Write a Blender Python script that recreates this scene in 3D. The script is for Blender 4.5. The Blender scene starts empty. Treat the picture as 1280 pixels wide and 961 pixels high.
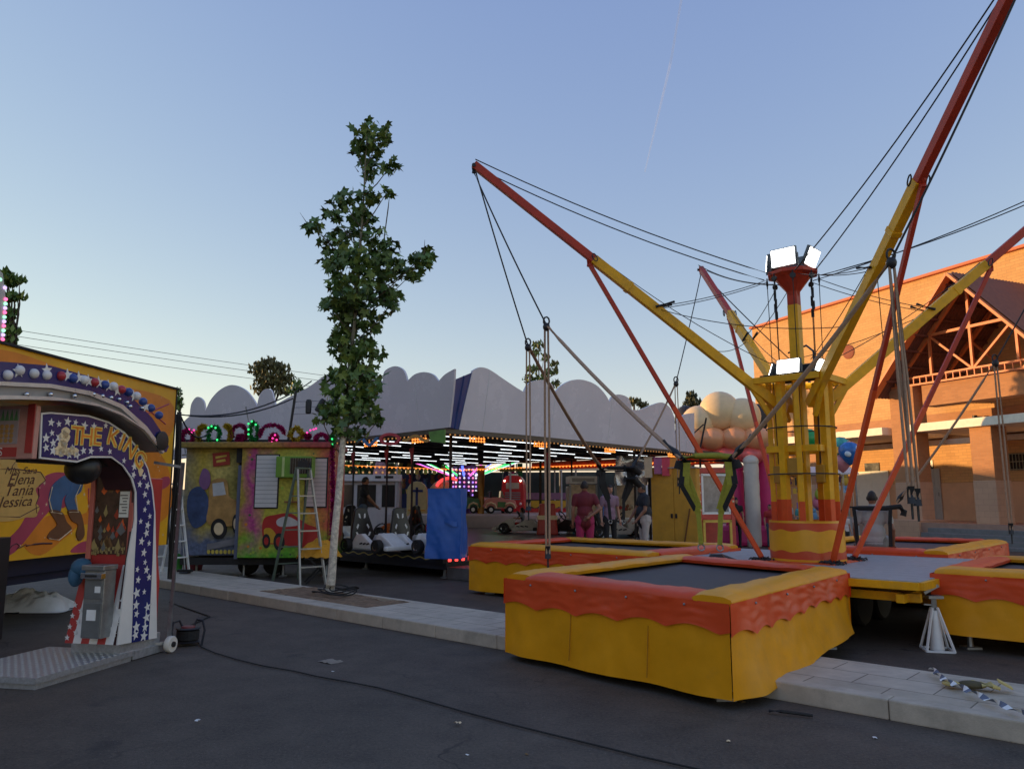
import bpy, bmesh, math, random
import numpy as np
from mathutils import Vector, Matrix, noise
R = math.radians
random.seed(11)
scene = bpy.context.scene
COL = scene.collection

# ------------------------------------------------------------ camera, sky, sun, exposure
FPX, PITCH, EYE = 960.0, math.atan(143.5 / 960.0), 1.6
cam_d = bpy.data.cameras.new("camera")
cam_d.sensor_width = 36.0
cam_d.lens = 27.0
cam_d.clip_start = 0.05
cam_d.clip_end = 3000
cam = bpy.data.objects.new("camera", cam_d)
COL.objects.link(cam)
cam.location = (0, 0, EYE)
cam.rotation_euler = (math.pi / 2 + PITCH, 0, 0)
scene.camera = cam

SUN_EL, SUN_AZ = R(4.0), R(-78)          # azimuth from +Y, clockwise from above
TO_SUN = Vector((math.sin(SUN_AZ) * math.cos(SUN_EL), math.cos(SUN_AZ) * math.cos(SUN_EL), math.sin(SUN_EL)))
world = bpy.data.worlds.new("World")
scene.world = world
world.use_nodes = True
wn, wl = world.node_tree.nodes, world.node_tree.links
wn.clear()
wo = wn.new("ShaderNodeOutputWorld")
wb = wn.new("ShaderNodeBackground")
sky = wn.new("ShaderNodeTexSky")
sky.sky_type = 'NISHITA'
sky.sun_disc = False
sky.sun_elevation = R(4.0)
sky.sun_rotation = SUN_AZ
sky.altitude = 600
sky.air_density = 1.0
sky.dust_density = 0.0
sky.ozone_density = 1.0
wb.inputs[1].default_value = 0.15
ssep, scom = wn.new("ShaderNodeSeparateColor"), wn.new("ShaderNodeCombineColor")
wl.new(sky.outputs[0], ssep.inputs[0])
for i_, (g_, k_) in enumerate(((0.75, 1.542), (0.67, 1.333), (0.30, 0.963))):      # softer contrast, as the phone's tone curve renders it
    pw, ml = wn.new("ShaderNodeMath"), wn.new("ShaderNodeMath")
    pw.operation, ml.operation = 'POWER', 'MULTIPLY'
    pw.inputs[1].default_value = g_
    ml.inputs[1].default_value = k_ * 0.15 ** (g_ - 1)
    wl.new(ssep.outputs[i_], pw.inputs[0])
    wl.new(pw.outputs[0], ml.inputs[0])
    wl.new(ml.outputs[0], scom.inputs[i_])
wl.new(scom.outputs[0], wb.inputs[0])
wl.new(wb.outputs[0], wo.inputs[0])

sun_d = bpy.data.lights.new("sun", 'SUN')
sun_d.energy = 5.0
sun_d.angle = R(0.5)
sun_d.color = (1.0, 0.62, 0.27)
sun = bpy.data.objects.new("sun", sun_d)
COL.objects.link(sun)
sun.rotation_euler = TO_SUN.to_track_quat('Z', 'Y').to_euler()
sun.location = (-30, 20, 30)

vs = scene.view_settings
vs.view_transform = 'Standard'
vs.look = 'None'
vs.gamma = 1
vs.use_curve_mapping = False
vs.exposure = 0.12
scene.cycles.max_bounces = 6

# ------------------------------------------------------------ helpers
CP, SP = math.cos(PITCH), math.sin(PITCH)
def ray(px, py):
    u, v = (px - 640) / FPX, (480.5 - py) / FPX
    return Vector((u, CP - v * SP, SP + v * CP))
def at(px, py, Y):
    r = ray(px, py)
    return Vector((0, 0, EYE)) + r * (Y / r.y)
def onz(px, py, z=0.0):
    r = ray(px, py)
    return Vector((0, 0, EYE)) + r * ((z - EYE) / r.z)
def onplane(px, py, O, N):
    r = ray(px, py)
    e = Vector((0, 0, EYE))
    return e + r * ((O - e).dot(N) / r.dot(N))
class Plane:                       # vertical plane: origin O, horizontal axis U, up Z
    def __init__(s, O, U, off=0.0):
        s.U = Vector((U[0], U[1], 0)).normalized()
        s.N = Vector((s.U.y, -s.U.x, 0))          # to the right of U
        s.O = Vector(O) + s.N * off
    def uv(s, px, py):
        p = onplane(px, py, s.O, s.N) - s.O
        return (p.dot(s.U), p.z)
    def poly(s, pts): return [s.uv(*q) for q in pts]

MATS = {}
def lin(c):
    return tuple((x / 12.92 if x <= 0.04045 else ((x + 0.055) / 1.055) ** 2.4) for x in c)
def mat(name, col, rough=0.55, metal=0.0, var=0.14, scale=5.0, bump=0.0, bscale=60.0, emit=0.0, dirt=0.0, spec=0.5):
    if name in MATS: return MATS[name]
    if not emit and metal < 0.5: col = tuple(min(0.86, c * k_) for c, k_ in zip(col, (1.34, 1.24, 1.12)))
    m = bpy.data.materials.new(name)
    m.use_nodes = True
    n, l = m.node_tree.nodes, m.node_tree.links
    b = n["Principled BSDF"]
    b.inputs["Roughness"].default_value = rough
    b.inputs["Metallic"].default_value = metal
    b.inputs["Specular IOR Level"].default_value = spec
    if emit:
        b.inputs["Base Color"].default_value = (*col, 1)
        b.inputs["Emission Color"].default_value = (*col, 1)
        b.inputs["Emission Strength"].default_value = emit
        MATS[name] = m
        return m
    tc = n.new("ShaderNodeTexCoord")
    nt = n.new("ShaderNodeTexNoise")
    nt.inputs["Scale"].default_value = scale
    nt.inputs["Detail"].default_value = 6
    nt.inputs["Roughness"].default_value = 0.65
    l.new(tc.outputs["Object"], nt.inputs["Vector"])
    rp = n.new("ShaderNodeValToRGB")
    rp.color_ramp.elements[0].position = 0.3
    rp.color_ramp.elements[1].position = 0.7
    lo = tuple(max(0, c * (1 - var)) for c in col)
    hi = tuple(min(1, c * (1 + var)) for c in col)
    rp.color_ramp.elements[0].color = (*lo, 1)
    rp.color_ramp.elements[1].color = (*hi, 1)
    l.new(nt.outputs["Fac"], rp.inputs["Fac"])
    out = rp.outputs["Color"]
    if dirt:
        n2 = n.new("ShaderNodeTexNoise")
        n2.inputs["Scale"].default_value = scale * 0.37
        n2.inputs["Detail"].default_value = 9
        n2.inputs["Roughness"].default_value = 0.75
        l.new(tc.outputs["Object"], n2.inputs["Vector"])
        mr = n.new("ShaderNodeMapRange")
        mr.inputs["From Min"].default_value = 0.52
        mr.inputs["From Max"].default_value = 0.72
        mr.inputs["To Max"].default_value = dirt
        l.new(n2.outputs["Fac"], mr.inputs["Value"])
        mx = n.new("ShaderNodeMix")
        mx.data_type = 'RGBA'
        l.new(mr.outputs[0], mx.inputs[0])
        l.new(out, mx.inputs[6])
        g = sum(col) / 3 * 0.35
        mx.inputs[7].default_value = (g * 1.1, g * 0.95, g * 0.75, 1)
        out = mx.outputs[2]
    l.new(out, b.inputs["Base Color"])
    rr = n.new("ShaderNodeMapRange")
    rr.inputs["To Min"].default_value = max(0.03, rough - 0.1)
    rr.inputs["To Max"].default_value = min(1, rough + 0.1)
    l.new(nt.outputs["Fac"], rr.inputs["Value"])
    l.new(rr.outputs[0], b.inputs["Roughness"])
    if bump:
        n3 = n.new("ShaderNodeTexNoise")
        n3.inputs["Scale"].default_value = bscale
        n3.inputs["Detail"].default_value = 5
        l.new(tc.outputs["Object"], n3.inputs["Vector"])
        bp = n.new("ShaderNodeBump")
        bp.inputs["Strength"].default_value = bump
        bp.inputs["Distance"].default_value = 0.01
        l.new(n3.outputs["Fac"], bp.inputs["Height"])
        l.new(bp.outputs[0], b.inputs["Normal"])
    MATS[name] = m
    return m

def basis(d, up=Vector((0, 0, 1))):
    d = d.normalized()
    if abs(d.dot(up)) > 0.98: up = Vector((0, 1, 0))
    s = d.cross(up).normalized()
    return d, s, s.cross(d).normalized()

_TXT = {}
def text_geo(txt, shear=0.0):
    k = (txt, shear)
    if k in _TXT: return _TXT[k]
    c = bpy.data.curves.new("lettering_curve", 'FONT')
    c.body = txt
    c.size = 1.0
    c.shear = shear
    c.resolution_u = 3
    c.align_x = 'CENTER'
    o = bpy.data.objects.new("lettering_curve", c)
    COL.objects.link(o)
    bpy.context.view_layer.update()
    me = o.evaluated_get(bpy.context.evaluated_depsgraph_get()).to_mesh()
    vs_ = [v.co.copy() for v in me.vertices]
    fs = [tuple(p.vertices) for p in me.polygons]
    bpy.data.objects.remove(o)
    bpy.data.curves.remove(c)
    _TXT[k] = (vs_, fs)
    return _TXT[k]

class MB:
    def __init__(s): s.v, s.f, s.m = [], [], []
    def add(s, vs_, fs, mi=0):
        b = len(s.v)
        s.v += [Vector(v) for v in vs_]
        s.f += [tuple(i + b for i in f) for f in fs]
        s.m += [mi] * len(fs)
        return s
    def box(s, c, size, rz=0.0, mi=0, M=None):
        c = Vector(c)
        hx, hy, hz = size[0] / 2, size[1] / 2, size[2] / 2
        M = M or Matrix.Rotation(rz, 3, 'Z')
        vs_ = [c + M @ Vector((x, y, z)) for x in (-hx, hx) for y in (-hy, hy) for z in (-hz, hz)]
        return s.add(vs_, [(0, 1, 3, 2), (4, 6, 7, 5), (0, 4, 5, 1), (2, 3, 7, 6), (0, 2, 6, 4), (1, 5, 7, 3)], mi)
    def bar(s, p, q, w, h=None, mi=0, up=Vector((0, 0, 1)), w2=None, h2=None):
        p, q = Vector(p), Vector(q)
        h = h or w
        w2 = w2 or w
        h2 = h2 or h
        d, a, b = basis(q - p, up)
        vs_ = []
        for c, ww, hh in ((p, w, h), (q, w2, h2)):
            vs_ += [c + a * (x * ww / 2) + b * (y * hh / 2) for x, y in ((-1, -1), (1, -1), (1, 1), (-1, 1))]
        return s.add(vs_, [(0, 3, 2, 1), (4, 5, 6, 7), (0, 1, 5, 4), (1, 2, 6, 5), (2, 3, 7, 6), (3, 0, 4, 7)], mi)
    def tube(s, pts, r, seg=8, mi=0, closed=False):
        pts = [Vector(p) for p in pts]
        n = len(pts)
        rs = r if isinstance(r, (list, tuple)) else [r] * n
        vs_, fs = [], []
        pa = None
        for i, p in enumerate(pts):
            if closed: t = pts[(i + 1) % n] - pts[i - 1]
            else: t = pts[min(i + 1, n - 1)] - pts[max(i - 1, 0)]
            t = t.normalized() if t.length > 1e-9 else Vector((0, 0, 1))
            if pa is None: _, a, b = basis(t)
            else:
                a = (pa - t * pa.dot(t))
                a = a.normalized() if a.length > 1e-6 else basis(t)[1]
                b = t.cross(a)
            pa = a
            vs_ += [p + (a * math.cos(2 * math.pi * k / seg) + b * math.sin(2 * math.pi * k / seg)) * rs[i] for k in range(seg)]
        rng = n if closed else n - 1
        for i in range(rng):
            j = (i + 1) % n
            for k in range(seg):
                k2 = (k + 1) % seg
                fs.append((i * seg + k, i * seg + k2, j * seg + k2, j * seg + k))
        if not closed:
            fs.append(tuple(range(seg - 1, -1, -1)))
            fs.append(tuple((n - 1) * seg + k for k in range(seg)))
        return s.add(vs_, fs, mi)
    def lathe(s, prof, c=(0, 0, 0), seg=20, mi=0, M=None):
        c = Vector(c)
        M = M or Matrix.Identity(3)
        vs_, fs = [], []
        for r_, z in prof:
            vs_ += [c + M @ Vector((r_ * math.cos(2 * math.pi * k / seg), r_ * math.sin(2 * math.pi * k / seg), z)) for k in range(seg)]
        for i in range(len(prof) - 1):
            for k in range(seg):
                k2 = (k + 1) % seg
                fs.append((i * seg + k, i * seg + k2, (i + 1) * seg + k2, (i + 1) * seg + k))
        fs.append(tuple(range(seg - 1, -1, -1)))
        fs.append(tuple((len(prof) - 1) * seg + k for k in range(seg)))
        return s.add(vs_, fs, mi)
    def ell(s, c, r, seg=14, rings=8, mi=0, M=None):
        c = Vector(c)
        M = M or Matrix.Identity(3)
        if not isinstance(r, (tuple, list)): r = (r, r, r)
        vs_ = [c + M @ Vector((0, 0, -r[2]))]
        for i in range(1, rings):
            ph = -math.pi / 2 + math.pi * i / rings
            for k in range(seg):
                th = 2 * math.pi * k / seg
                vs_.append(c + M @ Vector((r[0] * math.cos(ph) * math.cos(th), r[1] * math.cos(ph) * math.sin(th), r[2] * math.sin(ph))))
        vs_.append(c + M @ Vector((0, 0, r[2])))
        fs = [(0, 1 + (k + 1) % seg, 1 + k) for k in range(seg)]
        for i in range(rings - 2):
            for k in range(seg):
                k2 = (k + 1) % seg
                a = 1 + i * seg
                fs.append((a + k, a + k2, a + seg + k2, a + seg + k))
        a = 1 + (rings - 2) * seg
        fs += [(a + k, a + (k + 1) % seg, len(vs_) - 1) for k in range(seg)]
        return s.add(vs_, fs, mi)
    def prism(s, poly, O, U, V, t, mi=0, side=None):
        """polygon in the plane (U,V) at O, extruded by t along U x V (front at +t)"""
        O, U, V = Vector(O), Vector(U), Vector(V)
        N = U.cross(V).normalized()
        n = len(poly)
        A = [O + U * x + V * y for x, y in poly]
        ar = sum(poly[i][0] * poly[(i + 1) % n][1] - poly[(i + 1) % n][0] * poly[i][1] for i in range(n))
        if ar < 0: A = A[::-1]
        B = [p + N * t for p in A]
        side = mi if side is None else side
        s.add(A + B, [tuple(range(n - 1, -1, -1)), tuple(range(n, 2 * n))], mi)
        b = len(s.v) - 2 * n
        s.f += [(b + i, b + (i + 1) % n, b + n + (i + 1) % n, b + n + i) for i in range(n)]
        s.m += [side] * n
        return s
    def star(s, cx, cy, r, O, U, V, t, mi=0, rot=0.0, k=0.42):
        pts = []
        for i in range(10):
            a = math.pi / 2 + rot + i * math.pi / 5
            rr = r if i % 2 == 0 else r * k
            pts.append((cx + rr * math.cos(a), cy + rr * math.sin(a)))
        return s.prism(pts, O, U, V, t, mi)
    def text(s, txt, cx, cy, size, O, U, V, lift=0.003, mi=0, rot=0.0, shear=0.0, sx=1.0):
        vs_, fs = text_geo(txt, shear)
        O, U, V = Vector(O), Vector(U), Vector(V)
        N = U.cross(V).normalized()
        ca, sa = math.cos(rot), math.sin(rot)
        out = []
        for v in vs_:
            x, y = v.x * size * sx, v.y * size
            out.append(O + U * (cx + x * ca - y * sa) + V * (cy + x * sa + y * ca) + N * lift)
        return s.add(out, fs, mi)
    def grid(s, fn, nu, nv, mi=0):
        vs_ = [fn(i / nu, j / nv) for j in range(nv + 1) for i in range(nu + 1)]
        fs = [(j * (nu + 1) + i, j * (nu + 1) + i + 1, (j + 1) * (nu + 1) + i + 1, (j + 1) * (nu + 1) + i) for j in range(nv) for i in range(nu)]
        return s.add(vs_, fs, mi)
    def merge(s, o, M=None):
        M = M or Matrix.Identity(4)
        b = len(s.v)
        s.v += [M @ v for v in o.v]
        s.f += [tuple(i + b for i in f) for f in o.f]
        s.m += o.m
        return s
    def build(s, name, mats, parent=None, world=False, smooth=False, bevel=0.0, org=None, angle=38):
        me = bpy.data.meshes.new(name)
        V_ = s.v
        if parent is not None and world:
            Mi = root_matrix(parent).inverted()
            V_ = [Mi @ v for v in V_]
        if org is not None:
            V_ = [v - Vector(org) for v in V_]
        me.from_pydata([tuple(v) for v in V_], [], s.f)
        if not isinstance(mats, (list, tuple)): mats = [mats]
        for m_ in mats: me.materials.append(m_)
        me.polygons.foreach_set("material_index", s.m)
        if smooth:
            me.polygons.foreach_set("use_smooth", [True] * len(me.polygons))
            me.set_sharp_from_angle(angle=R(angle))
        me.update()
        o = bpy.data.objects.new(name, me)
        COL.objects.link(o)
        if parent is not None: o.parent = parent
        if org is not None: o.location = org
        if bevel:
            md = o.modifiers.new("bevel", 'BEVEL')
            md.width = bevel
            md.segments = 2
            md.limit_method = 'ANGLE'
            md.angle_limit = R(40)
        return o

def root_matrix(o):
    M = Matrix.Translation(o.location) @ o.rotation_euler.to_matrix().to_4x4() @ Matrix.Diagonal((*o.scale, 1))
    if o.parent is not None: M = root_matrix(o.parent) @ M
    return M
def tag(o, label, cat, group=None, kind=None):
    if label: o["label"] = label
    if cat: o["category"] = cat
    if group: o["group"] = group
    if kind: o["kind"] = kind
    return o
def thing(name, label, cat, loc=(0, 0, 0), rz=0.0, group=None):
    o = bpy.data.objects.new(name, None)
    o.empty_display_size = 0.2
    COL.objects.link(o)
    o.location = loc
    o.rotation_euler = (0, 0, rz)
    return tag(o, label, cat, group)
def dup(root, loc, rz, label=None, swap=None, name=None):
    """copy of a thing with its parts and sub-parts; swap = {material: material}"""
    def cp(o, par):
        c = o.copy()
        COL.objects.link(c)
        if par is not None: c.parent = par
        if swap and c.type == 'MESH' and any(m_ in swap for m_ in o.data.materials):
            c.data = o.data.copy()
            for i, m_ in enumerate(o.data.materials):
                if m_ in swap: c.data.materials[i] = swap[m_]
        for ch in list(o.children): cp(ch, c)
        return c
    r_ = cp(root, None)
    r_.location = loc
    r_.rotation_euler = (0, 0, rz)
    if label: r_["label"] = label
    return r_
def structure(o, kind="structure"):
    o["kind"] = kind
    return o
X3, Y3, Z3 = Vector((1, 0, 0)), Vector((0, 1, 0)), Vector((0, 0, 1))
def nz(p, sc=1.0): return noise.noise(Vector(p) * sc)
def sag(p, q, drop, n=12):
    p, q = Vector(p), Vector(q)
    return [p.lerp(q, i / n) - Z3 * (drop * 4 * (i / n) * (1 - i / n)) for i in range(n + 1)]

# ------------------------------------------------------------ palette
YEL = mat("yellow vinyl", (0.62, 0.28, 0.004), 0.42, var=0.10, scale=2.2, bump=0.5, bscale=5, dirt=0.28, spec=0.35)
RED = mat("orange red vinyl", (0.56, 0.062, 0.014), 0.42, var=0.10, scale=2.2, bump=0.5, bscale=5, dirt=0.22, spec=0.35)
YPAINT = mat("yellow paint", (0.62, 0.33, 0.006), 0.45, var=0.14, scale=7, dirt=0.3, spec=.35)
RPAINT = mat("red paint", (0.36, 0.034, 0.014), 0.45, var=0.15, scale=7, dirt=0.25, spec=.35)
OPAINT = mat("orange red paint", (0.55, 0.07, 0.014), 0.45, var=0.12, scale=7, dirt=0.2, spec=.35)
ALU = mat("aluminium sheet", (0.26, 0.28, 0.31), 0.6, metal=0.0, var=0.15, scale=9, dirt=0.3, bump=0.1, bscale=150)
STEEL = mat("galvanised steel", (0.34, 0.35, 0.36), 0.45, metal=0.8, var=0.2, scale=15, dirt=0.3)
CHROME = mat("bright chrome", (0.7, 0.7, 0.72), 0.14, metal=1.0, var=0.08)
BLACK = mat("black paint", (0.012, 0.012, 0.014), 0.5, var=0.3)
RUBBER = mat("black rubber", (0.015, 0.015, 0.015), 0.75, var=0.3, scale=20)
DARK = mat("dark undercarriage", (0.02, 0.02, 0.022), 0.8, var=0.4)
WIRE = mat("black wire", (0.012, 0.012, 0.014), 0.6, var=0.1)
WEB = mat("black webbing", (0.012, 0.012, 0.013), 0.85, var=0.3, scale=30)
WHITE = mat("white paint", (0.72, 0.73, 0.74), 0.4, var=0.07, dirt=0.2)
CORD = mat("bungee cord", (0.30, 0.21, 0.15), 0.8, var=0.2, scale=30)
BED = mat("trampoline mesh", (0.035, 0.036, 0.042), 0.6, var=0.15, scale=3, bump=0.15, bscale=300)
NAVY = mat("navy blue paint", (0.018, 0.03, 0.12), 0.4, var=0.15)
FLOOD = mat("lit flood lamp", (1.0, 0.97, 0.92), emit=9)
GLASS = mat("dark glass", (0.02, 0.022, 0.025), 0.08, var=0.1)
# ------------------------------------------------------------ ground, pavement
DV, NV = Vector((0.734, -0.679, 0)), Vector((0.679, 0.734, 0))     # along / away from the kerb line
SRZ = math.atan2(-0.679, 0.734)
K0 = NV * 6.24
def asphalt():
    m = bpy.data.materials.new("asphalt")
    m.use_nodes = True
    n, l = m.node_tree.nodes, m.node_tree.links
    b = n["Principled BSDF"]
    tc = n.new("ShaderNodeTexCoord")
    def noi(sc, det=6, ro=0.6):
        t = n.new("ShaderNodeTexNoise")
        t.inputs["Scale"].default_value = sc
        t.inputs["Detail"].default_value = det
        t.inputs["Roughness"].default_value = ro
        l.new(tc.outputs["Object"], t.inputs["Vector"])
        return t
    big, mid, fine = noi(0.35, 8, 0.7), noi(2.3, 8, 0.7), noi(90, 3, 0.6)
    vor = n.new("ShaderNodeTexVoronoi")
    vor.inputs["Scale"].default_value = 130
    l.new(tc.outputs["Object"], vor.inputs["Vector"])
    def mixf(a, bb, f):
        mx = n.new("ShaderNodeMix")
        mx.inputs[0].default_value = f
        l.new(a, mx.inputs[2]); l.new(bb, mx.inputs[3])
        return mx.outputs[0]
    gr = noi(38, 2, 0.5)
    s1 = mixf(big.outputs["Fac"], mid.outputs["Fac"], 0.5)
    s2 = mixf(s1, gr.outputs["Fac"], 0.30)
    s3 = mixf(s2, fine.outputs["Fac"], 0.25)
    rp = n.new("ShaderNodeValToRGB")
    e = rp.color_ramp.elements
    e[0].position, e[0].color = 0.37, (0.037, 0.030, 0.0235, 1)
    e[1].position, e[1].color = 0.60, (0.140, 0.110, 0.084, 1)
    l.new(s3, rp.inputs["Fac"])
    # pale dusty patches
    du = noi(0.9, 10, 0.75)
    mr = n.new("ShaderNodeMapRange")
    mr.inputs["From Min"].default_value, mr.inputs["From Max"].default_value = 0.62, 0.8
    mr.inputs["To Max"].default_value = 0.55
    l.new(du.outputs["Fac"], mr.inputs["Value"])
    mx = n.new("ShaderNodeMix"); mx.data_type = 'RGBA'
    l.new(mr.outputs[0], mx.inputs[0]); l.new(rp.outputs["Color"], mx.inputs[6])
    mx.inputs[7].default_value = (0.19, 0.165, 0.13, 1)
    # dark oil stains and small pale flecks of aggregate
    st = noi(1.6, 4, 0.5)
    ms = n.new("ShaderNodeMapRange")
    ms.inputs["From Min"].default_value, ms.inputs["From Max"].default_value = 0.64, 0.72
    ms.inputs["To Max"].default_value = 0.6
    l.new(st.outputs["Fac"], ms.inputs["Value"])
    m3 = n.new("ShaderNodeMix"); m3.data_type = 'RGBA'
    l.new(ms.outputs[0], m3.inputs[0]); l.new(mx.outputs[2], m3.inputs[6]); m3.inputs[7].default_value = (0.034, 0.031, 0.029, 1)
    fv = n.new("ShaderNodeTexVoronoi"); fv.inputs["Scale"].default_value = 22
    l.new(tc.outputs["Object"], fv.inputs["Vector"])
    fl = n.new("ShaderNodeMapRange")
    fl.inputs["From Min"].default_value, fl.inputs["From Max"].default_value = 0.13, 0.07
    fl.inputs["To Max"].default_value = 0.55
    l.new(fv.outputs["Distance"], fl.inputs["Value"])
    m4 = n.new("ShaderNodeMix"); m4.data_type = 'RGBA'
    l.new(fl.outputs[0], m4.inputs[0]); l.new(m3.outputs[2], m4.inputs[6]); m4.inputs[7].default_value = (0.22, 0.20, 0.18, 1)
    # hairline cracks
    wa = noi(1.3, 3, 0.6)
    va = n.new("ShaderNodeVectorMath"); va.operation = 'MULTIPLY_ADD'
    l.new(wa.outputs["Color"], va.inputs[0]); va.inputs[1].default_value = (0.9, 0.9, 0.9); l.new(tc.outputs["Object"], va.inputs[2])
    cv = n.new("ShaderNodeTexVoronoi"); cv.feature = 'DISTANCE_TO_EDGE'; cv.inputs["Scale"].default_value = 0.42
    l.new(va.outputs[0], cv.inputs["Vector"])
    cm = n.new("ShaderNodeMapRange"); cm.inputs["From Min"].default_value, cm.inputs["From Max"].default_value = 0.007, 0.002
    cm.inputs["To Max"].default_value = 0.75
    l.new(cv.outputs["Distance"], cm.inputs["Value"])
    mk = n.new("ShaderNodeMath"); mk.operation = 'MULTIPLY'
    cmask = n.new("ShaderNodeMapRange"); cmask.inputs["From Min"].default_value, cmask.inputs["From Max"].default_value = 0.45, 0.6
    l.new(big.outputs["Fac"], cmask.inputs["Value"])
    l.new(cm.outputs[0], mk.inputs[0]); l.new(cmask.outputs[0], mk.inputs[1])
    m5 = n.new("ShaderNodeMix"); m5.data_type = 'RGBA'
    l.new(mk.outputs[0], m5.inputs[0]); l.new(m4.outputs[2], m5.inputs[6]); m5.inputs[7].default_value = (0.02, 0.018, 0.016, 1)
    l.new(m5.outputs[2], b.inputs["Base Color"])
    b.inputs["Roughness"].default_value = 0.72
    b.inputs["Specular IOR Level"].default_value = 0.35
    bp = n.new("ShaderNodeBump")
    bp.inputs["Strength"].default_value = 0.55
    bp.inputs["Distance"].default_value = 0.008
    l.new(mixf(fine.outputs["Fac"], vor.outputs["Distance"], 0.5), bp.inputs["Height"])
    l.new(bp.outputs[0], b.inputs["Normal"])
    return m
ASPH = asphalt()
g = MB()
g.add([(-900, -900, 0), (900, -900, 0), (900, 900, 0), (-900, 900, 0)], [(0, 1, 2, 3)])
structure(g.build("road", ASPH))

def concrete(name, col, brick=None):
    m = mat(name, col, 0.8, var=0.16, scale=4, bump=0.3, bscale=90, dirt=0.45)
    if brick:
        n, l = m.node_tree.nodes, m.node_tree.links
        b = n["Principled BSDF"]
        src = b.inputs["Base Color"].links[0].from_socket
        tc = [x for x in n if x.type == 'TEX_COORD'][0]
        bt = n.new("ShaderNodeTexBrick")
        bt.inputs["Scale"].default_value = 1.0
        bt.inputs["Brick Width"].default_value = brick[0]
        bt.inputs["Row Height"].default_value = brick[1]
        bt.inputs["Mortar Size"].default_value = 0.006
        bt.inputs["Color1"].default_value = (1, 1, 1, 1)
        bt.inputs["Color2"].default_value = (0.86, 0.86, 0.84, 1)
        bt.inputs["Mortar"].default_value = (0.35, 0.34, 0.32, 1)
        l.new(tc.outputs["Object"], bt.inputs["Vector"])
        mx = n.new("ShaderNodeMix"); mx.data_type = 'RGBA'; mx.blend_type = 'MULTIPLY'
        mx.inputs[0].default_value = 1
        l.new(src, mx.inputs[6]); l.new(bt.outputs["Color"], mx.inputs[7])
        l.new(mx.outputs[2], b.inputs["Base Color"])
    return m
KERB = concrete("kerb concrete", (0.385, 0.36, 0.31))
PAVE = concrete("paving slabs", (0.415, 0.385, 0.33), (0.6, 0.4))
PIT = (-11.75, -8.75)
TREE_S = None
kerb = thing("kerb_dummy", "x", "x") if False else None
k = MB()
sx = -46.0
while sx < 14:
    ln = 1.0
    k.box((sx + ln / 2, 0.075 + random.uniform(-.003, .003), 0.07), (ln - 0.006, 0.15, 0.15), random.uniform(-.003, .003))
    k.box((sx + ln / 2, 1.21, 0.07), (ln - 0.006, 0.08, 0.146))
    sx += ln
for a in PIT: k.box((a, 0.66, 0.07), (0.06, 1.0, 0.147))
o = k.build("kerb", KERB, bevel=0.012)
o.location = K0; o.rotation_euler = (0, 0, SRZ); structure(o)
p = MB()
for a, b_ in ((-46, PIT[0]), (PIT[1], 14)):
    p.box(((a + b_) / 2, 0.66, 0.065), (b_ - a, 1.02, 0.148))
p.box(((PIT[0] + PIT[1]) / 2, 0.245, 0.065), (PIT[1] - PIT[0], 0.19, 0.1475))
o = p.build("pavement", PAVE)
o.location = K0; o.rotation_euler = (0, 0, SRZ); structure(o)
SOIL = mat("dry soil", (0.17, 0.115, 0.07), 0.95, var=0.45, scale=9, bump=0.9, bscale=25)
so = MB()
def soil_fn(u, v):
    x, y = PIT[0] + (PIT[1] - PIT[0]) * u, 0.34 + 0.83 * v
    return Vector((x, y, 0.125 + 0.05 * nz((x * 2.2, y * 2.2, 1)) + 0.02 * nz((x * 9, y * 9, 4))))
so.grid(soil_fn, 60, 18)
o = so.build("soil", SOIL, smooth=True)
o.location = K0; o.rotation_euler = (0, 0, SRZ); structure(o)
def street(s_, n_, z=0.0): return K0 + DV * s_ + NV * n_ + Z3 * z
# far rise of land on the horizon so the road sheet does not end in a hard line
land = MB()
for (cx, cy, rx, h) in ((-60, 330, 300, 9), (160, 420, 340, 12), (-320, 260, 240, 9)):
    def lf(u, v, cx=cx, cy=cy, rx=rx, h=h):
        x = (u - 0.5) * 2
        return Vector((cx + x * rx, cy + v * 60, h * (1 - x * x) * math.sin(v * math.pi / 2) * (0.8 + 0.4 * nz((x * 5, v, cx)))))
    land.grid(lf, 40, 4)
structure(land.build("hills", mat("distant scrub", (0.06, 0.065, 0.035), 0.95, var=0.4, scale=0.2), smooth=True))
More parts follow.
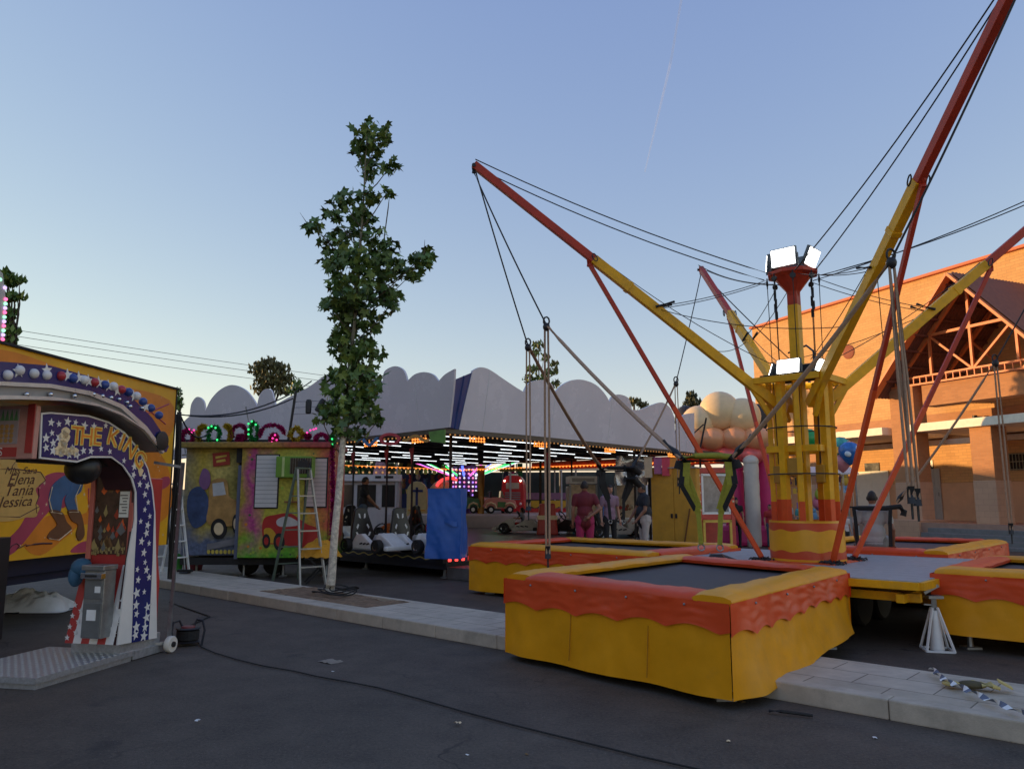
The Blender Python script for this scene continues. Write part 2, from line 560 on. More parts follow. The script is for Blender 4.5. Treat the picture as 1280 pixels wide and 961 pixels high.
# ------------------------------------------------------------ brick hall with gabled porch
def brick(name, c1, c2, mortar, bw=0.25, rh=0.07, ms=0.008):
    m = bpy.data.materials.new(name)
    m.use_nodes = True
    n, l = m.node_tree.nodes, m.node_tree.links
    b = n["Principled BSDF"]
    b.inputs["Roughness"].default_value = 0.85
    tc = n.new("ShaderNodeTexCoord")
    sp = n.new("ShaderNodeSeparateXYZ")
    l.new(tc.outputs["Object"], sp.inputs[0])
    ad = n.new("ShaderNodeMath"); ad.operation = 'ADD'
    l.new(sp.outputs[0], ad.inputs[0]); l.new(sp.outputs[1], ad.inputs[1])
    cb = n.new("ShaderNodeCombineXYZ")
    l.new(ad.outputs[0], cb.inputs[0]); l.new(sp.outputs[2], cb.inputs[1])
    bt = n.new("ShaderNodeTexBrick")
    bt.inputs["Scale"].default_value = 1
    bt.inputs["Brick Width"].default_value = bw
    bt.inputs["Row Height"].default_value = rh
    bt.inputs["Mortar Size"].default_value = ms
    bt.inputs["Color1"].default_value = (*c1, 1)
    bt.inputs["Color2"].default_value = (*c2, 1)
    bt.inputs["Mortar"].default_value = (*mortar, 1)
    l.new(cb.outputs[0], bt.inputs["Vector"])
    nt = n.new("ShaderNodeTexNoise")
    nt.inputs["Scale"].default_value = 0.7; nt.inputs["Detail"].default_value = 8; nt.inputs["Roughness"].default_value = 0.7
    l.new(tc.outputs["Object"], nt.inputs["Vector"])
    rp = n.new("ShaderNodeValToRGB")
    rp.color_ramp.elements[0].position, rp.color_ramp.elements[0].color = 0.3, (0.90, 0.885, 0.87, 1)
    rp.color_ramp.elements[1].position, rp.color_ramp.elements[1].color = 0.65, (1.08, 1.05, 1.0, 1)
    l.new(nt.outputs["Fac"], rp.inputs["Fac"])
    mx = n.new("ShaderNodeMix"); mx.data_type = 'RGBA'; mx.blend_type = 'MULTIPLY'; mx.inputs[0].default_value = 1
    l.new(bt.outputs["Color"], mx.inputs[6]); l.new(rp.outputs["Color"], mx.inputs[7])
    l.new(mx.outputs[2], b.inputs["Base Color"])
    bp = n.new("ShaderNodeBump"); bp.inputs["Strength"].default_value = 0.4; bp.inputs["Distance"].default_value = 0.008
    l.new(bt.outputs["Fac"], bp.inputs["Height"]); bp.invert = True
    l.new(bp.outputs[0], b.inputs["Normal"])
    return m
BRICK = brick("orange brick", (0.63, 0.36, 0.15), (0.56, 0.31, 0.125), (0.47, 0.27, 0.12), 0.36, 0.12, 0.010)
BRICKD = brick("darker red brick", (0.48, 0.225, 0.10), (0.41, 0.19, 0.085), (0.40, 0.22, 0.12))
TILE = brick("pale pink block plinth", (0.60, 0.37, 0.24), (0.57, 0.35, 0.225), (0.48, 0.29, 0.19), 0.4, 0.2, 0.006)
PLAST = mat("pale salmon render", (0.50, 0.31, 0.20), 0.85, var=0.1, scale=0.8, dirt=0.25)
STRIPE = mat("white slab edge", (0.68, 0.66, 0.60), 0.7, var=0.08, dirt=0.2)
TRUSS = mat("orange truss paint", (0.50, 0.15, 0.05), 0.5, var=0.1)
ROOFM = mat("brown corrugated sheet", (0.22, 0.085, 0.05), 0.6, var=0.15)
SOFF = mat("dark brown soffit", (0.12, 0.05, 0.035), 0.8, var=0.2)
GREYST = mat("grey step stone", (0.15, 0.16, 0.17), 0.75, var=0.15, dirt=0.3)
FLOORP = mat("pink terrace tile", (0.30, 0.20, 0.16), 0.5, var=0.12)
BX, BY = Vector((0.3906, -0.9206, 0)), Vector((0.9206, 0.3906, 0))
BO = Vector((15.17, 30.0, 0))
BRZ = math.atan2(BX.y, BX.x)
hall = thing("brick_hall", "orange brick hall with gabled steel porch and brick columns beyond the rides", "building", BO, BRZ)
FZ, WY = 0.75, 3.4          # terrace level, setback of the wall behind the columns
bp_ = Plane(BO + BY * WY, BX)
u0, zt = bp_.uv(940, 412)
zt2 = bp_.uv(1280, 310)[1]
ZT = (zt + zt2) / 2
UF = 9.0
# upper wall slab
w = MB()
w.box(((u0 + UF) / 2, WY + 0.2, (ZT + 5.15) / 2), (UF - u0, 0.4, ZT - 5.15))
w.build("upper_wall", BRICK, hall)
w = MB()
w.box(((u0 + UF) / 2, WY + 6, ZT / 2), (UF - u0 - .02, 11.6, ZT - .05))
w.build("hall_body", BRICK, hall)
w = MB(); w.box(((u0 + UF) / 2, WY + 0.15, ZT + 0.06), (UF - u0 + 0.12, 0.66, 0.12)); w.build("coping", mat("red coping", (0.40, 0.10, 0.04), 0.6), hall, bevel=0.01)
w = MB(); w.box(((u0 + UF) / 2, WY + 0.15, 4.80), (UF - u0, 0.5, 0.69)); w.build("brick_band", BRICKD, hall)
w = MB()
w.box((u0 / 2 - 0.3, 1.6, 4.28), (-u0 - 0.6, WY + 0.3, 0.3))
w.box((5.0, 1.6, 4.28), (8.9, WY + 0.3, 0.3))
w.build("slab_edge", STRIPE, hall, bevel=0.01)
w = MB(); w.box((u0 / 2 + 4.4, WY + 0.05, 3.95), (UF - u0 - 0.4, 0.3, 0.22)); w.build("inner_beam", STRIPE, hall)
# inner wall
w = MB(); w.box(((u0 + UF) / 2, WY - .06, 3.05), (UF - u0 - 0.3, 0.08, 1.55)); w.build("inner_wall", BRICK, hall)
w = MB(); w.box(((u0 + UF) / 2, WY - .07, FZ + 0.76), (UF - u0 - 0.32, 0.08, 1.52)); w.build("wainscot", PLAST, hall)
# medallions on the wall
for px, py, rr in ((1061, 440, 0.34), (1134, 440, 0.14)):
    u, z = bp_.uv(px, py)
    m_ = MB(); m_.lathe([(rr, 0), (rr, 0.03), (rr * .9, 0.045)], (u, WY, z), 28, M=Matrix.Rotation(R(90), 3, 'X')); m_.build("medallion", mat("dark red medallion", (0.20, 0.05, 0.025), .7), hall, smooth=True)
# vertical dirt streaks under the medallion as thin rain pipes are absent: one downpipe
# columns
def column(u, w_, z1, zp, base, dp=None):
    dp = dp or w_
    c = MB(); c.box((u + w_ / 2, dp / 2, (zp + 2.25) / 2), (w_ + 0.03, dp + 0.03, 2.25 - zp)); 
    c.build("column_plinth", TILE, hall, bevel=0.01)
    c = MB(); c.box((u + w_ / 2, dp / 2, (2.25 + z1) / 2), (w_, dp, z1 - 2.25)); c.build("column", BRICKD if base else BRICKD, hall)
column(-0.36, 1.08, 6.0, 0.0, True, .66)
column(2.9, 0.8, 4.13, FZ, False)
column(-5.0, 0.6, 4.13, FZ, False)
column(6.0, 1.0, 6.0, 0.0, False)
c = MB(); c.box((0.25, 0.2, 0.42), (1.6, 1.6, 0.84)); c.build("pedestal", TILE, hall, bevel=0.02)
# cross beam at gable foot between the columns
c = MB(); c.box((3.5, 0.5, 5.55), (5.0, 0.7, 0.9)); c.build("cross_beam", BRICKD, hall)
# terrace floor and steps
t = MB(); t.box(((u0 + UF) / 2 + 3, 1.5, FZ / 2), (UF - u0 + 6, 4.0, FZ)); t.build("terrace", FLOORP, hall)
for i in range(4):
    h = FZ - 0.16 - i * 0.16
    t = MB(); t.box((8.2, -0.5 - 0.36 * (i + .5), h / 2), (13.2, 0.355, h)); t.build("step", GREYST, hall, bevel=0.01)
# openings
def win(u, z, w_, h, bars=True):
    f_ = MB(); f_.box((u, WY - 0.115, z), (w_, 0.03, h)); fo = f_.build("window", GLASS, hall)
    if bars:
        b_ = MB()
        nb = int(w_ / 0.12)
        for i in range(nb + 1): b_.box((u - w_ / 2 + w_ * i / nb, WY - 0.16, z), (0.02, 0.02, h))
        for zz in (-h / 2 + .03, 0, h / 2 - .03): b_.box((u, WY - 0.165, z + zz), (w_, 0.012, 0.03))
        b_.build("window_bars", mat("dull green bars", (0.20, 0.20, 0.15), 0.6), fo)
ip = Plane(BO + BY * (WY - .1), BX)
for (x0, y0, x1, y1, bars) in ((1081, 579, 1100, 589, False), (1144, 576, 1167, 587, False), (1220, 569, 1285, 587, True), (1222, 595, 1247, 614, True), (1048, 578, 1060, 598, False)):
    ua, za = ip.uv(x0, y0); ub, zb = ip.uv(x1, y1)
    win((ua + ub) / 2, (za + zb) / 2, abs(ub - ua), abs(za - zb), bars)
for (x0, x1, mt, nm) in ((1071, 1113, mat("white metal shutter", (0.6, 0.62, 0.6), 0.5, var=0.06), "shutter_door"), (1148, 1178, mat("grey metal door", (0.28, 0.27, 0.27), 0.5, var=0.08), "metal_door")):
    ua, _ = ip.uv(x0, 620); ub, _ = ip.uv(x1, 620)
    d_ = MB()
    n_ = 2 if nm == "shutter_door" else 4
    for i in range(n_): d_.box((ua + (ub - ua) * (i + .5) / n_, WY - 0.13, FZ + 1.06), ((ub - ua) / n_ - 0.012, 0.05, 2.12))
    do = d_.build(nm, mt, hall)
    h_ = MB(); h_.bar((ub - 0.12, WY - 0.18, FZ + 1.0), (ub - 0.12, WY - 0.18, FZ + 1.15), 0.025); h_.build("handle", STEEL, do)
# gabled porch: ridge runs back into the wall
gp = Plane(BO, BX)
ua, za = gp.uv(1116, 486); um, zm = gp.uv(1203, 346)
GH = zm - za; GW = um - ua
ub = um + GW
back = WY
roof = MB()
TH = 0.12
ov = 0.7
def gp3(u, y, z): return Vector((u, y, z))
for sgn in (-1, 1):
    e = um + sgn * (GW + 0.35)
    ez = za - GH * 0.35 / GW
    nrm = Vector((sgn * GH, 0, GW)).normalized() * TH
    # corrugated sheet
    n_ = 46
    vs_, fs = [], []
    for i in range(n_ + 1):
        y = -ov + (back + ov) * i / n_
        wv = (0.02 if i % 2 else -0.02)
        o_ = Vector((sgn * GH, 0, GW)).normalized() * wv
        vs_ += [gp3(um, y, zm) + nrm + o_, gp3(e, y, ez) + nrm + o_]
    fs = [(2 * i, 2 * i + 1, 2 * i + 3, 2 * i + 2) for i in range(n_)]
    roof.add(vs_, fs, 0)
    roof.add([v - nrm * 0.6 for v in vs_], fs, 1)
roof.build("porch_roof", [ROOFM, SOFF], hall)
rk = MB()
for sgn in (-1, 1):
    e = um + sgn * (GW + 0.35); ez = za - GH * 0.35 / GW
    rk.bar((um, -ov, zm + .02), (e, -ov, ez + .02), 0.09, 0.34, up=Y3)
rk.build("rake_board", TRUSS, hall)
mz = mz_ = za + GH * 0.50
tr = MB()
def tz(u): return zm - GH * abs(u - um) / GW - 0.12
for y in (0.0, 0.28):
    for zz in (0.0, 0.28):
        tr.bar((ua - .2, y, za + 0.02 + zz), (ub + .2, y, za + 0.02 + zz), 0.065)
us = [ua + (ub - ua) * i / 4 for i in range(5)]
for sgn in (-1, 1):
    tr.bar((um, 0.14, zm - 0.15), (um + sgn * GW, 0.14, za + 0.1), 0.14)
for i in range(1, 4): tr.bar((us[i], 0.14, za + 0.3), (us[i], 0.14, tz(us[i])), 0.09)
tr.bar((us[1], 0.14, mz_ - .02), (us[2], 0.14, za + 0.3), 0.075)
tr.bar((us[3], 0.14, mz_ - .02), (us[2], 0.14, za + 0.3), 0.075)
tr.bar((us[1], 0.14, mz_), (us[2] - .05, 0.14, tz(us[2]) - .2), 0.07)
tr.bar((um - GW * 0.48, 0.14, mz), (um + GW * 0.48, 0.14, mz), 0.1)
for i in range(24):
    u = ua + (ub - ua) * (i + .5) / 24
    tr.bar((u, 0.0, za + 0.04), (u, 0.0, za + 0.28), 0.035)
tr.build("roof_truss", TRUSS, hall)
pu = MB()
for i in range(7):
    for sgn in (-1, 1):
        f_ = (i + .5) / 7
        pu.bar((um + sgn * GW * f_, -ov + .1, zm - GH * f_ - 0.03), (um + sgn * GW * f_, back, zm - GH * f_ - 0.03), 0.08)
pu.build("roof_purlins", SOFF, hall)
# second truss further back inside the porch
tr2 = MB()
for sgn in (-1, 1): tr2.bar((um, 2.4, zm - 0.2), (um + sgn * GW, 2.4, za + 0.1), 0.14)
tr2.bar((ua, 2.4, za), (ub, 2.4, za), 0.12)
tr2.bar((us[1], 2.4, mz_), (us[2], 2.4, za + 0.1), 0.08)
tr2.bar((us[3], 2.4, mz_), (us[2], 2.4, za + 0.1), 0.08)
tr2.build("rear_truss", TRUSS, hall)
cl = MB(); cl.box((ua + 1.2, WY - 0.3, 4.75), (0.3, 0.2, 0.18)); cl.lathe([(0.06, 0), (0.09, 0.1), (0.09, 0.18)], (ua + 1.2, WY - 0.45, 4.7), 10); cl.build("wall_lamp", BLACK, hall)

# unseen buildings added outside the frame on the sunset side to shade the rides
def block(name, label, x0, x1, y0, y1, h, col):
    b_ = thing(name, label, "building", ((x0 + x1) / 2, (y0 + y1) / 2, 0))
    m_ = MB(); m_.box((0, 0, h / 2), (x1 - x0, y1 - y0, h)); m_.build("wall", mat(label, col, 0.85, var=0.1, scale=0.4, dirt=0.2), b_)
    L_ = y1 - y0
    nwin = max(2, int(L_ / 3.4))
    for fl in range(max(1, int(h / 3.2))):
        for i in range(nwin):
            m_ = MB()
            m_.box(((x1 - x0) / 2 + .02, -L_ / 2 + (i + .5) * L_ / nwin, 1.6 + fl * 3.1), (0.06, 1.1, 1.3))
            m_.build("window", GLASS, b_)
    m_ = MB(); m_.box((0, 0, h + 0.12), (x1 - x0 + 0.4, y1 - y0 + 0.4, 0.24)); m_.build("parapet", STRIPE, b_)
    return b_
block("shade_block", "unseen cream apartment block added outside the left edge to shade the rides", -40, -29, -30, 29.5, 11.0, (0.42, 0.36, 0.28))

block("shadecaster", "long low warehouse building added unseen beyond the left edge to shade the hall base", -52, -44, 28, 62, 6.6, (0.44, 0.40, 0.34))  # unseen building added to keep sun off the hall's lower walls and steps
# ------------------------------------------------------------ bungee tower ride (local x = along kerb, y = away from it)
PW = Vector((4.15, 11.0, 0))
ride = thing("bungee_tower", "yellow and red bungee jump tower with four long masts and flood lamps", "fairground ride", PW, SRZ)
RM = root_matrix(ride)
def W(x, y, z): return RM @ Vector((x, y, z))
def L(p): return RM.inverted() @ Vector(p)
DZ = 0.75
d_ = MB()
for i in range(13):
    y0 = -1.95 + i * 0.3
    d_.box((0, y0 + 0.15, DZ - 0.02), (3.9, 0.292, 0.04))
d_.build("deck", ALU, ride, bevel=0.004)
e_ = MB()
for a, b in (((-1.95, -1.97), (1.95, -1.97)), ((1.97, -1.95), (1.97, 1.95)), ((-1.95, 1.97), (1.95, 1.97)), ((-1.97, -1.95), (-1.97, 1.95))):
    e_.bar((*a, DZ - .05), (*b, DZ - .05), 0.05, 0.08)
e_.build("deck_edge", YPAINT, ride)
ch = MB()
for o_ in (-0.7, 0.7):
    ch.bar((o_, -2.0, 0.56), (o_, 2.0, 0.56), 0.1, 0.16)
    ch.bar((-2.0, o_, 0.58), (2.0, o_, 0.58), 0.1, 0.14)
ch.bar((1.75, -1.95, 0.56), (1.75, 1.95, 0.56), 0.08, 0.09)
ch.bar((-1.9, -1.75, 0.56), (1.9, -1.75, 0.56), 0.08, 0.09)
ch.box((0.4, -1.72, 0.5), (0.45, 0.04, 0.22))
ch.build("chassis", YPAINT, ride)
un = MB(); un.box((0, 0.3, 0.42), (1.2, 2.8, 0.3)); un.box((0, 0, 0.3), (0.4, 3.6, 0.12)); un.build("underframe", DARK, ride)
for x in (-0.75, 0.75):
    for y in (-0.35, 0.4):
        wh = MB(); wh.lathe([(0.16, -0.1), (0.31, -0.1), (0.335, -0.07), (0.335, 0.07), (0.31, 0.1), (0.16, 0.1)], (x, y, 0.335), 24, M=Matrix.Rotation(R(90), 3, 'Y'))
        wo_ = wh.build("wheel", RUBBER, ride, smooth=True)
        rm = MB(); rm.lathe([(0.05, -.06), (0.17, -0.085), (0.17, 0.085), (0.05, .06)], (x, y, 0.335), 18, M=Matrix.Rotation(R(90), 3, 'Y')); rm.build("rim", STEEL, wo_, smooth=True)
# round skirt
def skirt_round():
    s_ = MB()
    n = 72
    zs = [DZ + 0.01, DZ + 0.045, DZ + 0.15, DZ + 0.43, DZ + 0.53, DZ + 0.56]
    vs_, fs, ms = [], [], []
    for j, z in enumerate(zs):
        for k_ in range(n):
            a = 2 * math.pi * k_ / n
            wv = 0.014 * math.sin(a * 9) if j in (2, 3) else 0
            r = 0.5 + 0.006 * math.sin(a * 5 + j)
            vs_.append((r * math.cos(a), r * math.sin(a), z + wv))
    mi = [0, 1, 0, 1, 0]
    for j in range(5):
        fs = [(j * n + k_, j * n + (k_ + 1) % n, (j + 1) * n + (k_ + 1) % n, (j + 1) * n + k_) for k_ in range(n)]
        if j == 0: s_.add(vs_, fs, mi[j])
        else:
            s_.f += fs; s_.m += [mi[j]] * n
    return s_
skirt_round().build("base_skirt", [mat("yellow skirt paint", (0.60, 0.30, 0.015), 0.35, var=0.08, scale=4, dirt=0.3), mat("red skirt paint", (0.45, 0.06, 0.02), 0.35, var=0.08, scale=4, dirt=0.3)], ride, smooth=True)
bp0 = MB(); bp0.box((0, 0, DZ + 0.008), (1.12, 1.12, 0.016)); bp0.build("base_plate", OPAINT, ride)
# posts
pr = 0.42
for i in range(8):
    a = 2 * math.pi * (i + 0.5) / 8 + (.12 if i % 2 else -.1)
    if i % 2 == 1: r_, wd = 0.40, 0.10
    else: r_, wd = pr, 0.075
    x, y = r_ * math.cos(a), r_ * math.sin(a)
    up_ = Vector((math.cos(a), math.sin(a), 0))
    p_ = MB()
    p_.bar((x, y, 0.8), (x, y, 1.57 + .03 * (i % 2)), wd, wd, 1, up=up_)
    p_.bar((x, y, 1.57 + .03 * (i % 2)), (x, y, 3.3), wd - .004, wd - .004, 0, up=up_)
    p_.build("post", [YPAINT, OPAINT], ride, bevel=0.004)
for z, hh in ((3.28, 0.09), (2.30, 0.09)):
    b_ = MB()
    q = 0.5 if z > 3.1 else 0.36
    for s_ in (-1, 1):
        b_.bar((-q, s_ * q, z), (q, s_ * q, z), 0.05, hh)
        b_.bar((s_ * q, -q + .03, z), (s_ * q, q - .03, z), 0.05, hh)
    b_.build("ring_beam", YPAINT, ride, bevel=0.004)
for z in (1.95, 2.6):
    st = MB(); st.tube([(0.475 * math.cos(2 * math.pi * k_ / 40), 0.475 * math.sin(2 * math.pi * k_ / 40), z) for k_ in range(40)], 0.009, 5, closed=True); st.build("strap_ring", WIRE, ride)
for i in range(5):
    a = 1.0 + i * 1.25
    bx_ = MB(); bx_.box((0.33 * math.cos(a), 0.33 * math.sin(a), 1.95 + 0.1 * (i % 2)), (0.14, 0.16, 0.24), a); bx_.build("winch", mat("dark yellow paint", (0.36, 0.20, 0.02), 0.5), ride, bevel=0.01)
# central mast and head
m_ = MB(); m_.bar((0, 0, 0.8), (0, 0, 4.42), 0.15, 0.15, 0); m_.bar((0, 0, 4.42), (0, 0, 4.72), 0.146, 0.146, 1); m_.build("mast", [YPAINT, RPAINT], ride, bevel=0.006)
h_ = MB(); h_.lathe([(0.08, 4.55), (0.10, 4.62), (0.27, 4.84), (0.37, 4.86), (0.37, 4.91), (0.05, 4.915)], (0, 0, 0), 8); h_.build("mast_head", RPAINT, ride)
def flood(c, az, tilt, w_=0.36, h=0.26):
    """flood lamp facing local azimuth az"""
    M = Matrix.Rotation(az, 3, 'Z') @ Matrix.Rotation(tilt, 3, 'X')      # faces -y before rotation
    c = Vector(c)
    f_ = MB()
    f_.box(c + M @ Vector((0, 0.03, 0)), (w_ + .03, 0.05, h + .03), M=M)
    f_.box(c + M @ Vector((0, 0.07, 0)), (w_ * .6, 0.05, h * .6), M=M)
    for s_ in (-1, 1): f_.box(c + M @ Vector((s_ * (w_ / 2 + .03), 0.03, -h * .3)), (0.012, 0.03, h * .9), M=M)
    fo = f_.build("flood_lamp", mat("lamp housing grey", (0.10, 0.12, 0.14), 0.5, metal=0.3), ride, bevel=0.006)
    l_ = MB(); l_.box(c + M @ Vector((0, -0.0025, 0)), (w_ - .01, 0.012, h - .01), M=M)
    l_.build("lens", FLOOD, fo)
for i, (az, t) in enumerate(((0, R(-4)), (R(90), R(-8)), (R(180), R(-4)), (R(-90), R(-30)))):
    u_ = Matrix.Rotation(az, 3, 'Z') @ Vector((0, -1, 0))
    flood(u_ * 0.31 + Vector((0, 0, 5.08)), az, (R(3), R(24), R(10), R(-6))[i], .35, .25)
    flood(u_ * 0.34 + Vector((0, 0, 3.47)), az, (R(-10), R(20), R(10), R(-20))[i], 0.32, 0.2)
tp = MB(); tp.box((0, 0, 3.35), (0.8, 0.8, 0.03)); tp.box((0.1, 0.1, 3.45), (0.45, 0.3, 0.14)); tp.build("top_plate", DARK, ride)
# pulleys under the head and the winch wires down to the tower
for i in range(8):
    a = 2 * math.pi * (i + .5) / 8
    x, y = 0.36 * math.cos(a), 0.36 * math.sin(a)
    p_ = MB()
    p_.lathe([(0.012, -0.014), (0.042, -0.014), (0.03, 0), (0.042, 0.014), (0.012, 0.014)], (x, y, 4.78), 14, M=Matrix.Rotation(a + R(90), 3, 'Z') @ Matrix.Rotation(R(90), 3, 'X'))
    p_.tube([(x, y, 4.86), (x, y, 4.70)], 0.010, 6)
    p_.build("pulley", BLACK, ride, smooth=True)
    x2, y2 = 0.33 * math.cos(a), 0.33 * math.sin(a)
    w_ = MB(); w_.tube([(x, y, 4.72), (x2, y2, 2.1)], 0.006, 5)
    if i % 2: w_.tube([(x, y, 4.60), (x - .002, y, 4.45)], 0.02, 6); w_.tube([(x, y, 4.4), (x, y, 4.28)], 0.024, 6)
    w_.build("winch_wire", WIRE, ride)
# arms
ARM_TIP, SPLIT = {}, {}
for nm, sx_, sy_ in (("left", -1, -1), ("near", 1, -1), ("far", -1, 1), ("right", 1, 1)):
    u_ = Matrix.Rotation(R(4.5 if nm == 'near' else 0), 3, 'Z') @ Vector((sx_, sy_, 0)).normalized()
    a0 = u_ * 0.30 + Z3 * 2.92
    tip = u_ * 4.72 + Z3 * 6.52
    if nm == "far": tip = u_ * 4.62 + Z3 * 6.4
    ARM_TIP[nm] = RM @ tip
    sp = a0.lerp(tip, 0.60)
    SPLIT[nm] = RM @ sp
    a_ = MB(); a_.bar(a0, sp, 0.112, 0.138)
    a_.bar(a0.lerp(tip, 0.48) - Z3 * 0.0, a0.lerp(tip, 0.492), 0.13, 0.158)
    ar = a_.build("mast_arm", YPAINT, ride, bevel=0.006)
    b_ = MB(); b_.bar(sp - (tip - a0).normalized() * .1, tip, 0.092, 0.114); b_.build("arm_extension", RPAINT, ar, bevel=0.006)
    c_ = MB()
    dn = (tip - a0).normalized()
    sd = u_.cross(Z3)
    for s_ in (-1, 1):
        l_ = MB(); l_.tube([sp + sd * s_ * 0.11 + dn * (0.05 * math.cos(k_ * .7)) + Z3 * (0.05 * math.sin(k_ * .7)) for k_ in range(9)], 0.009, 5, closed=True); l_.build("ring_lug", BLACK, ar)
    c_.tube([tip - Z3 * 0.06, tip - Z3 * 0.13], 0.03, 8)
    c_.tube([tip + sd * .07 - Z3 * .03, tip - sd * .07 - Z3 * .03], 0.03, 8)
    c_.build("tip_shackle", BLACK, ar)
    # bracket from the tower to the arm foot
    k_ = MB(); k_.bar(u_ * 0.42 + Z3 * 2.75, a0.lerp(tip, 0.1), 0.055, 0.07); k_.build("arm_bracket", YPAINT, ride, bevel=0.004)
    # red strut down to the deck
    f0 = a0.lerp(tip, 0.615) - Z3 * 0.12
    f1 = u_ * 0.66 + Z3 * (DZ + 0.05)
    s_ = MB(); s_.bar(f0, f1, 0.052, 0.062); s_.tube([f0 + Z3 * .06, f0 - Z3 * 0.04], 0.04, 8)
    so_ = s_.build("strut", RPAINT if nm != "right" else RPAINT, ride, bevel=0.006)
    s_ = MB(); s_.bar(f1 + (f0 - f1).normalized() * 0.02, f1.lerp(f0, 0.5), 0.056, 0.066); s_.build("strut_lower_length", OPAINT, so_, bevel=0.004)
    ft = MB(); ft.box(f1 - Z3 * 0.035, (0.18, 0.12, 0.02), math.atan2(u_.y, u_.x))
    for k_ in range(7):
        a = k_ * 0.9
        cc = f1 + Vector((0.1 * math.cos(a), 0.1 * math.sin(a), -0.03 + .012 * (k_ % 3)))
        ft.tube([cc + Vector((0.07 * math.cos(b), 0.09 * math.sin(b), .01 * math.sin(b * 3))) for b in [q * .7 for q in range(9)]], 0.008, 5)
    ft.build("strut_foot", BLACK, ride)
# guy wires from the head to the arms
HD = Vector((0, 0, 4.84))
for nm, u_ in (("left", (-1, -1)), ("near", (1, -1)), ("far", (-1, 1)), ("right", (1, 1))):
    u_ = Matrix.Rotation(R(4.5 if nm == 'near' else 0), 3, 'Z') @ Vector((*u_, 0)).normalized(); sd = u_.cross(Z3)
    tip = L(ARM_TIP[nm]); a0 = u_ * 0.3 + Z3 * 2.92
    for s_, t_ in ((-0.05, 0.995), (0.05, 0.94)):
        w_ = MB(); w_.tube(sag(u_ * 0.37 + HD + sd * s_ * 3, a0.lerp(tip, t_) + sd * s_ + Z3 * .08, 0.10), 0.009, 5); w_.build("guy_wire", WIRE, ride)
    for s_, t_ in ((-1, 0.40), (1, 0.40)):
        nxt = Matrix.Rotation(R(90) * s_, 3, 'Z') @ u_
        w_ = MB(); q_ = a0.lerp(tip, t_)
        w_.tube(sag(u_ * 0.36 + HD - Z3 * .05 + sd * s_ * .1, q_ + sd * s_ * .08, 0.05), 0.006, 5)
        w_.tube([q_ + sd * s_ * .08, q_.lerp(u_ * 0.36 + HD, 0.16) + sd * s_ * .08], 0.02, 6)
        w_.build("guy_wire", WIRE, ride)
    nx = Matrix.Rotation(R(90), 3, 'Z') @ u_
    w_ = MB(); w_.tube(sag(a0.lerp(tip, 0.40), nx * 0.3 + Z3 * 2.92 + (nx * 4.42 + Z3 * 3.6) * 0.24, 0.12), 0.006, 5); w_.build("guy_wire", WIRE, ride)
    w_ = MB(); w_.tube(sag(a0.lerp(tip, 0.58) + Z3 * .1, a0.lerp(tip, 0.02) + Z3 * 0.55, 0.1), 0.006, 5); w_.build("guy_wire", WIRE, ride)
c_ = MB()
c_.tube([(-0.5, 0.9, 3.9), (-0.15, 0.75, 3.95), (0.05, 0.5, 3.8), (0.12, 0.3, 3.4)], 0.016, 6); c_.build("power_cable", WIRE, ride)
pl_ = MB(); pl_.lathe([(0.1, DZ), (0.12, DZ + .05), (0.08, DZ + .1)], (-0.9, -.95, 0), 12); pl_.build("cable_coil", BLACK, ride)
mt_ = MB(); mt_.box((-1.0, -0.35, DZ + 0.006), (0.06, 1.7, 0.012), R(38)); mt_.build("rubber_strip", RUBBER, ride)

# ------------------------------------------------------------ trampolines
def pad_geo(mb, p, q, inw, width, thick, mi=0, seed=0.0, over=0.03):
    p, q, inw = Vector(p), Vector(q), Vector(inw).normalized()
    prof = [(-over, -0.05), (-over - .012, -0.01), (-over, thick * .55), (0.03, thick * .95), (width * .35, thick * 1.1), (width * .7, thick * 1.08), (width - .03, thick * .9), (width, thick * .45), (width - .015, -0.01)]
    n = 36
    vs_, fs = [], []
    Lg = (q - p).length
    for i in range(n + 1):
        c = p.lerp(q, i / n)
        ed = min(i, n - i)
        sq = 1 - 0.35 * max(0, 1 - ed / 1.2)
        for j, (a, z) in enumerate(prof):
            nn = nz((i / n * Lg * 3.2 + seed, a * 6, seed)) * 0.012 + nz((i / n * Lg * 11 + seed, a * 14, seed)) * 0.007
            vs_.append(c + inw * a + Z3 * (z * sq + (nn if 0 < j < 8 else 0)))
    m = len(prof)
    for i in range(n):
        for j in range(m - 1):
            fs.append((i * m + j, i * m + j + 1, (i + 1) * m + j + 1, (i + 1) * m + j))
    fs.append(tuple(range(m)))
    fs.append(tuple(n * m + j for j in range(m - 1, -1, -1)))
    mb.add(vs_, fs, mi)
def drape(mb, p, q, out, z0, z1, amp, wave, mi=0, flare=0.0, edge=None, seed=0.0, nu=90, nv=14):
    p, q, out = Vector(p), Vector(q), Vector(out).normalized()
    Lg = (q - p).length
    def fn(u, v):
        c = p.lerp(q, u)
        zz1 = z1 if not isinstance(z1, tuple) else z1[0] + (z1[1] - z1[0]) * u
        zb = zz1 if edge is None else zz1 + edge(u * Lg)
        z = z0 + (zb - z0) * v
        fold = amp * (v ** 1.3) * (math.sin(u * Lg * wave + 1.3 * nz((u * Lg * .9, v, seed))) + 0.7 * nz((u * Lg * 2.4, v * 1.2, seed + 5)))
        fold += 0.008 * nz((u * Lg * 6, v * 5, seed + 2))
        ew = min(1.0, min(u, 1 - u) * Lg / 0.32); ew = ew * ew * (3 - 2 * ew)
        fold = fold * ew
        zz = z + (0.0 if edge else 0.025 * nz((u * Lg * 1.4, 3, seed)) * v)
        return Vector((c.x, c.y, zz)) + out * (fold + flare * ew * v ** 1.6)
    mb.grid(fn, nu, nv, mi)
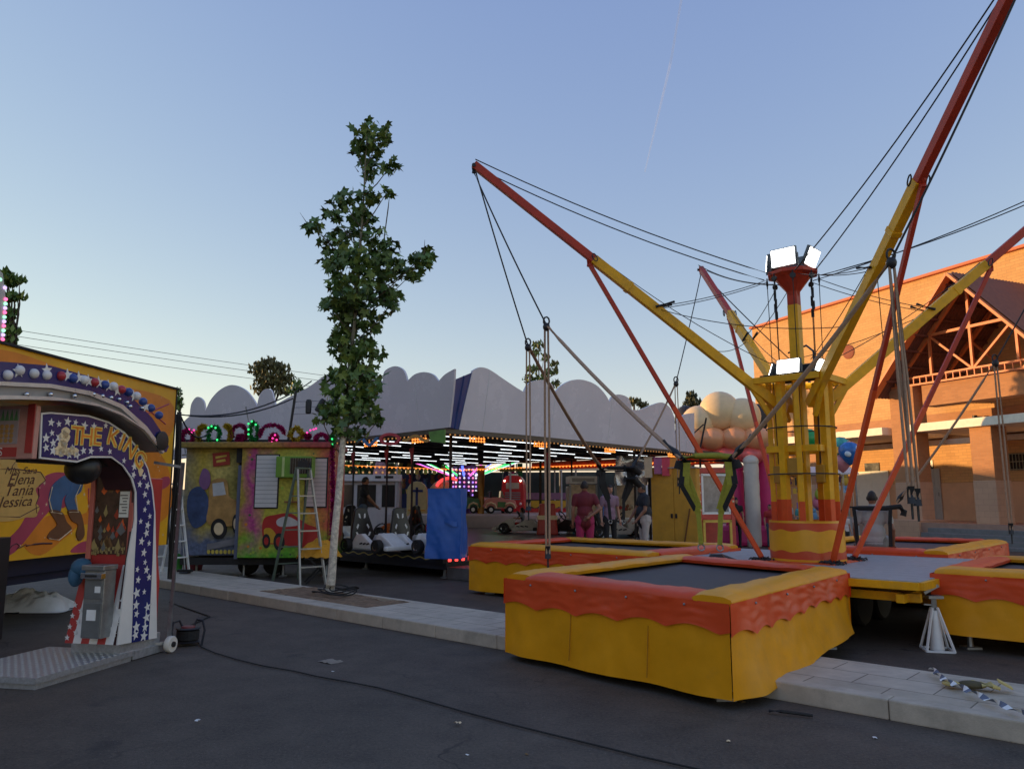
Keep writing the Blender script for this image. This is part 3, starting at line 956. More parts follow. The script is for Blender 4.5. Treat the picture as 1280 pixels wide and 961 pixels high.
def trampoline(label, corners, cols, zt=0.80, seed=0.0, flares=(0.03, 0.03, 0.03, 0.03), zb=0.06, zbs=None):
    """corners a,b,c,d counter-clockwise seen from above, world xy; cols = colour of the four pads ab, bc, cd, da"""
    cs = [Vector((x, y, 0)) for x, y in corners]
    ctr = sum(cs, Vector()) / 4
    t_ = thing("trampoline", label, "trampoline", ctr, 0, "trampolines around the bungee tower")
    P_ = [c - ctr for c in cs]
    inw = []
    for i in range(4):
        e = (P_[(i + 1) % 4] - P_[i]).normalized()
        n_ = Vector((-e.y, e.x, 0))
        if n_.dot(-P_[i]) < 0: n_ = -n_
        inw.append(n_)
    wd = 0.30
    fr = MB()
    for i in range(4):
        j = (i + 1) % 4
        fr.tube([P_[i] * .985 + Z3 * (zt - .06), P_[j] * .985 + Z3 * (zt - .06)], 0.035, 8)
    fr.build("frame", STEEL, t_)
    for i in range(4):
        lg = MB(); q_ = P_[i] * 0.86; lg.tube([q_ + Z3 * (zt - .06), q_ + Z3 * 0.02], 0.03, 8); lg.box(q_ + Z3 * 0.012, (0.16, 0.16, 0.024)); lg.build("leg", STEEL, t_)
    # bed, slightly sagging
    b_ = MB()
    Q = [P_[i] * 0.93 for i in range(4)]
    def bf(u, v):
        p_ = Q[0].lerp(Q[1], u).lerp(Q[3].lerp(Q[2], u), v)
        s_ = math.sin(math.pi * u) * math.sin(math.pi * v)
        return p_ + Z3 * (zt - 0.035 - 0.05 * s_)
    b_.grid(bf, 16, 16); b_.build("jumping_bed", BED, t_, smooth=True)
    for i in range(4):
        j = (i + 1) % 4
        p_, q_ = P_[i], P_[j]
        e = (q_ - p_).normalized()
        long_ = i % 2 == 1
        a0, a1 = (0.0, 0.0) if long_ else (wd * .93, wd * .93)
        m_ = MB()
        pad_geo(m_, p_ + e * a0 + Z3 * zt, q_ - e * a1 + Z3 * (zt - (0.0 if long_ else .008)), inw[i], wd, 0.06, 0, seed + i * 3)
        m_.build("edge_pad", cols[i], t_, smooth=True, angle=60)
        # curtain and valance
        oo = -inw[i] * 0.035
        s_ = MB()
        zz = zb if zbs is None else zbs[i]
        ee = e * .036
        drape(s_, p_ + oo - ee, q_ + oo + ee, -inw[i], zt - 0.02, zz, 0.022, 5.5, 0, flares[i], None, seed + i)
        s_.build("curtain", YEL, t_, smooth=True, angle=80)
        v_ = MB()
        wl_ = (q_ - p_).length
        nsc = 5 if i % 2 == 0 else 8
        drape(v_, p_ + oo * 1.3 - ee * 1.35, q_ + oo * 1.3 + ee * 1.35, -inw[i], zt - 0.005, zt - 0.26, 0.012, 5.5, 0, flares[i] * .22 + .012,
              lambda s, wl_=wl_, nsc=nsc: 0.05 * abs(math.sin(s / wl_ * math.pi * nsc)) - 0.02 * math.sin(s * 2.1), seed + i)
        v_.build("valance", RED, t_, smooth=True, angle=80)
        for k_ in range(1, 3) if flares[i] < .1 else ():
            sm3 = MB()
            b4 = p_.lerp(q_, k_ / 3 + .02 * k_) + oo * 1.12
            sm3.tube([b4 + Z3 * (zt - .26), b4 - inw[i] * (.004 + flares[i] * .2) + Z3 * (zt * .55), b4 - inw[i] * (.012 + flares[i] * .75) + Z3 * ((zz if not isinstance(zz, tuple) else max(zz)) + .05)], .004, 4)
            sm3.build("curtain_seam", mat("stitched yellow seam", (.34, .15, .004), .6), t_)
        ey = MB()
        for k_ in range(4):
            c = p_.lerp(q_, (k_ + .6) / 4.2) - inw[i] * 0.055 + Z3 * (zt - 0.045)
            ey.ell(c, 0.011, 8, 5)
        ey.build("eyelets", STEEL, t_)
    return t_
def loc4(x0, x1, y0, y1):
    return [tuple((RM @ Vector(q))[:2]) for q in ((x0, y0, 0), (x1, y0, 0), (x1, y1, 0), (x0, y1, 0))]
trampoline("nearest trampoline with yellow side pads and red scalloped curtain standing over the kerb", [(-0.02, 8.17), (1.69, 6.22), (3.67, 8.72), (2.28, 10.85)], [RED, YEL, RED, YEL], seed=1.0, flares=(0.03, 0.13, 0.02, 0.02), zbs=((0.06, 0.07), (0.07, 0.22), 0.22, (0.22, 0.06)))
t2 = loc4(-5.35, -1.75, -1.35, 1.35)
trampoline("trampoline between the kart ride and the bungee tower, a dark padded harness above it", [t2[1], t2[2], t2[3], t2[0]], [RED, YEL, RED, YEL], seed=20.0)
t3 = loc4(1.95, 5.4, -1.33, 1.33)
trampoline("trampoline cut by the right edge of the picture beside the white jack stand", [t3[3], t3[0], t3[1], t3[2]], [RED, YEL, RED, YEL], seed=40.0, zb=0.16)
t4 = loc4(-1.4, 1.25, 1.95, 6.1)
trampoline("far trampoline behind the tower with the man in grey sitting on it", t4, [RED, YEL, RED, YEL], seed=60.0)

# ------------------------------------------------------------ bungee ropes, cords and harnesses
def rope(label, top, J, ends, loose, r=0.011, cr=0.016):
    t_ = thing("bungee_rope", label, "rope", top, 0, "ropes and elastic cords hung from the mast tips")
    o_ = Vector(top)
    m_ = MB(); m_.tube(sag(Vector((0, 0, 0)), J - o_, 0.04), r, 6); m_.build("rope", WIRE, t_)
    h_ = MB()
    jj = J - o_
    h_.tube([jj + Vector((0.04 * math.cos(a), 0, 0.05 + 0.06 * math.sin(a))) for a in [k_ * .7 for k_ in range(9)]], 0.012, 6, closed=True)
    h_.ell(jj - Z3 * 0.03, (0.05, 0.05, 0.06), 10, 6)
    h_.build("hook", BLACK, t_, smooth=True)
    for e in ends:
        d = (e - J).normalized(); sd = d.cross(Z3).normalized()
        c_ = MB()
        for k_ in (-1.2, 0, 1.2): c_.tube(sag(jj + sd * .012 * k_, e - o_ + sd * .02 * k_, 0.06, 8), cr, 6)
        ln = (e - J).length
        c_.build("elastic_cord", CORD, t_)
        k2 = MB(); k2.tube([e - o_ - d * 0.32, e - o_ - d * 0.1, e - o_], [0.02, 0.045, 0.02], 8); k2.build("cord_clamp", BLACK, t_, smooth=True)
    for (dx, dy, zl) in loose:
        c_ = MB()
        lo = Vector((J.x + dx, J.y + dy, zl)) - o_
        for k_ in (-1, 1): c_.tube([jj - Z3 * .05 + X3 * .022 * k_, jj.lerp(lo, 0.5) + X3 * .03 * k_, lo + X3 * .02 * k_], cr * .9, 6)
        c_.build("elastic_cord", CORD, t_)
        k2 = MB(); k2.tube([lo + Z3 * .1, lo - Z3 * .06], [0.035, 0.04], 8); k2.tube([lo, lo - Z3 * .2], 0.012, 6); k2.build("cord_clamp", BLACK, t_, smooth=True)
    return t_
def harness(label, c, yaw, strap, bar_w=0.62, drop=0.85, padm=None):
    t_ = thing("harness", label, "harness", c, yaw, "jump harnesses")
    padm = padm or WEB
    b_ = MB(); b_.tube([(-bar_w / 2, 0, 0), (-bar_w / 4, 0, 0.02), (bar_w / 4, 0, 0.02), (bar_w / 2, 0, 0)], 0.035, 10); b_.build("spreader_bar", strap, t_, smooth=True)
    k_ = MB()
    for s_ in (-1, 1): k_.tube([(s_ * (bar_w / 2 - .02), 0, 0), (s_ * (bar_w / 2 + .04), 0, -0.05), (s_ * (bar_w / 2 + .06), 0, -0.12)], 0.05, 10)
    k_.tube([(-bar_w / 2, 0, -.035), (bar_w / 2, 0, -.035)], 0.02, 8)
    k_.build("end_padding", WEB, t_, smooth=True)
    for s_, dr in ((-1, drop), (1, drop)):
        x = s_ * bar_w * 0.42
        m_ = MB()
        p0, p1, p2, p3 = Vector((x, 0, -.03)), Vector((x + .02 * s_, -.02, -drop * .35)), Vector((x - .10 * s_, .02, -drop * .72)), Vector((x - .12 * s_, 0, -drop * 1.12))
        for a, b2, wd in ((p0, p1, 0.075), (p1, p2, 0.065), (p2, p3, 0.05)): m_.bar(a, b2 - Z3 * .004, wd, 0.02, up=Y3)
        m_.bar(p0 + X3 * .05 * s_, p2 + Z3 * .04 - X3 * .02 * s_, 0.05, 0.02, up=Y3)
        so_ = m_.build("strap", strap, t_)
        n_ = MB()
        n_.bar(p0 + X3 * .035 * s_ + Y3 * .014, p1 + X3 * .05 * s_, 0.06, 0.03, up=Y3); n_.bar(p1 + X3 * .05 * s_, p2 + X3 * .03 * s_ + Z3 * .03, 0.05, 0.03, up=Y3)
        n_.build("strap_lining", WEB, so_)
        r_ = MB(); r_.tube([p3 + Vector((0.035 * math.cos(a), 0, -0.035 + 0.035 * math.sin(a))) for a in [q * .7 for q in range(9)]], 0.008, 6, closed=True); r_.build("ring", STEEL, t_, smooth=True)
    return t_
STRAP = mat("yellow green webbing", (0.24, 0.24, 0.02), 0.7, var=0.2, scale=30)
H1 = at(884, 572, 8.45)
yaw1 = math.atan2(ARM_TIP["near"].y - ARM_TIP["left"].y, ARM_TIP["near"].x - ARM_TIP["left"].x)
harness("yellow green harness with black lining hanging empty over the nearest trampoline", H1, yaw1 * .55, STRAP, 0.52, 0.83)
H2 = at(770, 586, 13.9)
h2 = harness("dark padded harness hanging over the left trampoline in front of the standing men", H2, R(20), WEB, 0.6, 0.8)
pd = MB()
for k_ in (0, 1): pd.tube([(0.15, -.04, 0.02 - .2 * k_), (0.32, -.05, 0.02 - .2 * k_), (0.46, -.05, -.08 - .22 * k_)], [0.06, .075, 0.055], 10)
pd.build("thigh_padding", WEB, h2, smooth=True)
dx1 = Vector((math.cos(yaw1 * .55), math.sin(yaw1 * .55), 0))
J1 = at(683, 406, 10.2); J1b = at(660, 432, 11.3)
rope("dark rope from the left mast tip with cords pulled down to the yellow green harness", ARM_TIP["left"] - Z3 * .12, J1, [H1 - dx1 * 0.28], [(0, 0, 0.9)])
rope("dark rope from the left mast tip with cords slanting to the dark padded harness", ARM_TIP["left"] - Z3 * .12 + X3 * .03, J1b, [H2 - Vector((0.28, 0.1, 0))], [(0, 0.0, 1.5)], cr=0.013)
J2 = at(1114, 325, 7.1)
rope("dark rope from the nearest mast, long cords slanting to the yellow green harness", ARM_TIP["near"] - Z3 * .12, J2, [H1 + dx1 * 0.28], [(0.02, 0, 1.62), (0.10, 0.05, 1.6)])
J3 = at(1244, 452, 11.6)
H4 = at(1083, 628, 12.75)
rope("dark rope from the right mast tip with cords slanting to the seated man's harness", ARM_TIP["right"] - Z3 * .12, J3, [H4 + Vector((0.40, -0.2, 0))], [(0.0, 0.0, 1.15)])
J4 = at(845, 478, 14.4); 
rope("dark rope from the far mast tip with cords reaching the dark padded harness", ARM_TIP["far"] - Z3 * .12, J4, [H2 + Vector((0.3, 0.1, 0))], [(0.0, 0, 1.9)], cr=0.010)
J5 = at(1010, 470, 15.2)
rope("dark rope from the far mast tip reaching down behind the tower to the seated man", ARM_TIP["far"] - Z3 * .12 + X3 * .05, J5, [H4 + Vector((-0.40, 0.18, 0))], [], cr=0.012)
# white jack stand under the deck
J = onz(1172, 813, 0.0)
j_ = thing("jack_stand", "white steel jack stand with splayed legs under the deck edge by the right trampoline", "jack stand", J)
m_ = MB(); m_.tube([(0, 0, 0.02), (0, 0, 0.55)], 0.028, 8); m_.build("screw_post", STEEL, j_, smooth=True)
m_ = MB(); m_.lathe([(0.07, 0.01), (0.07, 0.03), (0.045, 0.3), (0.035, 0.42)], (0, 0, 0), 12); m_.build("inner_cone", WHITE, j_, smooth=True)
for k_ in range(4):
    a = R(45 + 90 * k_ - 15); b = R(45 + 90 * (k_ + 1) - 15)
    m_ = MB(); m_.bar((0.19 * math.cos(a), 0.19 * math.sin(a), 0.01), (0.035 * math.cos(a), 0.035 * math.sin(a), 0.45), 0.02); m_.bar((0.19 * math.cos(a), 0.19 * math.sin(a), 0.012), (0.19 * math.cos(b), 0.19 * math.sin(b), 0.012), 0.02); m_.build("leg", WHITE, j_)
m_ = MB(); m_.box((0, 0, 0.56), (0.16, 0.12, 0.03)); m_.bar((0.02, 0, 0.47), (-0.1, 0.02, 0.48), 0.015); m_.bar((-.1, 0, .6), (.06, 0, .68), .03); m_.build("head_plate", STEEL, j_)
# ------------------------------------------------------------ painted trailer on the left
TA, TB = Vector((-6.44, 6.2, 0)), Vector((-5.72, 13.0, 0))
TU = (TB - TA).normalized()
tp_ = Plane(TA, TU)                       # panel plane, N to the right (towards the road)
TN = tp_.N
trailer = thing("painted_trailer", "fairground trailer with yellow orange mural of a scroll and cowboy boots, blue skirt below", "trailer", TA, math.atan2(TU.y, TU.x))
TL = (TB - TA).length
PANEL = mat("mural yellow", (0.66, 0.35, 0.012), 0.42, var=0.18, scale=0.9, dirt=0.12)
OR1 = mat("mural orange", (0.58, 0.20, 0.018), 0.42, var=0.2, scale=1.5)
MAG = mat("mural magenta", (0.34, 0.05, 0.10), 0.42, var=0.2, scale=1.5)
SCR = mat("mural parchment", (0.50, 0.33, 0.10), 0.45, var=0.15, scale=2)
INK = mat("mural dark ink", (0.06, 0.02, 0.015), 0.5, var=0.2)
JEAN = mat("mural denim blue", (0.035, 0.10, 0.22), 0.45, var=0.25, scale=3)
BOOT = mat("mural boot brown", (0.12, 0.055, 0.025), 0.45, var=0.25, scale=3)
CREAM = mat("mural cream line", (0.62, 0.52, 0.34), 0.45, var=0.1)
Z0, Z1 = 0.86, 3.45
m_ = MB(); m_.box((TL / 2, 0.06, (Z0 + Z1) / 2), (TL, 0.08, Z1 - Z0)); pan = m_.build("mural_panel", PANEL, trailer)
def tpoly(mb, pts, t, mi): mb.prism([(u, z) for u, z in tp_.poly(pts)], (0, 0.0, 0) , X3, Z3, 0, mi)
art = MB()
def flat(mb, pts2, lift, mi, org=(0, 0.02, 0), U=X3, V=Z3):
    """a painted patch: thin raised plate"""
    mb.prism(pts2, Vector(org), U, V, lift, mi)
def smooth_poly(pts, n=5):
    P = [Vector((*p, 0)) for p in pts]
    out = []
    N_ = len(P)
    for i in range(N_):
        a, b, c, d = P[i - 1], P[i], P[(i + 1) % N_], P[(i + 2) % N_]
        for k_ in range(n):
            t = k_ / n
            v = 0.5 * ((2 * b) + (c - a) * t + (2 * a - 5 * b + 4 * c - d) * t * t + (3 * b - a - 3 * c + d) * t ** 3)
            out.append((v.x, v.y))
    return out
def tpatch(pts, lift, mi, sm=True):
    q = tp_.poly(pts)
    flat(art, smooth_poly(q) if sm else q, lift, mi)
tpatch([(-30, 440), (20, 440), (120, 475), (213, 500), (213, 545), (180, 530), (130, 505), (60, 470), (-30, 462)], 0.002, 1)
tpatch([(52, 600), (75, 590), (100, 600), (85, 632), (62, 640), (20, 690), (-10, 695), (25, 660), (40, 630)], 0.003, 2)
tpatch([(30, 676), (60, 645), (110, 640), (108, 600), (140, 590), (190, 560), (213, 590), (213, 640), (180, 660), (110, 655), (88, 668), (52, 694)], 0.0025, 1)
tpatch([(90, 690), (102, 678), (118, 676), (118, 688)], 0.004, 2)
tpatch([(192, 612), (202, 598), (212, 596), (213, 605), (203, 612)], 0.004, 2)
# scroll
tpatch([(-40, 575), (0, 572), (22, 572), (25, 585), (52, 590), (58, 600), (50, 607), (46, 612), (49, 622), (46, 630), (47, 645), (26, 646), (-40, 645)], 0.006, 3)
tpatch([(-40, 640), (0, 641), (40, 630), (50, 633), (46, 642), (20, 650), (-2, 652), (-40, 652)], 0.008, 3)
tpatch([(0, 570), (12, 569), (22, 575), (16, 583), (4, 583)], 0.009, 3)
def stroke(pts, w_, lift, mi, org=(0, 0.02, 0)):
    q = tp_.poly(pts)
    a = []
    m2 = MB(); m2.tube([Vector((u, 0.02 - lift, z)) for u, z in q], w_, 5, mi); art.merge(m2)
for pts in ([(-20, 586), (20, 586), (52, 590), (58, 600), (50, 607)], [(-20, 645), (26, 646), (50, 633)], [(0, 570), (12, 569), (22, 575), (16, 583)], [(49, 610), (50, 620), (46, 630), (47, 641)]):
    stroke(pts, 0.006, 0.007, 4)
ta = math.atan2(tp_.uv(45, 607)[1] - tp_.uv(5, 604)[1], 1)
for txt, px, py, sz in (("Miss Sara", 27, 592, 0.125), ("Elena", 27, 605, 0.185), ("Tania", 24, 619, 0.195), ("Jessica", 20, 633, 0.185)):
    u, z = tp_.uv(px, py)
    art.text(txt, u, z, sz, Vector((0, 0.012, 0)), X3, Z3, 0.002, 4, 0.04, 0.35, 1.15)
stroke([(12, 688), (16, 682), (22, 679), (26, 682), (22, 686), (27, 684), (34, 680)], 0.006, 0.007, 4)
stroke([(34, 682), (44, 680), (54, 679), (66, 679)], 0.012, 0.007, 4)
# legs with boots
tpatch([(84, 594), (95, 598), (92, 612), (80, 622), (76, 640), (66, 640), (62, 625), (66, 608), (76, 598)], 0.012, 5)
tpatch([(92, 598), (104, 600), (102, 614), (94, 622), (98, 640), (88, 640), (82, 625), (88, 612)], 0.014, 5)
tpatch([(63, 638), (78, 640), (84, 652), (90, 660), (84, 668), (70, 674), (60, 672), (64, 664), (72, 655)], 0.016, 6)
tpatch([(86, 638), (99, 638), (104, 650), (106, 668), (100, 676), (96, 668), (98, 656), (90, 650)], 0.018, 6)
for pts in ([(62, 673), (74, 675), (90, 662)], [(64, 640), (78, 642)], [(87, 640), (99, 640)], [(66, 608), (62, 625), (66, 640)], [(104, 600), (95, 620), (98, 640)]): stroke(pts, 0.007, 0.014, 7)
for _ in range(70):
    px, py = random.uniform(0, 205), random.uniform(470, 690)
    u, z = tp_.uv(px, py)
    if z > Z1 - .1 or z < Z0 + .05: continue
    art.star(u, z, random.choice((0.014, 0.02, 0.03)), Vector((0, 0.017, 0)), X3, Z3, 0.002, 7, random.random(), 0.25)
for pts in ([(150, 505), (170, 520), (190, 515), (208, 530)], [(112, 610), (113, 655)], [(180, 500), (195, 512), (212, 505)]): stroke(pts, 0.012, 0.004, 2)
art.build("mural_painting", [PANEL, OR1, MAG, SCR, INK, JEAN, BOOT, CREAM], pan)
m_ = MB(); m_.box((TL / 2, 0.05, Z1 + 0.015), (TL + .06, 0.14, 0.03)); m_.box((TL + .015, 0.06, (Z0 + Z1) / 2), (0.03, 0.1, Z1 - Z0)); m_.build("panel_frame", DARK, trailer)
m_ = MB(); m_.box((TL / 2, 1.35, 2.1), (TL - .1, 2.3, 2.5)); m_.build("trailer_body", mat("trailer body ochre", (0.35, 0.18, 0.03), 0.6), trailer)
m_ = MB(); m_.box((TL / 2 - .2, 0.3, 0.74), (TL - .4, 0.05, 0.22)); m_.box((TL / 2 - .3, 0.42, 0.58), (TL - .6, 0.04, 0.14)); m_.build("side_skirt", mat("very dark blue skirt", (.008, .014, .05), .5), trailer, bevel=0.01)
m_ = MB(); m_.box((TL / 2, 1.4, 0.7), (TL - .6, 1.8, 0.2)); m_.build("chassis", DARK, trailer)
for x in (1.6, 2.5):
    for y in (0.55, 2.2):
        m_ = MB(); m_.lathe([(0.2, -0.1), (0.36, -0.1), (0.38, -0.06), (0.38, 0.06), (0.36, 0.1), (0.2, 0.1)], (x, y, 0.38), 20, M=Matrix.Rotation(R(90), 3, 'X')); m_.build("wheel", RUBBER, trailer, smooth=True)
for x in (0.3, TL - 0.3):
    m_ = MB(); m_.tube([(x, 0.5, 0.02), (x, 0.5, 0.8)], 0.03, 8); m_.box((x, .5, .015), (.15, .15, .03)); m_.build("jack_leg", STEEL, trailer)
# lit sign board standing on the trailer roof
s0 = at(-9, 430, 9.0)
sg = thing("light_board", "tall narrow board edged with pink and green bulbs on the trailer roof", "sign", (s0.x, s0.y, 3.46), R(80))
m_ = MB(); m_.prism([(-0.5, 0), (0.12, 0), (0.10, 0.55), (0.02, 0.85), (-0.2, 0.95), (-0.5, 0.95)], (0, 0.03, 0), X3, Z3, 0.05); m_.build("board", mat("silver grey board", (0.35, 0.36, 0.38), 0.4), sg)
for i in range(12):
    q = Vector((0.105 - 0.02 * (i / 12), -0.03, 0.05 + i * 0.055)) if i < 10 else Vector((0.06 - .08 * (i - 10), -0.03, .68 + .08 * (i - 10)))
    m_ = MB(); m_.ell(q, 0.022, 8, 6); m_.build("bulb", [mat("pink bulb", (1, 0.15, 0.35), emit=1.6), mat("pale green bulb", (0.4, 1, 0.6), emit=1.2), mat("pale violet bulb", (0.7, 0.5, 1.0), emit=1.2)][(i * 2) % 3], sg, smooth=True)
m_ = MB(); m_.bar((-.1, 0.02, 0), (-.1, .02, .9), .05); m_.build("support", STEEL, sg)

# ------------------------------------------------------------ punching machine
KRZ = R(-11.3)
KO = Vector((-3.70, 8.5, 0))
king = thing("punching_machine", "star spangled punching machine with a black ball under its curved arm and silver hood", "arcade machine", KO, KRZ)
KR, KB = Vector((math.cos(KRZ), math.sin(KRZ), 0)), Vector((-math.sin(KRZ), math.cos(KRZ), 0))
def kplane(x): return Plane(KO + KR * x, KB)
kp0 = kplane(0.0)
STAR_B = mat("star panel blue", (0.014, 0.020, 0.13), 0.2, var=0.12, scale=4)
KWHITE = mat("panel white", (0.60, 0.63, 0.66), 0.3, var=0.05)
KRED = mat("panel red", (0.34, 0.03, 0.03), 0.35, var=0.15)
KDARK = mat("machine dark sides", (0.05, 0.02, 0.025), 0.4, var=0.2)
LETO = mat("letter orange", (0.75, 0.20, 0.02), 0.35, var=0.3, scale=12)
LETY = mat("letter gold edge", (0.80, 0.55, 0.15), 0.35, var=0.1)
TREAD = mat("diamond plate", (0.46, 0.47, 0.48), 0.40, metal=0.55, var=0.2, scale=30, dirt=0.3, bump=0.2, bscale=60)
# diamond plate base with raised lugs
b_ = MB(); b_.box((-0.50, -1.10, 0.075), (1.0, 1.26, 0.05)); b_.box((-0.24, -.24, 0.05), (0.48, 0.5, 0.08)); b_.box((-.5, -1.10, 0.025), (0.96, 1.2, 0.05)); 
for i in range(26):
    for j in range(32):
        x, y = -0.97 + i * 0.038, -1.71 + j * 0.039
        if (i + j) % 2: continue
        if x < -1.0 or x > -0.02: continue
        b_.box((x, y, 0.1025), (0.03, 0.009, 0.006), R(45 if i % 2 else -45))
b_.build("foot_plate", TREAD, king)
b_ = MB(); b_.box((-0.30, -0.36, 0.15), (0.56, 0.60, 0.12)); b_.build("plinth", TREAD, king)
# body : side outline traced on the side plane, thickness across
side_px = [(145, 806), (195, 797), (194, 700), (193, 640), (190, 610), (184, 585), (172, 560), (155, 540), (135, 527), (110, 519), (62, 515), (50, 516), (48, 573), (95, 578), (112, 572), (138, 572), (152, 582), (163, 598), (168, 615), (167, 650), (160, 700)]
side = kp0.poly(side_px)
arm_px = [(190, 610), (184, 585), (172, 560), (155, 540), (135, 527), (110, 519), (62, 515), (50, 516), (48, 573), (95, 578), (112, 572), (138, 572), (152, 582), (163, 598), (168, 612)]
m_ = MB(); m_.prism(kp0.poly(arm_px), (0, 0, 0), Y3, Z3, -0.34, 0)
m_.prism(side, (-.001, 0, 0), Y3, Z3, -0.03, 0)
m_.build("arm_shell", KDARK, king)
LIFT = 0.0
def kflat(mb, pts, lift, mi, sm=False, sub=None):
    q = kp0.poly(pts)
    if sm: q = smooth_poly(q, 4)
    mb.prism(q, (0, 0, 0), Y3, Z3, lift, mi)
# side plate white then blue band
m_ = MB()
kflat(m_, side_px, 0.012, 0)
kflat(m_, [(163, 803), (184, 799), (189, 700), (191, 640), (188, 611), (182.5, 586), (170, 561), (153, 542), (134, 529), (109, 521), (62, 517), (52, 518), (50, 571), (95, 575.5), (112, 569.5), (138, 570), (153, 581), (165, 598), (169.5, 615), (170, 650), (167, 700)], 0.016, 1)
kflat(m_, [(145, 806), (160, 803), (166, 700), (169, 660), (165, 660), (158, 700)], 0.015, 0)
pl = m_.build("star_panel", [KWHITE, STAR_B], king)
sm_ = MB()
def inpoly(pt, poly):
    x, y = pt; c = False
    for i in range(len(poly)):
        (x1, y1), (x2, y2) = poly[i], poly[i - 1]
        if (y1 > y) != (y2 > y) and x < (x2 - x1) * (y - y1) / (y2 - y1) + x1: c = not c
    return c
bx = [(163, 803), (184, 799), (189, 700), (191, 640), (188, 611), (182.5, 586), (170, 561), (153, 542), (134, 529), (109, 521), (62, 517), (52, 518), (50, 571), (95, 575.5), (112, 569.5), (138, 570), (153, 581), (165, 598), (169.5, 615), (170, 650), (167, 700)]
placed = []
tries = 0
rs_ = random.Random(5)
while len(placed) < 58 and tries < 9000:
    tries += 1
    px, py = rs_.uniform(54, 187), rs_.uniform(522, 800)
    if not all(inpoly((px + dx_, py + dy_), bx) for dx_, dy_ in ((0, 0), (3.2, 0), (-3.2, 0), (0, 4), (0, -4))): continue
    if 84 < px < 172 and 530 < py < 578 and inpoly((px, py), [(86, 533), (130, 533), (165, 560), (178, 580), (165, 582), (150, 572), (128, 560), (86, 558)]): continue
    if any((px - a) ** 2 + (py - b) ** 2 < 9.5 ** 2 for a, b in placed): continue
    placed.append((px, py))
    u, z = kp0.uv(px, py)
    sm_.star(u, z, rs_.choice((0.032, 0.040, 0.046)) * (1.3 if py > 740 else 1.0), (0.016, 0, 0), Y3, Z3, 0.003, 0, rs_.uniform(-.3, .3))
sm_.build("stars", KWHITE, pl)
lt = MB()
let = [("T", 93, 546, 0), ("H", 105.5, 547, 0.0), ("E", 118.5, 547, 0.0), ("K", 137, 549, -0.22), ("I", 147, 554, -0.40), ("N", 156.5, 561, -0.60), ("G", 168, 573, -0.80)]
for ch_, px, py, rot in let:
    u, z = kp0.uv(px, py + 9 if ch_ in "THE" else py + 7)
    for (du, dz, lf, mi, s_) in ((0, 0, 0.006, 0, 0.235), (0.010, 0.010, 0.004, 1, 0.235), (-0.010, -0.010, 0.0036, 1, 0.235), (0.010, -0.008, 0.0032, 1, 0.235), (-.010, 0.008, 0.0028, 1, .235)):
        lt.text(ch_, u + du, z + dz, s_, (0.016, 0, 0), Y3, Z3, lf, mi, rot, 0, 1.02)
lt.build("lettering", [LETO, LETY], pl)
# small figures either side of the lettering are a generic cluster of cream shapes
fg = MB()
for px, py, r_ in ((80, 541, 0.045), (78, 549, 0.06), (76, 558, 0.05), (174, 590, 0.035), (172, 583, .03)):
    u, z = kp0.uv(px, py); fg.prism([(u + r_ * math.cos(a) * (1 + .3 * math.sin(3 * a)), z + r_ * 1.2 * math.sin(a)) for a in [k_ * math.pi / 7 for k_ in range(14)]], (0.016, 0, 0), Y3, Z3, 0.003, 0)
for i_ in range(6):
    u, z = kp0.uv(70 + i_ * 4.5, 563 + (i_ % 2) * 2); fg.prism([(u + .035 * math.cos(a) * (1 + .35 * math.sin(5 * a + i_)), z + .04 * math.sin(a)) for a in [k_ * math.pi / 7 for k_ in range(14)]], (0.016, 0, 0), Y3, Z3, 0.003, 0)
fg.build("cream_figures", CREAM, pl)
# front column with game art, coin box
yf = -0.42
m_ = MB(); m_.prism([(-0.56, 0.2), (0.0, 0.2), (0.0, 0.75), (-0.04, 1.0), (-0.04, 1.82), (-0.48, 1.82), (-0.48, 1.0), (-0.56, 0.75)], (0, -0.15, 0), X3, Z3, 0.46, 0); m_.build("front_column", KRED, king, bevel=0.01)
fp = Plane(KO + KB * -0.42, KR)            # front face plane: U = across to the right
def fuv(px, py): return fp.uv(px, py)
# sloping lower front
m_ = MB()
for i in range(6):
    a, b2 = -0.54 + i * 0.09, -0.54 + (i + 1) * 0.09
    m_.add([(a, -0.80, 0.21), (b2, -0.80, 0.21), (b2, -0.625, 0.95), (a, -0.625, 0.95)], [(0, 1, 2, 3)], i % 2)
m_.add([(-0.54, -.80, .21), (-.54, -.625, .95), (-.54, -.2, .95), (-.54, -.2, .21)], [(0, 1, 2, 3)], 1)
for i in range(14):
    z = 0.26 + i * 0.05; m_.star(-0.52 + 0.08 * (i % 2) if i < 7 else -0.07 + .06 * (i % 2), z if i < 7 else z - .3, 0.03, (0, -0.806 + 0.236 * ((z if i < 7 else z - .3) - .21) , 0), X3, Z3, 0.004, 1)
m_.build("striped_front", [KRED, KWHITE], king)
m_ = MB(); m_.box((-0.27, -0.617, 1.47), (0.42, 0.012, 0.84)); ap = m_.build("game_art", mat("art dark backdrop", (0.055, 0.03, 0.022), 0.3, var=0.6, scale=9), king)
fl = MB()
rr = random.Random(3)
for i in range(34):
    x, z = rr.uniform(-0.46, -0.08), rr.choice((rr.uniform(1.08, 1.32), rr.uniform(1.05, 1.5), rr.uniform(1.5, 1.8)))
    h_ = rr.uniform(0.03, 0.1); w_ = h_ * rr.uniform(.3, .6)
    fl.prism([(x - w_, z), (x, z - h_ * .5), (x + w_, z), (x + w_ * .4, z + h_ * .5), (x + w_ * .1, z + h_), (x - w_ * .5, z + h_ * .4)], (0, -0.6235, 0), X3, Z3, 0.002 + .0004 * (i % 5), i % 5)
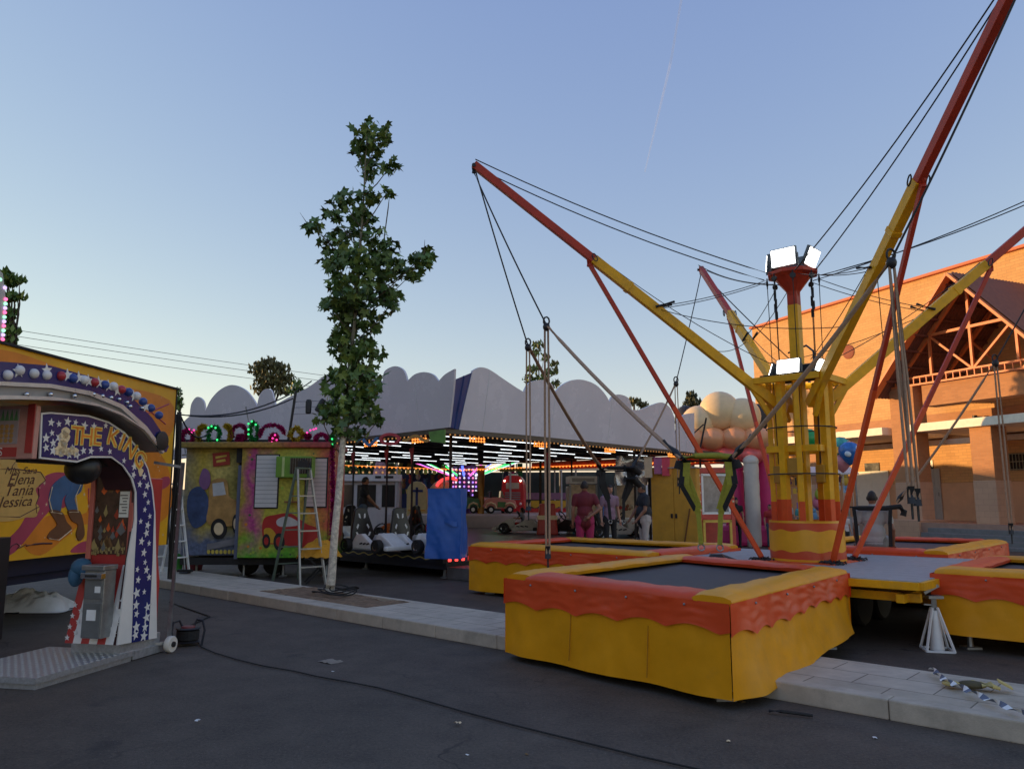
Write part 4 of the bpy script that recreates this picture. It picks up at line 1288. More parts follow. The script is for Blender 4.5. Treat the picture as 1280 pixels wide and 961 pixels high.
for i in range(40):
    x, z = rr.uniform(-.46, -.08), rr.uniform(1.05, 1.12); fl.box((x, -0.6255, z), (0.014, 0.003, 0.03), mi=3)
fl.build("painted_flames", [mat("flame orange", (0.55, 0.10, 0.02), 0.35, var=0.3), mat("flame red", (0.30, 0.04, 0.02), 0.35), mat("art brown", (0.16, 0.09, 0.04), 0.35), mat("art khaki", (0.30, 0.24, 0.10), 0.35), mat("art grey", (0.12, 0.13, 0.14), 0.35)], ap)
nt = MB(); nt.box((-0.12, -0.632, 1.55), (0.11, 0.004, 0.26))
no = nt.build("paper_notice", mat("white paper", (0.62, 0.65, 0.63), 0.7, var=0.04), ap)
nl = MB()
for i in range(7): nl.box((-0.12 + (.006 if i % 3 else -.008), -0.6352, 1.64 - i * 0.03), (0.085 - .02 * (i % 3), 0.002, 0.009))
nl.build("notice_print", BLACK, no)
for x in (-0.495, -0.03):
    m_ = MB(); m_.bar((x, -0.63, 1.0), (x, -0.63, 1.82), 0.05, 0.03); m_.build("art_frame", mat("frame pinkish red", (0.42, 0.12, 0.10), 0.35), king, bevel=0.006)
COINM = mat("coin box steel", (0.30, 0.31, 0.31), 0.35, metal=0.7, var=0.2, scale=12, dirt=0.3)
m_ = MB(); m_.box((-0.17, -0.83, 0.60), (0.22, 0.16, 0.64)); m_.box((-.17, -.85, 0.945), (.25, .20, .05)); cb = m_.build("coin_box", COINM, king, bevel=0.008)
CDOOR = mat("coin door grey", (0.20, 0.21, 0.21), 0.4, metal=0.5)
m_ = MB(); m_.box((-0.17, -0.914, 0.74), (0.19, 0.012, 0.18)); m_.build("coin_door", CDOOR, cb, bevel=0.004)
m_ = MB(); m_.box((-0.17, -0.914, 0.45), (0.20, 0.012, 0.32)); m_.build("coin_door", CDOOR, cb, bevel=0.004)
m_ = MB(); m_.box((-.12, -.922, .74), (.06, .006, .06)); m_.build("coin_sticker", WHITE, cb)
m_ = MB(); m_.box((-.17, -.922, .50), (.10, .006, .10)); m_.build("coin_sticker", WHITE, cb)
m_ = MB(); m_.box((-.17, -.935, .87), (.23, .06, .05)); m_.box((-.17, -.966, .87), (.13, .003, .022), mi=1); m_.build("coin_slot", [CHROME, BLACK], cb, bevel=0.003)
m_ = MB(); m_.ell((-0.47, -0.74, 0.93), (0.09, 0.11, 0.09), 12, 8); m_.ell((-0.50, -0.77, 0.85), (0.065, 0.08, 0.11), 12, 8); m_.ell((-.41, -.77, .9), (.05, .05, .07), 10, 6); m_.build("glove", mat("blue glove", (0.03, 0.10, 0.19), 0.6, var=0.2), king, smooth=True)
# arm front face with pineapple picture, ball under the arm
m_ = MB(); m_.box((-0.26, -1.965, 2.17), (0.55, 0.05, 0.46)); af = m_.build("arm_front", mat("arm front pink", (0.42, 0.22, 0.20), 0.4, var=0.2), king, bevel=0.01)
m_ = MB()
m_.box((-0.30, -1.993, 2.22), (0.30, 0.01, 0.30), mi=0)
for i in range(6): m_.prism([(-0.42 + i * .045, 2.27), (-0.40 + i * .045, 2.37), (-0.38 + i * .045, 2.27)], (0, -1.999, 0), X3, Z3, 0.002, 1)
for i in range(5):
    for j in range(4): m_.ell((-0.41 + i * .05, -1.999, 2.10 + j * .04), (.022, .004, .02), 8, 5, 2)
m_.box((-0.50, -1.993, 2.2), (0.05, 0.01, 0.42), mi=3); m_.box((-0.03, -1.993, 2.2), (0.07, 0.01, 0.42), mi=3); m_.box((-.30, -1.993, 2.0), (.30, .012, .08), mi=3)
m_.text("S", -.3, 1.97, .1, (0, -2.000, 0), X3, Z3, .002, 4)
m_.build("fruit_picture", [mat("picture mauve", (0.30, 0.26, 0.30), 0.4), mat("leaf green print", (0.07, 0.20, 0.09), 0.4), mat("ochre print", (0.35, 0.20, 0.06), 0.4), KRED, KWHITE], af)
m_ = MB(); m_.box((-0.24, -1.35, 2.52), (0.5, 1.2, 0.12)); 
for i in range(9): m_.star(-1.88 + i * .13, 2.52, 0.04, (0.012, 0, 0), Y3, Z3, 0.004, 1)
m_.build("arm_top_rail", [KRED, KWHITE], king, bevel=0.01)
m_ = MB(); m_.bar((-0.22, -1.85, 1.95), (-0.22, -0.85, 1.95), 0.14, 0.06); m_.build("ball_bar", BLACK, king, bevel=0.01)
m_ = MB(); m_.ell(Vector((-0.18, -1.17, 1.89)), (0.16, 0.16, 0.15), 20, 12); m_.build("punch_ball", mat("black leather", (0.014, 0.014, 0.016), 0.42, var=0.3, scale=20), king, smooth=True)
# silver hood: arc traced on a plane proud of the side, extruded to the left
kh = kplane(0.12)
outer = [(-60, 450), (0, 452), (60, 457), (120, 473), (160, 494), (188, 522), (205, 548), (209, 558), (206, 565)]
inner = [(200, 563), (192, 552), (176, 536), (150, 519), (120, 507), (80, 500), (20, 498), (-60, 499)]
hood_px = outer + inner
HC = Vector((0.12, 0, 0))
hp = kh.poly(hood_px)
m_ = MB(); m_.prism(hp, HC, Y3, Z3, -0.95, 0); hd = m_.build("hood", mat("hood silver grey", (0.22, 0.225, 0.24), 0.45, metal=0.0, var=0.12), king)
def band(name, pa, pb, lift, m, par):
    b_ = MB(); b_.prism(kh.poly(pa + pb[::-1]), HC, Y3, Z3, lift, 0); return b_.build(name, m, par)
mid1 = [(-60, 478), (0, 477), (60, 480), (110, 489), (150, 506), (180, 533), (197, 556), (201, 563), (202, 565)]
mid2 = [(-60, 483), (0, 482), (60, 485), (108, 494), (147, 510), (176, 536), (194, 558), (199, 564), (201, 566)]
band("hood_blue_band", outer, mid1, 0.02, STAR_B, hd)
band("hood_chrome_rim", mid1, mid2, 0.035, mat("hood light rim", (0.42, 0.44, 0.46), .3, metal=.3), hd)
low = [(-60, 495), (0, 494), (60, 496), (112, 503), (148, 516), (173, 533), (190, 550), (198, 562), (199, 565)]
band("hood_lower_rim", low, [(-60, 500), (20, 499), (80, 501), (120, 508), (150, 520), (176, 537), (192, 553), (200, 564), (200, 567)], 0.04, mat("satin silver rim", (0.42, 0.44, 0.47), 0.3, metal=0.3), hd)
balls = [(6, 466, 0), (21, 460, 0), (39, 464, 0), (55, 466, 0), (73, 467, 1), (88, 470, 2), (102, 472, 0), (115, 475, 1), (128, 478, 2), (139, 480, 0), (149, 484, 1), (158, 487, 2), (168, 492, 0), (176, 499, 2), (186, 507, 2), (196, 516, 2), (-12, 464, 1)]
for px, py, ci in balls:
    u, z = kh.uv(px, py + 3)
    m_ = MB(); m_.ell((0.145, u, z), 0.042, 12, 8); m_.build("hood_ball", [mat("silver white ball", (0.55, 0.56, 0.6), 0.3), mat("red ball", (0.35, 0.03, 0.04), 0.3), mat("blue ball", (0.03, 0.06, 0.25), 0.3)][ci], hd, smooth=True)
m_ = MB()
for px, py in ((20, 458), (56, 457), (82, 463), (96, 466), (108, 470), (121, 472), (133, 476), (144, 482), (165, 489), (180, 502)):
    u, z = kh.uv(px, py + 6); m_.star(u, z, 0.06, (0.14, 0, 0), Y3, Z3, 0.004, 0, .2)
m_.build("hood_stars", KWHITE, hd)
for px, py in ((114, 488), (125, 490), (136, 492), (146, 494), (156, 498), (160, 503), (175, 505), (30, 488), (60, 488), (90, 490)):
    u, z = kh.uv(px, py + 5); m_ = MB(); m_.ell((0.145, u, z), 0.022, 8, 6); m_.build("hood_stud", CHROME, hd, smooth=True)
u, z = kh.uv(199, 551); m_ = MB(); m_.lathe([(0.06, 0), (0.10, 0.005), (0.10, 0.02), (0.085, 0.025)], (0.14, u, z), 20, M=Matrix.Rotation(R(90), 3, 'Y')); m_.build("hood_speaker", BLACK, hd, smooth=True)
# transport strut and wheel behind
p0 = KR * 0.10 + KB * -0.05
m_ = MB(); m_.tube([L_ for L_ in ((0.06, -0.02, 0.1), (0.08, 0.0, 2.0))], 0.024, 8); m_.bar((0.06, -.04, 0.1), (-.1, -.2, .1), .03); m_.bar((0.08, 0, 1.95), (-0.2, -.1, 2.0), .03); m_.build("transport_pole", STEEL, king, smooth=True)
m_ = MB(); m_.lathe([(0.02, -0.03), (0.078, -0.03), (0.085, -0.02), (0.085, 0.02), (0.078, 0.03), (0.02, 0.03)], (0.09, -0.03, 0.085), 18, M=Matrix.Rotation(R(90), 3, 'Y')); wo_ = m_.build("wheel", mat("white plastic wheel", (0.55, 0.55, 0.53), 0.5, dirt=0.4), king, smooth=True)
m_ = MB(); m_.lathe([(0.03, 0.03), (0.03, 0.045), (0.01, 0.05)], (0.09, -0.03, 0.085), 10, M=Matrix.Rotation(R(90), 3, 'Y')); m_.build("hub", BLACK, wo_)

# ------------------------------------------------------------ things on the ground at the left
q = at(0, 705, 8.6)
ca = thing("speaker_case", "black case with pale edges standing on end at the left edge", "case", (q.x - .36, q.y, 0), R(8))
m_ = MB(); m_.box((0, 0, 0.62), (0.62, 0.5, 1.12)); m_.build("case_body", BLACK, ca, bevel=0.01)
m_ = MB()
for x in (-.31, .31):
    m_.bar((x, -.252, 0.06), (x, -.252, 1.18), 0.03)
m_.bar((-.31, -.252, 1.18), (.31, -.252, 1.18), .03)
m_.build("edge_trim", STEEL, ca)
for x in (-.25, .25):
    m_ = MB(); m_.ell((x, -.1, .03), .03, 8, 6); m_.build("caster", RUBBER, ca)
q = onz(40, 762, 0)
sh = MB()
def shf(u, v):
    x, y = (u - .5) * 1.25, (v - .5) * 0.8
    e = max(0, 1 - (abs(u - .45) * 2) ** 2) * max(0, 1 - (abs(v - .5) * 2) ** 2)
    return Vector((x * (1 + .2 * nz((u * 3, v * 3, 2))), y, 0.012 + 0.25 * e ** .8 * (1 + .5 * nz((u * 3, v * 2, 6))) + 0.09 * e * abs(nz((u * 5, v * 5, 9))) + 0.05 * e * nz((u * 11, v * 9, 3)) + .02 * e * nz((u * 24, v * 20, 5))))
sh.grid(shf, 64, 44)
o = sh.build("plastic_sheet", mat("white plastic sheet", (0.64, 0.72, 0.80), 0.45, var=0.08), None, smooth=True)
o.location = q; tag(o, "crumpled white plastic sheet heaped on the asphalt under the painted trailer", "plastic sheet")
sc_ = MB(); sc_.tube([(q.x - .3, q.y - .35, .012), (q.x + .0, q.y - .42, .012), (q.x + .4, q.y - .2, .03), (q.x + .5, q.y, .012), (q.x + .9, q.y + .3, .012)], 0.012, 6)
tag(sc_.build("cable", WIRE), "short black cable beside the white plastic sheet", "cable")
# cable reel
q = onz(234, 806, 0)
re_ = thing("cable_reel", "black cable reel with carrying frame on the asphalt beside the punching machine", "cable reel", q, R(25))
m_ = MB(); m_.lathe([(0.05, 0.03), (0.125, 0.03), (0.135, 0.04), (0.10, 0.06), (0.10, 0.16), (0.135, 0.18), (0.125, 0.19), (0.05, 0.19)], (0, 0, 0), 22); m_.build("drum", BLACK, re_, smooth=True)
m_ = MB()
for i in range(7): m_.tube([(0.115 * math.cos(a), 0.115 * math.sin(a), 0.07 + i * .014) for a in [k_ * math.pi / 10 for k_ in range(20)]], 0.008, 5, closed=True)
m_.build("wound_cable", RUBBER, re_)
m_ = MB(); m_.lathe([(0.02, 0.19), (0.075, 0.19), (0.07, 0.205), (0.02, 0.21)], (0, 0, 0), 18); m_.build("socket_plate", mat("dull red plastic", (0.15, 0.03, 0.03), 0.5), re_, smooth=True)
m_ = MB()
for s_ in (-1, 1): m_.tube([(s_ * .14, -.12, 0.01), (s_ * .17, -.05, .16), (s_ * .15, .02, .25), (s_ * .09, .06, .26), (s_ * .06, .03, .2)], 0.013, 7)
m_.build("carrying_frame", BLACK, re_, smooth=True)
# power cable across the road
pts = [onz(*p_, 0.013) for p_ in ((246, 800), (252, 808), (270, 816), (295, 824), (331, 832), (366, 838), (397, 845), (436, 852), (472, 859), (520, 872), (580, 889), (640, 905), (720, 925), (800, 945), (900, 966), (1010, 990))]
fine = []
for i in range(len(pts) - 1):
    for k_ in range(4): fine.append(pts[i].lerp(pts[i + 1], k_ / 4) + Vector((0.012 * nz((i + k_ / 4, 1, 1), .7), 0.012 * nz((i + k_ / 4, 5, 2), .7), 0)))
m_ = MB(); m_.tube(fine, 0.0065, 6); tag(m_.build("power_cable", RUBBER, smooth=True), "long thin black cable running across the asphalt from the cable reel", "cable")
pts = [onz(*p_, 0.011) for p_ in ((212, 752), (228, 758), (245, 764), (262, 770), (250, 776), (236, 782))]
m_ = MB(); m_.tube(pts, 0.010, 6); tag(m_.build("power_cable", RUBBER), "short loop of black cable lying near the kerb behind the cable reel", "cable")
# buckets, broom, white ladder left of the booth
def bucket(px, py, z, r, h, m, label, handle=True):
    q = onz(px, py, z); t_ = thing("bucket", label, "bucket", q)
    b_ = MB(); b_.lathe([(r * .75, 0.0), (r, h), (r * 1.06, h), (r * 1.06, h - .02), (r * 1.0, h - .025)], (0, 0, 0), 22); b_.build("tub", m, t_, smooth=True)
    b_ = MB(); b_.tube([(r * math.cos(a), 0.02, h + r * .5 * math.sin(a)) for a in [k_ * math.pi / 8 for k_ in range(9)]], 0.006, 5); b_.build("handle", STEEL, t_)
bucket(220, 712, 0.15, 0.15, 0.32, mat("green plastic", (0.05, 0.28, 0.05), 0.45), "bright green bucket beside the red tub left of the booth")
bucket(241, 712, 0.0, 0.26, 0.40, mat("dark red plastic", (0.14, 0.02, 0.025), 0.5), "dark red tub under the left end of the painted booth")
q = onz(231, 716, 0.15)
br = thing("broom", "long handled broom leaning against the booth behind the buckets", "broom", q)
m_ = MB(); m_.tube([(0.0, 0, 0.06), (-0.22, 0.12, 1.25)], 0.013, 7); m_.build("handle", STEEL, br)
m_ = MB(); m_.box((0.0, 0, 0.045), (0.30, 0.07, 0.05)); m_.lathe([(0.12, 0.0), (0.10, 0.03)], (0, 0, 0), 8); m_.build("brush_head", BLACK, br, bevel=0.008)
def ladder(name, label, base, rz, H_, spread, wb, wt, steps, m1, m2, thick=0.03):
    t_ = thing(name, label, "ladder", base, rz)
    for s_, mm in ((-1, m1), (1, m2)):
        y0 = s_ * spread / 2
        nm = "front_frame" if s_ < 0 else "rear_frame"
        f_ = MB()
        for k_ in (-1, 1): f_.bar((k_ * wb / 2, y0, 0.0), (k_ * wt / 2, s_ * 0.03, H_), thick, thick * 1.5)
        f_.build(nm, mm, t_, bevel=0.004)
        for i in range(steps):
            f2 = (i + 1) / (steps + .6)
            w_ = wb + (wt - wb) * f2
            r_ = MB(); r_.box((0, y0 * (1 - f2) + s_ * .03 * f2, H_ * f2), (w_, 0.07 if s_ < 0 else .03, 0.025)); r_.build("rung", mm, t_)
    c_ = MB(); c_.box((0, 0, H_ + .01), (wt + .04, 0.14, 0.03)); c_.build("top_cap", m2, t_, bevel=0.005)
    return t_
GREYW = mat("worn aluminium ladder", (0.36, 0.36, 0.34), 0.45, metal=0.4, var=0.15, dirt=0.3)
q = onz(207, 718, 0.15)
ladder("stepladder", "small white stepladder standing by the end of the painted trailer", (q.x - .1, q.y + .3, 0.15), R(70), 1.75, 0.7, 0.42, 0.30, 5, WHITE, WHITE)
# ------------------------------------------------------------ kart ride under a scalloped white canopy
CN = Vector((-1.40, 16.1, 0))
kr = thing("kart_ride", "kart ride platform under a low canopy with tall white scalloped crown", "fairground ride", CN, SRZ)
KM = root_matrix(kr)
def KW(x, y, z=0.0): return KM @ Vector((x, y, z))
def KL(p): return KM.inverted() @ Vector(p)
XL, YB = -11.8, 11.6
FLOOR = mat("dark mauve steel floor", (0.085, 0.075, 0.095), 0.32, var=0.25, scale=2, dirt=0.3, bump=0.1, bscale=30)
TRIM = mat("platform edge navy", (0.02, 0.023, 0.045), 0.35, var=0.2)
GOLD = mat("gold wave paint", (0.42, 0.36, 0.12), 0.4, var=0.2)
m_ = MB(); m_.box((XL / 2, YB / 2, 0.435), (-XL, YB, 0.07)); m_.build("platform_floor", FLOOR, kr, bevel=0.01)
m_ = MB(); m_.box((XL / 2, -0.02, 0.385), (-XL + .08, 0.05, 0.15)); m_.box((0.02, YB / 2, 0.385), (0.05, YB, 0.15)); m_.box((XL / 2, 0.1, 0.24), (-XL, 0.06, 0.14)); m_.box((-.1, YB / 2, .24), (.06, YB - .3, .14))
m_.build("platform_edge", TRIM, kr)
wv = MB()
pts = [(x, 0.385 + 0.022 * math.sin(x * 16)) for x in [-6.5 + i * 0.06 for i in range(105)]]
wv.prism([(x, z + .012) for x, z in pts] + [(x, z - .012) for x, z in pts[::-1]], (0, -0.046, 0), X3, Z3, 0.003); wv.build("edge_wave_stripe", GOLD, kr)
for x, y in [(-.12, .15), (-3, .3), (-6, .3), (-9, .3), (-.2, 4), (-.2, 8), (-.2, 11), (-4, 5), (-8, 5)]:
    m_ = MB(); m_.tube([(x, y, 0.02), (x, y, 0.4)], 0.045, 10); m_.lathe([(0.10, 0.0), (0.10, 0.015), (0.05, 0.03)], (x, y, 0), 14); m_.build("levelling_leg", STEEL, kr, smooth=True)
m_ = MB()
for x in range(-11, 0, 2): m_.bar((x, 0.4, 0.3), (x, YB - .3, 0.3), 0.1, 0.16)
m_.build("underframe", DARK, kr)
wd = MB(); wd.box((0.5, 1.6, 0.05), (0.35, 0.5, 0.1)); wd.build("support_block", mat("weathered timber", (0.16, 0.10, 0.06), 0.8, var=0.25, scale=20), kr, bevel=0.006)
# posts
PST = mat("dark bronze post", (0.03, 0.022, 0.022), 0.45, var=0.2)
for x, y in ((-0.15, 0.3), (-1.35, 0.25), (-2.25, 0.25), (-3.55, 0.25), (-1.9, 1.9), (-5.2, 0.25), (-7.6, .25), (-0.25, 3.6), (-0.25, 7.4), (-.3, 11.2), (-5.5, 11.2), (-11.5, 11.2), (-11.5, .3), (-11.5, 5.5)):
    m_ = MB(); m_.tube([(x, y, 0.47), (x, y, 3.02)], 0.036, 10); m_.lathe([(0.07, .47), (0.07, .5), (.04, .56)], (x, y, 0), 12); m_.build("canopy_post", PST, kr, smooth=True)
for x, y in ((-1.35, 0.25), (-3.55, 0.25), (-2.25, .25), (-5.2, .25), (-.25, 3.6)):
    m_ = MB(); m_.prism([(0, 0), (0.16, 0.02), (0.09, -0.36)], (x - .08, y - .03, 2.72), X3, Z3, 0.008); m_.build("pennant", mat("dull red cloth", (0.22, 0.03, 0.04), 0.8, var=0.15), kr)
YCOL = mat("ochre column paint", (0.45, 0.22, 0.025), 0.5, var=0.2, scale=3)
for px, py in ((601, 659), (571, 655)):
    q = KL(onz(px, py, 0.47)); 
    m_ = MB(); m_.tube([(q.x, q.y, 0.47), (q.x, q.y, 2.98)], 0.17, 16); m_.lathe([(0.19, .47), (.19, .55), (.17, .6)], (q.x, q.y, 0), 16); m_.build("round_column", YCOL, kr, smooth=True)
# ceiling and tubes
CEIL = mat("grey canopy ceiling", (0.045, 0.045, 0.05), 0.6, var=0.2)
m_ = MB(); m_.box((XL / 2, YB / 2, 3.06), (-XL + .3, YB + .3, 0.04)); m_.build("ceiling", CEIL, kr)
m_ = MB()
for x in [XL + .6 + i * 1.12 for i in range(11)]: m_.bar((x, 0, 3.01), (x, YB, 3.01), 0.06, 0.06)
m_.build("ceiling_joists", DARK, kr)
TUBE = mat("white tube light", (0.92, 0.97, 1.0), emit=1.7)
rt = random.Random(8)
for i in range(10):
    x = -0.45 - i * 1.05
    for j in range(5):
        y = 0.75 + j * 2.1 + (0.4 if i % 2 else 0)
        if y > YB - 1 or rt.random() < 0.12: continue
        m_ = MB(); m_.bar((x, y - .62, 2.985), (x, y + .62, 2.985), 0.05, 0.03, 1); m_.tube([(x, y - .58, 2.955), (x, y + .58, 2.955)], 0.012, 7, 0)
        m_.build("tube_light", [TUBE, STEEL], kr)
# edge fascia with bulbs
FAS = mat("fascia dark bronze", (0.055, 0.045, 0.035), 0.45, var=0.3, scale=8)
m_ = MB(); m_.box((XL / 2, -.17, 3.02), (-XL + .4, 0.04, 0.13)); m_.box((.17, YB / 2, 3.02), (0.04, YB + .3, 0.13)); m_.build("fascia", FAS, kr)
ORB = mat("orange bulb", (1.0, 0.30, 0.05), emit=1.5)
WRB = mat("warm bulb", (1.0, 0.50, 0.16), emit=0.28)
def bulbs(name, p, q, step, r, m, n_stuff=True):
    p, q = Vector(p), Vector(q); n = int((q - p).length / step)
    m_ = MB()
    for i in range(n + 1): m_.ell(p.lerp(q, i / n), r, 6, 4)
    m_.bar(p + Z3 * .03, q + Z3 * .03, 0.02, 0.015)
    return m_.build(name, m, kr)
bulbs("bulb_string", (XL, -.15, 2.935), (.1, -.15, 2.935), 0.14, 0.02, WRB)
bulbs("bulb_string", (.15, 0, 2.935), (.15, YB, 2.935), 0.14, 0.02, WRB)
bulbs("bulb_string", (XL, YB - .1, 2.80), (0, YB - .1, 2.80), 0.16, 0.03, ORB)
bulbs("bulb_string", (XL + .2, .4, 2.80), (XL + .2, YB, 2.80), 0.2, 0.028, ORB)
for u_, ax in ((0.6, 1), (2.7, 1), (5.5, 1), (8.6, 1), (-0.9, 0), (-4.6, 0), (-2.6, 0)):
    m_ = MB()
    for a in range(6):
        for b in range(2):
            q = Vector((.13, u_ + a * .085, 2.90 - b * .06)) if ax else Vector((u_ + a * .085, -.13, 2.88 - b * .06))
            m_.ell(q, 0.025, 6, 4)
    m_.build("bulb_cluster", ORB, kr)
m_ = MB(); m_.box((-3.5, YB - .02, 2.86), (8.5, 0.05, 0.30)); m_.build("rear_fascia", mat("orange red fascia", (0.42, 0.07, 0.03), 0.5, var=0.4, scale=7), kr)
m_ = MB(); m_.box((-7.5, YB - .5, 2.72), (3.0, 0.04, 0.10)); m_.build("rear_yellow_rail", mat("yellow rail", (0.5, 0.38, 0.05), 0.5), kr)
# colourful cut-out board on the left fascia
dc = MB()
lp = Plane(CN - NV * 0.2, DV)
def ringpoly(cx, cy, rx, ry, w_, n=20):
    o_ = [(cx + rx * math.cos(2 * math.pi * i / n), cy + ry * math.sin(2 * math.pi * i / n)) for i in range(n + 1)]
    i_ = [(cx + (rx - w_) * math.cos(2 * math.pi * i / n), cy + (ry - w_) * math.sin(2 * math.pi * i / n)) for i in range(n + 1)]
    return o_ + i_[::-1]
def lq(px, py): return lp.uv(px, py)
PO = CN - NV * 0.2
def wavepoly(x0, x1, y, amp, w_, ph=0):
    n = 14
    t = [(x0 + (x1 - x0) * i / n, y + amp * math.sin(ph + i * .55)) for i in range(n + 1)]
    return [(a, b - w_) for a, b in t] + [(a, b + w_) for a, b in t[::-1]]
for poly, mi in ((wavepoly(448, 474, 552, -4, 2.2, .2), 0), (ringpoly(489, 549, 13, 8, 3.5), 1), (wavepoly(505, 538, 548, 3, 2, 1), 2), ([(538, 540), (558, 537), (558, 554), (540, 552)], 3)):
    dc.prism(lp.poly(poly), PO - NV * .02, DV, Z3, 0.03, mi)
dc.build("cutout_board", [mat("cutout blue", (0.04, 0.15, 0.35), 0.5), mat("cutout red", (0.40, 0.04, 0.06), 0.5), mat("cutout ochre", (0.40, 0.22, 0.06), 0.5), mat("cutout green", (0.10, 0.24, 0.05), 0.5, var=.3)], kr, world=True)
# lit letters on the corner edge
for i, cm in enumerate(("r", "r", "r", "r", "r", "c", "r")):
    m_ = MB(); m_.box((0.052, 0.12 + i * .19, 0.385), (0.02, 0.085, 0.10)); m_.build("lit_block", mat("red lit block", (1, 0.06, 0.05), emit=2.2) if cm == "r" else mat("cyan lit block", (0.1, 0.9, 0.8), emit=1.8), kr, bevel=0.01)
# crown panels
CROWN = mat("white satin crown vinyl", (0.54, 0.555, 0.66), 0.26, var=0.05, scale=1.2, bump=0.12, bscale=2.5)
CRB = mat("crown rear navy", (0.02, 0.05, 0.20), 0.4)
def crown(name, pl, U, px_pts, lean, m, th=-0.05):
    q = smooth_poly(pl.poly(px_pts), 4)
    m_ = MB(); m_.prism(q, pl.O, U, Z3, th)
    N_ = U.cross(Z3).normalized()
    m_.v = [v + N_ * lean * max(0, v.z - 3.0) for v in m_.v]
    return m_.build(name, m, kr, world=True)
left_px = [(214, 575), (226, 530), (237, 520), (239, 505), (246, 496), (254, 501), (256.5, 514), (263, 500), (275, 487), (290, 481), (306, 487), (317, 500), (321, 508), (324, 495), (330, 487), (338, 487), (342, 498), (344, 506), (360, 497), (385, 484), (405, 470), (420, 464), (440, 462), (458, 466), (470, 473), (478, 477), (480, 465), (488, 459), (497, 458), (505, 464), (509, 476.5), (518, 468), (530, 465), (541, 468), (548, 476.5), (556, 468), (568, 461), (567, 480), (564, 510), (561, 534), (500, 541), (400, 551), (300, 563)]
def fitprep(pts): return pts
lq_ = lp.poly(left_px)
LEAN = 0.16
def smooth_top(pts, n=5):
    return pts
def crown2(name, pl, U, pts, lean, m, corners, th=-0.05):
    """smooth every run of points between the marked sharp ones"""
    Nn = U.cross(Z3).normalized()
    tn = (Nn - Z3 * lean).normalized(); to_ = pl.O + Z3 * 3.05
    q = []
    for px, py in pts:
        p_ = onplane(px, py, to_, tn); q.append(((p_ - pl.O).dot(U), p_.z))
    out = []
    N_ = len(q)
    for i in range(N_):
        a, b, c, d = q[i - 1], q[i], q[(i + 1) % N_], q[(i + 2) % N_]
        if i in corners: a = b
        if (i + 1) % N_ in corners: d = c
        for k_ in range(5):
            t = k_ / 5
            f_ = lambda A, B, C_, D: 0.5 * (2 * B + (C_ - A) * t + (2 * A - 5 * B + 4 * C_ - D) * t * t + (3 * B - A - 3 * C_ + D) * t ** 3)
            out.append((f_(a[0], b[0], c[0], d[0]), f_(a[1], b[1], c[1], d[1])))
    m_ = MB(); m_.prism(out, pl.O, U, Z3, th)
    Nn = U.cross(Z3).normalized()
    m_.v = [v + Nn * lean * (v.z - 3.05) for v in m_.v]
    o_ = m_.build(name, m, kr, world=True)
    # welded seams up the panel
    u0_, u1_ = min(a[0] for a in out), max(a[0] for a in out)
    u = u0_ + .7
    while u < u1_ - .3:
        zs = []
        for (a, b), (c, d) in zip(out, out[1:] + out[:1]):
            if (a > u) != (c > u): zs.append(b + (d - b) * (u - a) / (c - a))
        if len(zs) >= 2 and max(zs) - min(zs) > .4:
            z0_, z1_ = min(zs) + .02, max(zs) - .03
            f_ = lambda z: pl.O + U * u + Z3 * z + Nn * (lean * (z - 3.05) + .004)
            sm_ = MB(); sm_.bar(f_(z0_), f_(z1_), .016, .003, up=Nn); sm_.build("seam", SEAM, o_, world=True)
        u += 2.3
    return o_
SEAM = mat("crown seam grey", (.56, .60, .68), .4)
sharp_l = {0, 1, 2, 6, 12, 17, 25, 30, 34, 36, 39, 40, 41, 42}
crown2("crown_panel", lp, DV, left_px, LEAN, CROWN, sharp_l)
rp_ = Plane(CN + DV * 0.2, NV)
right_px = [(574, 537), (582, 500), (591, 463), (600, 459), (612, 462), (630, 474), (645, 484), (655, 490), (660, 480), (668, 476), (680, 475), (690, 480), (694, 490), (703, 481), (716, 475), (730, 475), (745, 481), (756, 492), (762, 502), (766, 495), (775, 493), (786, 498), (790, 512), (800, 512), (815, 506), (828, 503), (838, 510), (843, 522), (845, 563), (760, 554), (660, 544)]
crown2("crown_panel", rp_, NV, right_px, LEAN, CROWN, {0, 2, 7, 12, 18, 22, 27, 28, 29, 30})
crown2("crown_panel", rp_, NV, [(846, 525), (856, 518), (868, 516), (868, 566), (846, 563)], LEAN, CROWN, {0, 2, 3, 4})
cb_ = MB()
def leaned(pl, U, px, py, back=.03):
    Nn = U.cross(Z3).normalized()
    return onplane(px, py, pl.O + Z3 * 3.05, (Nn - Z3 * LEAN).normalized()) - Nn * back
q0, q1, q2, q3 = leaned(lp, DV, 560.5, 534), leaned(lp, DV, 567.5, 474), leaned(rp_, NV, 592, 465), leaned(rp_, NV, 575.5, 537)
cb_.add([q0, q1, q2, q3, q0 + Y3 * .06, q1 + Y3 * .06, q2 + Y3 * .06, q3 + Y3 * .06], [(0, 1, 2, 3), (7, 6, 5, 4), (0, 4, 5, 1), (1, 5, 6, 2), (2, 6, 7, 3), (3, 7, 4, 0)])
cb_.tube([q0.lerp(q3, .5), q1.lerp(q2, .5)], 0.02, 6)
cb_.build("corner_gusset", CRB, kr, world=True)
for px in (238, 321.5):
    u, z = lp.uv(px, 505); m_ = MB(); b0 = PO + DV * u
    m_.tube([b0 - NV * .06 + Z3 * 3.0, b0 - NV * (0.06 + LEAN * 1.7) + Z3 * (z - .1)], 0.02, 6); m_.build("crown_stay", STEEL, kr, world=True)
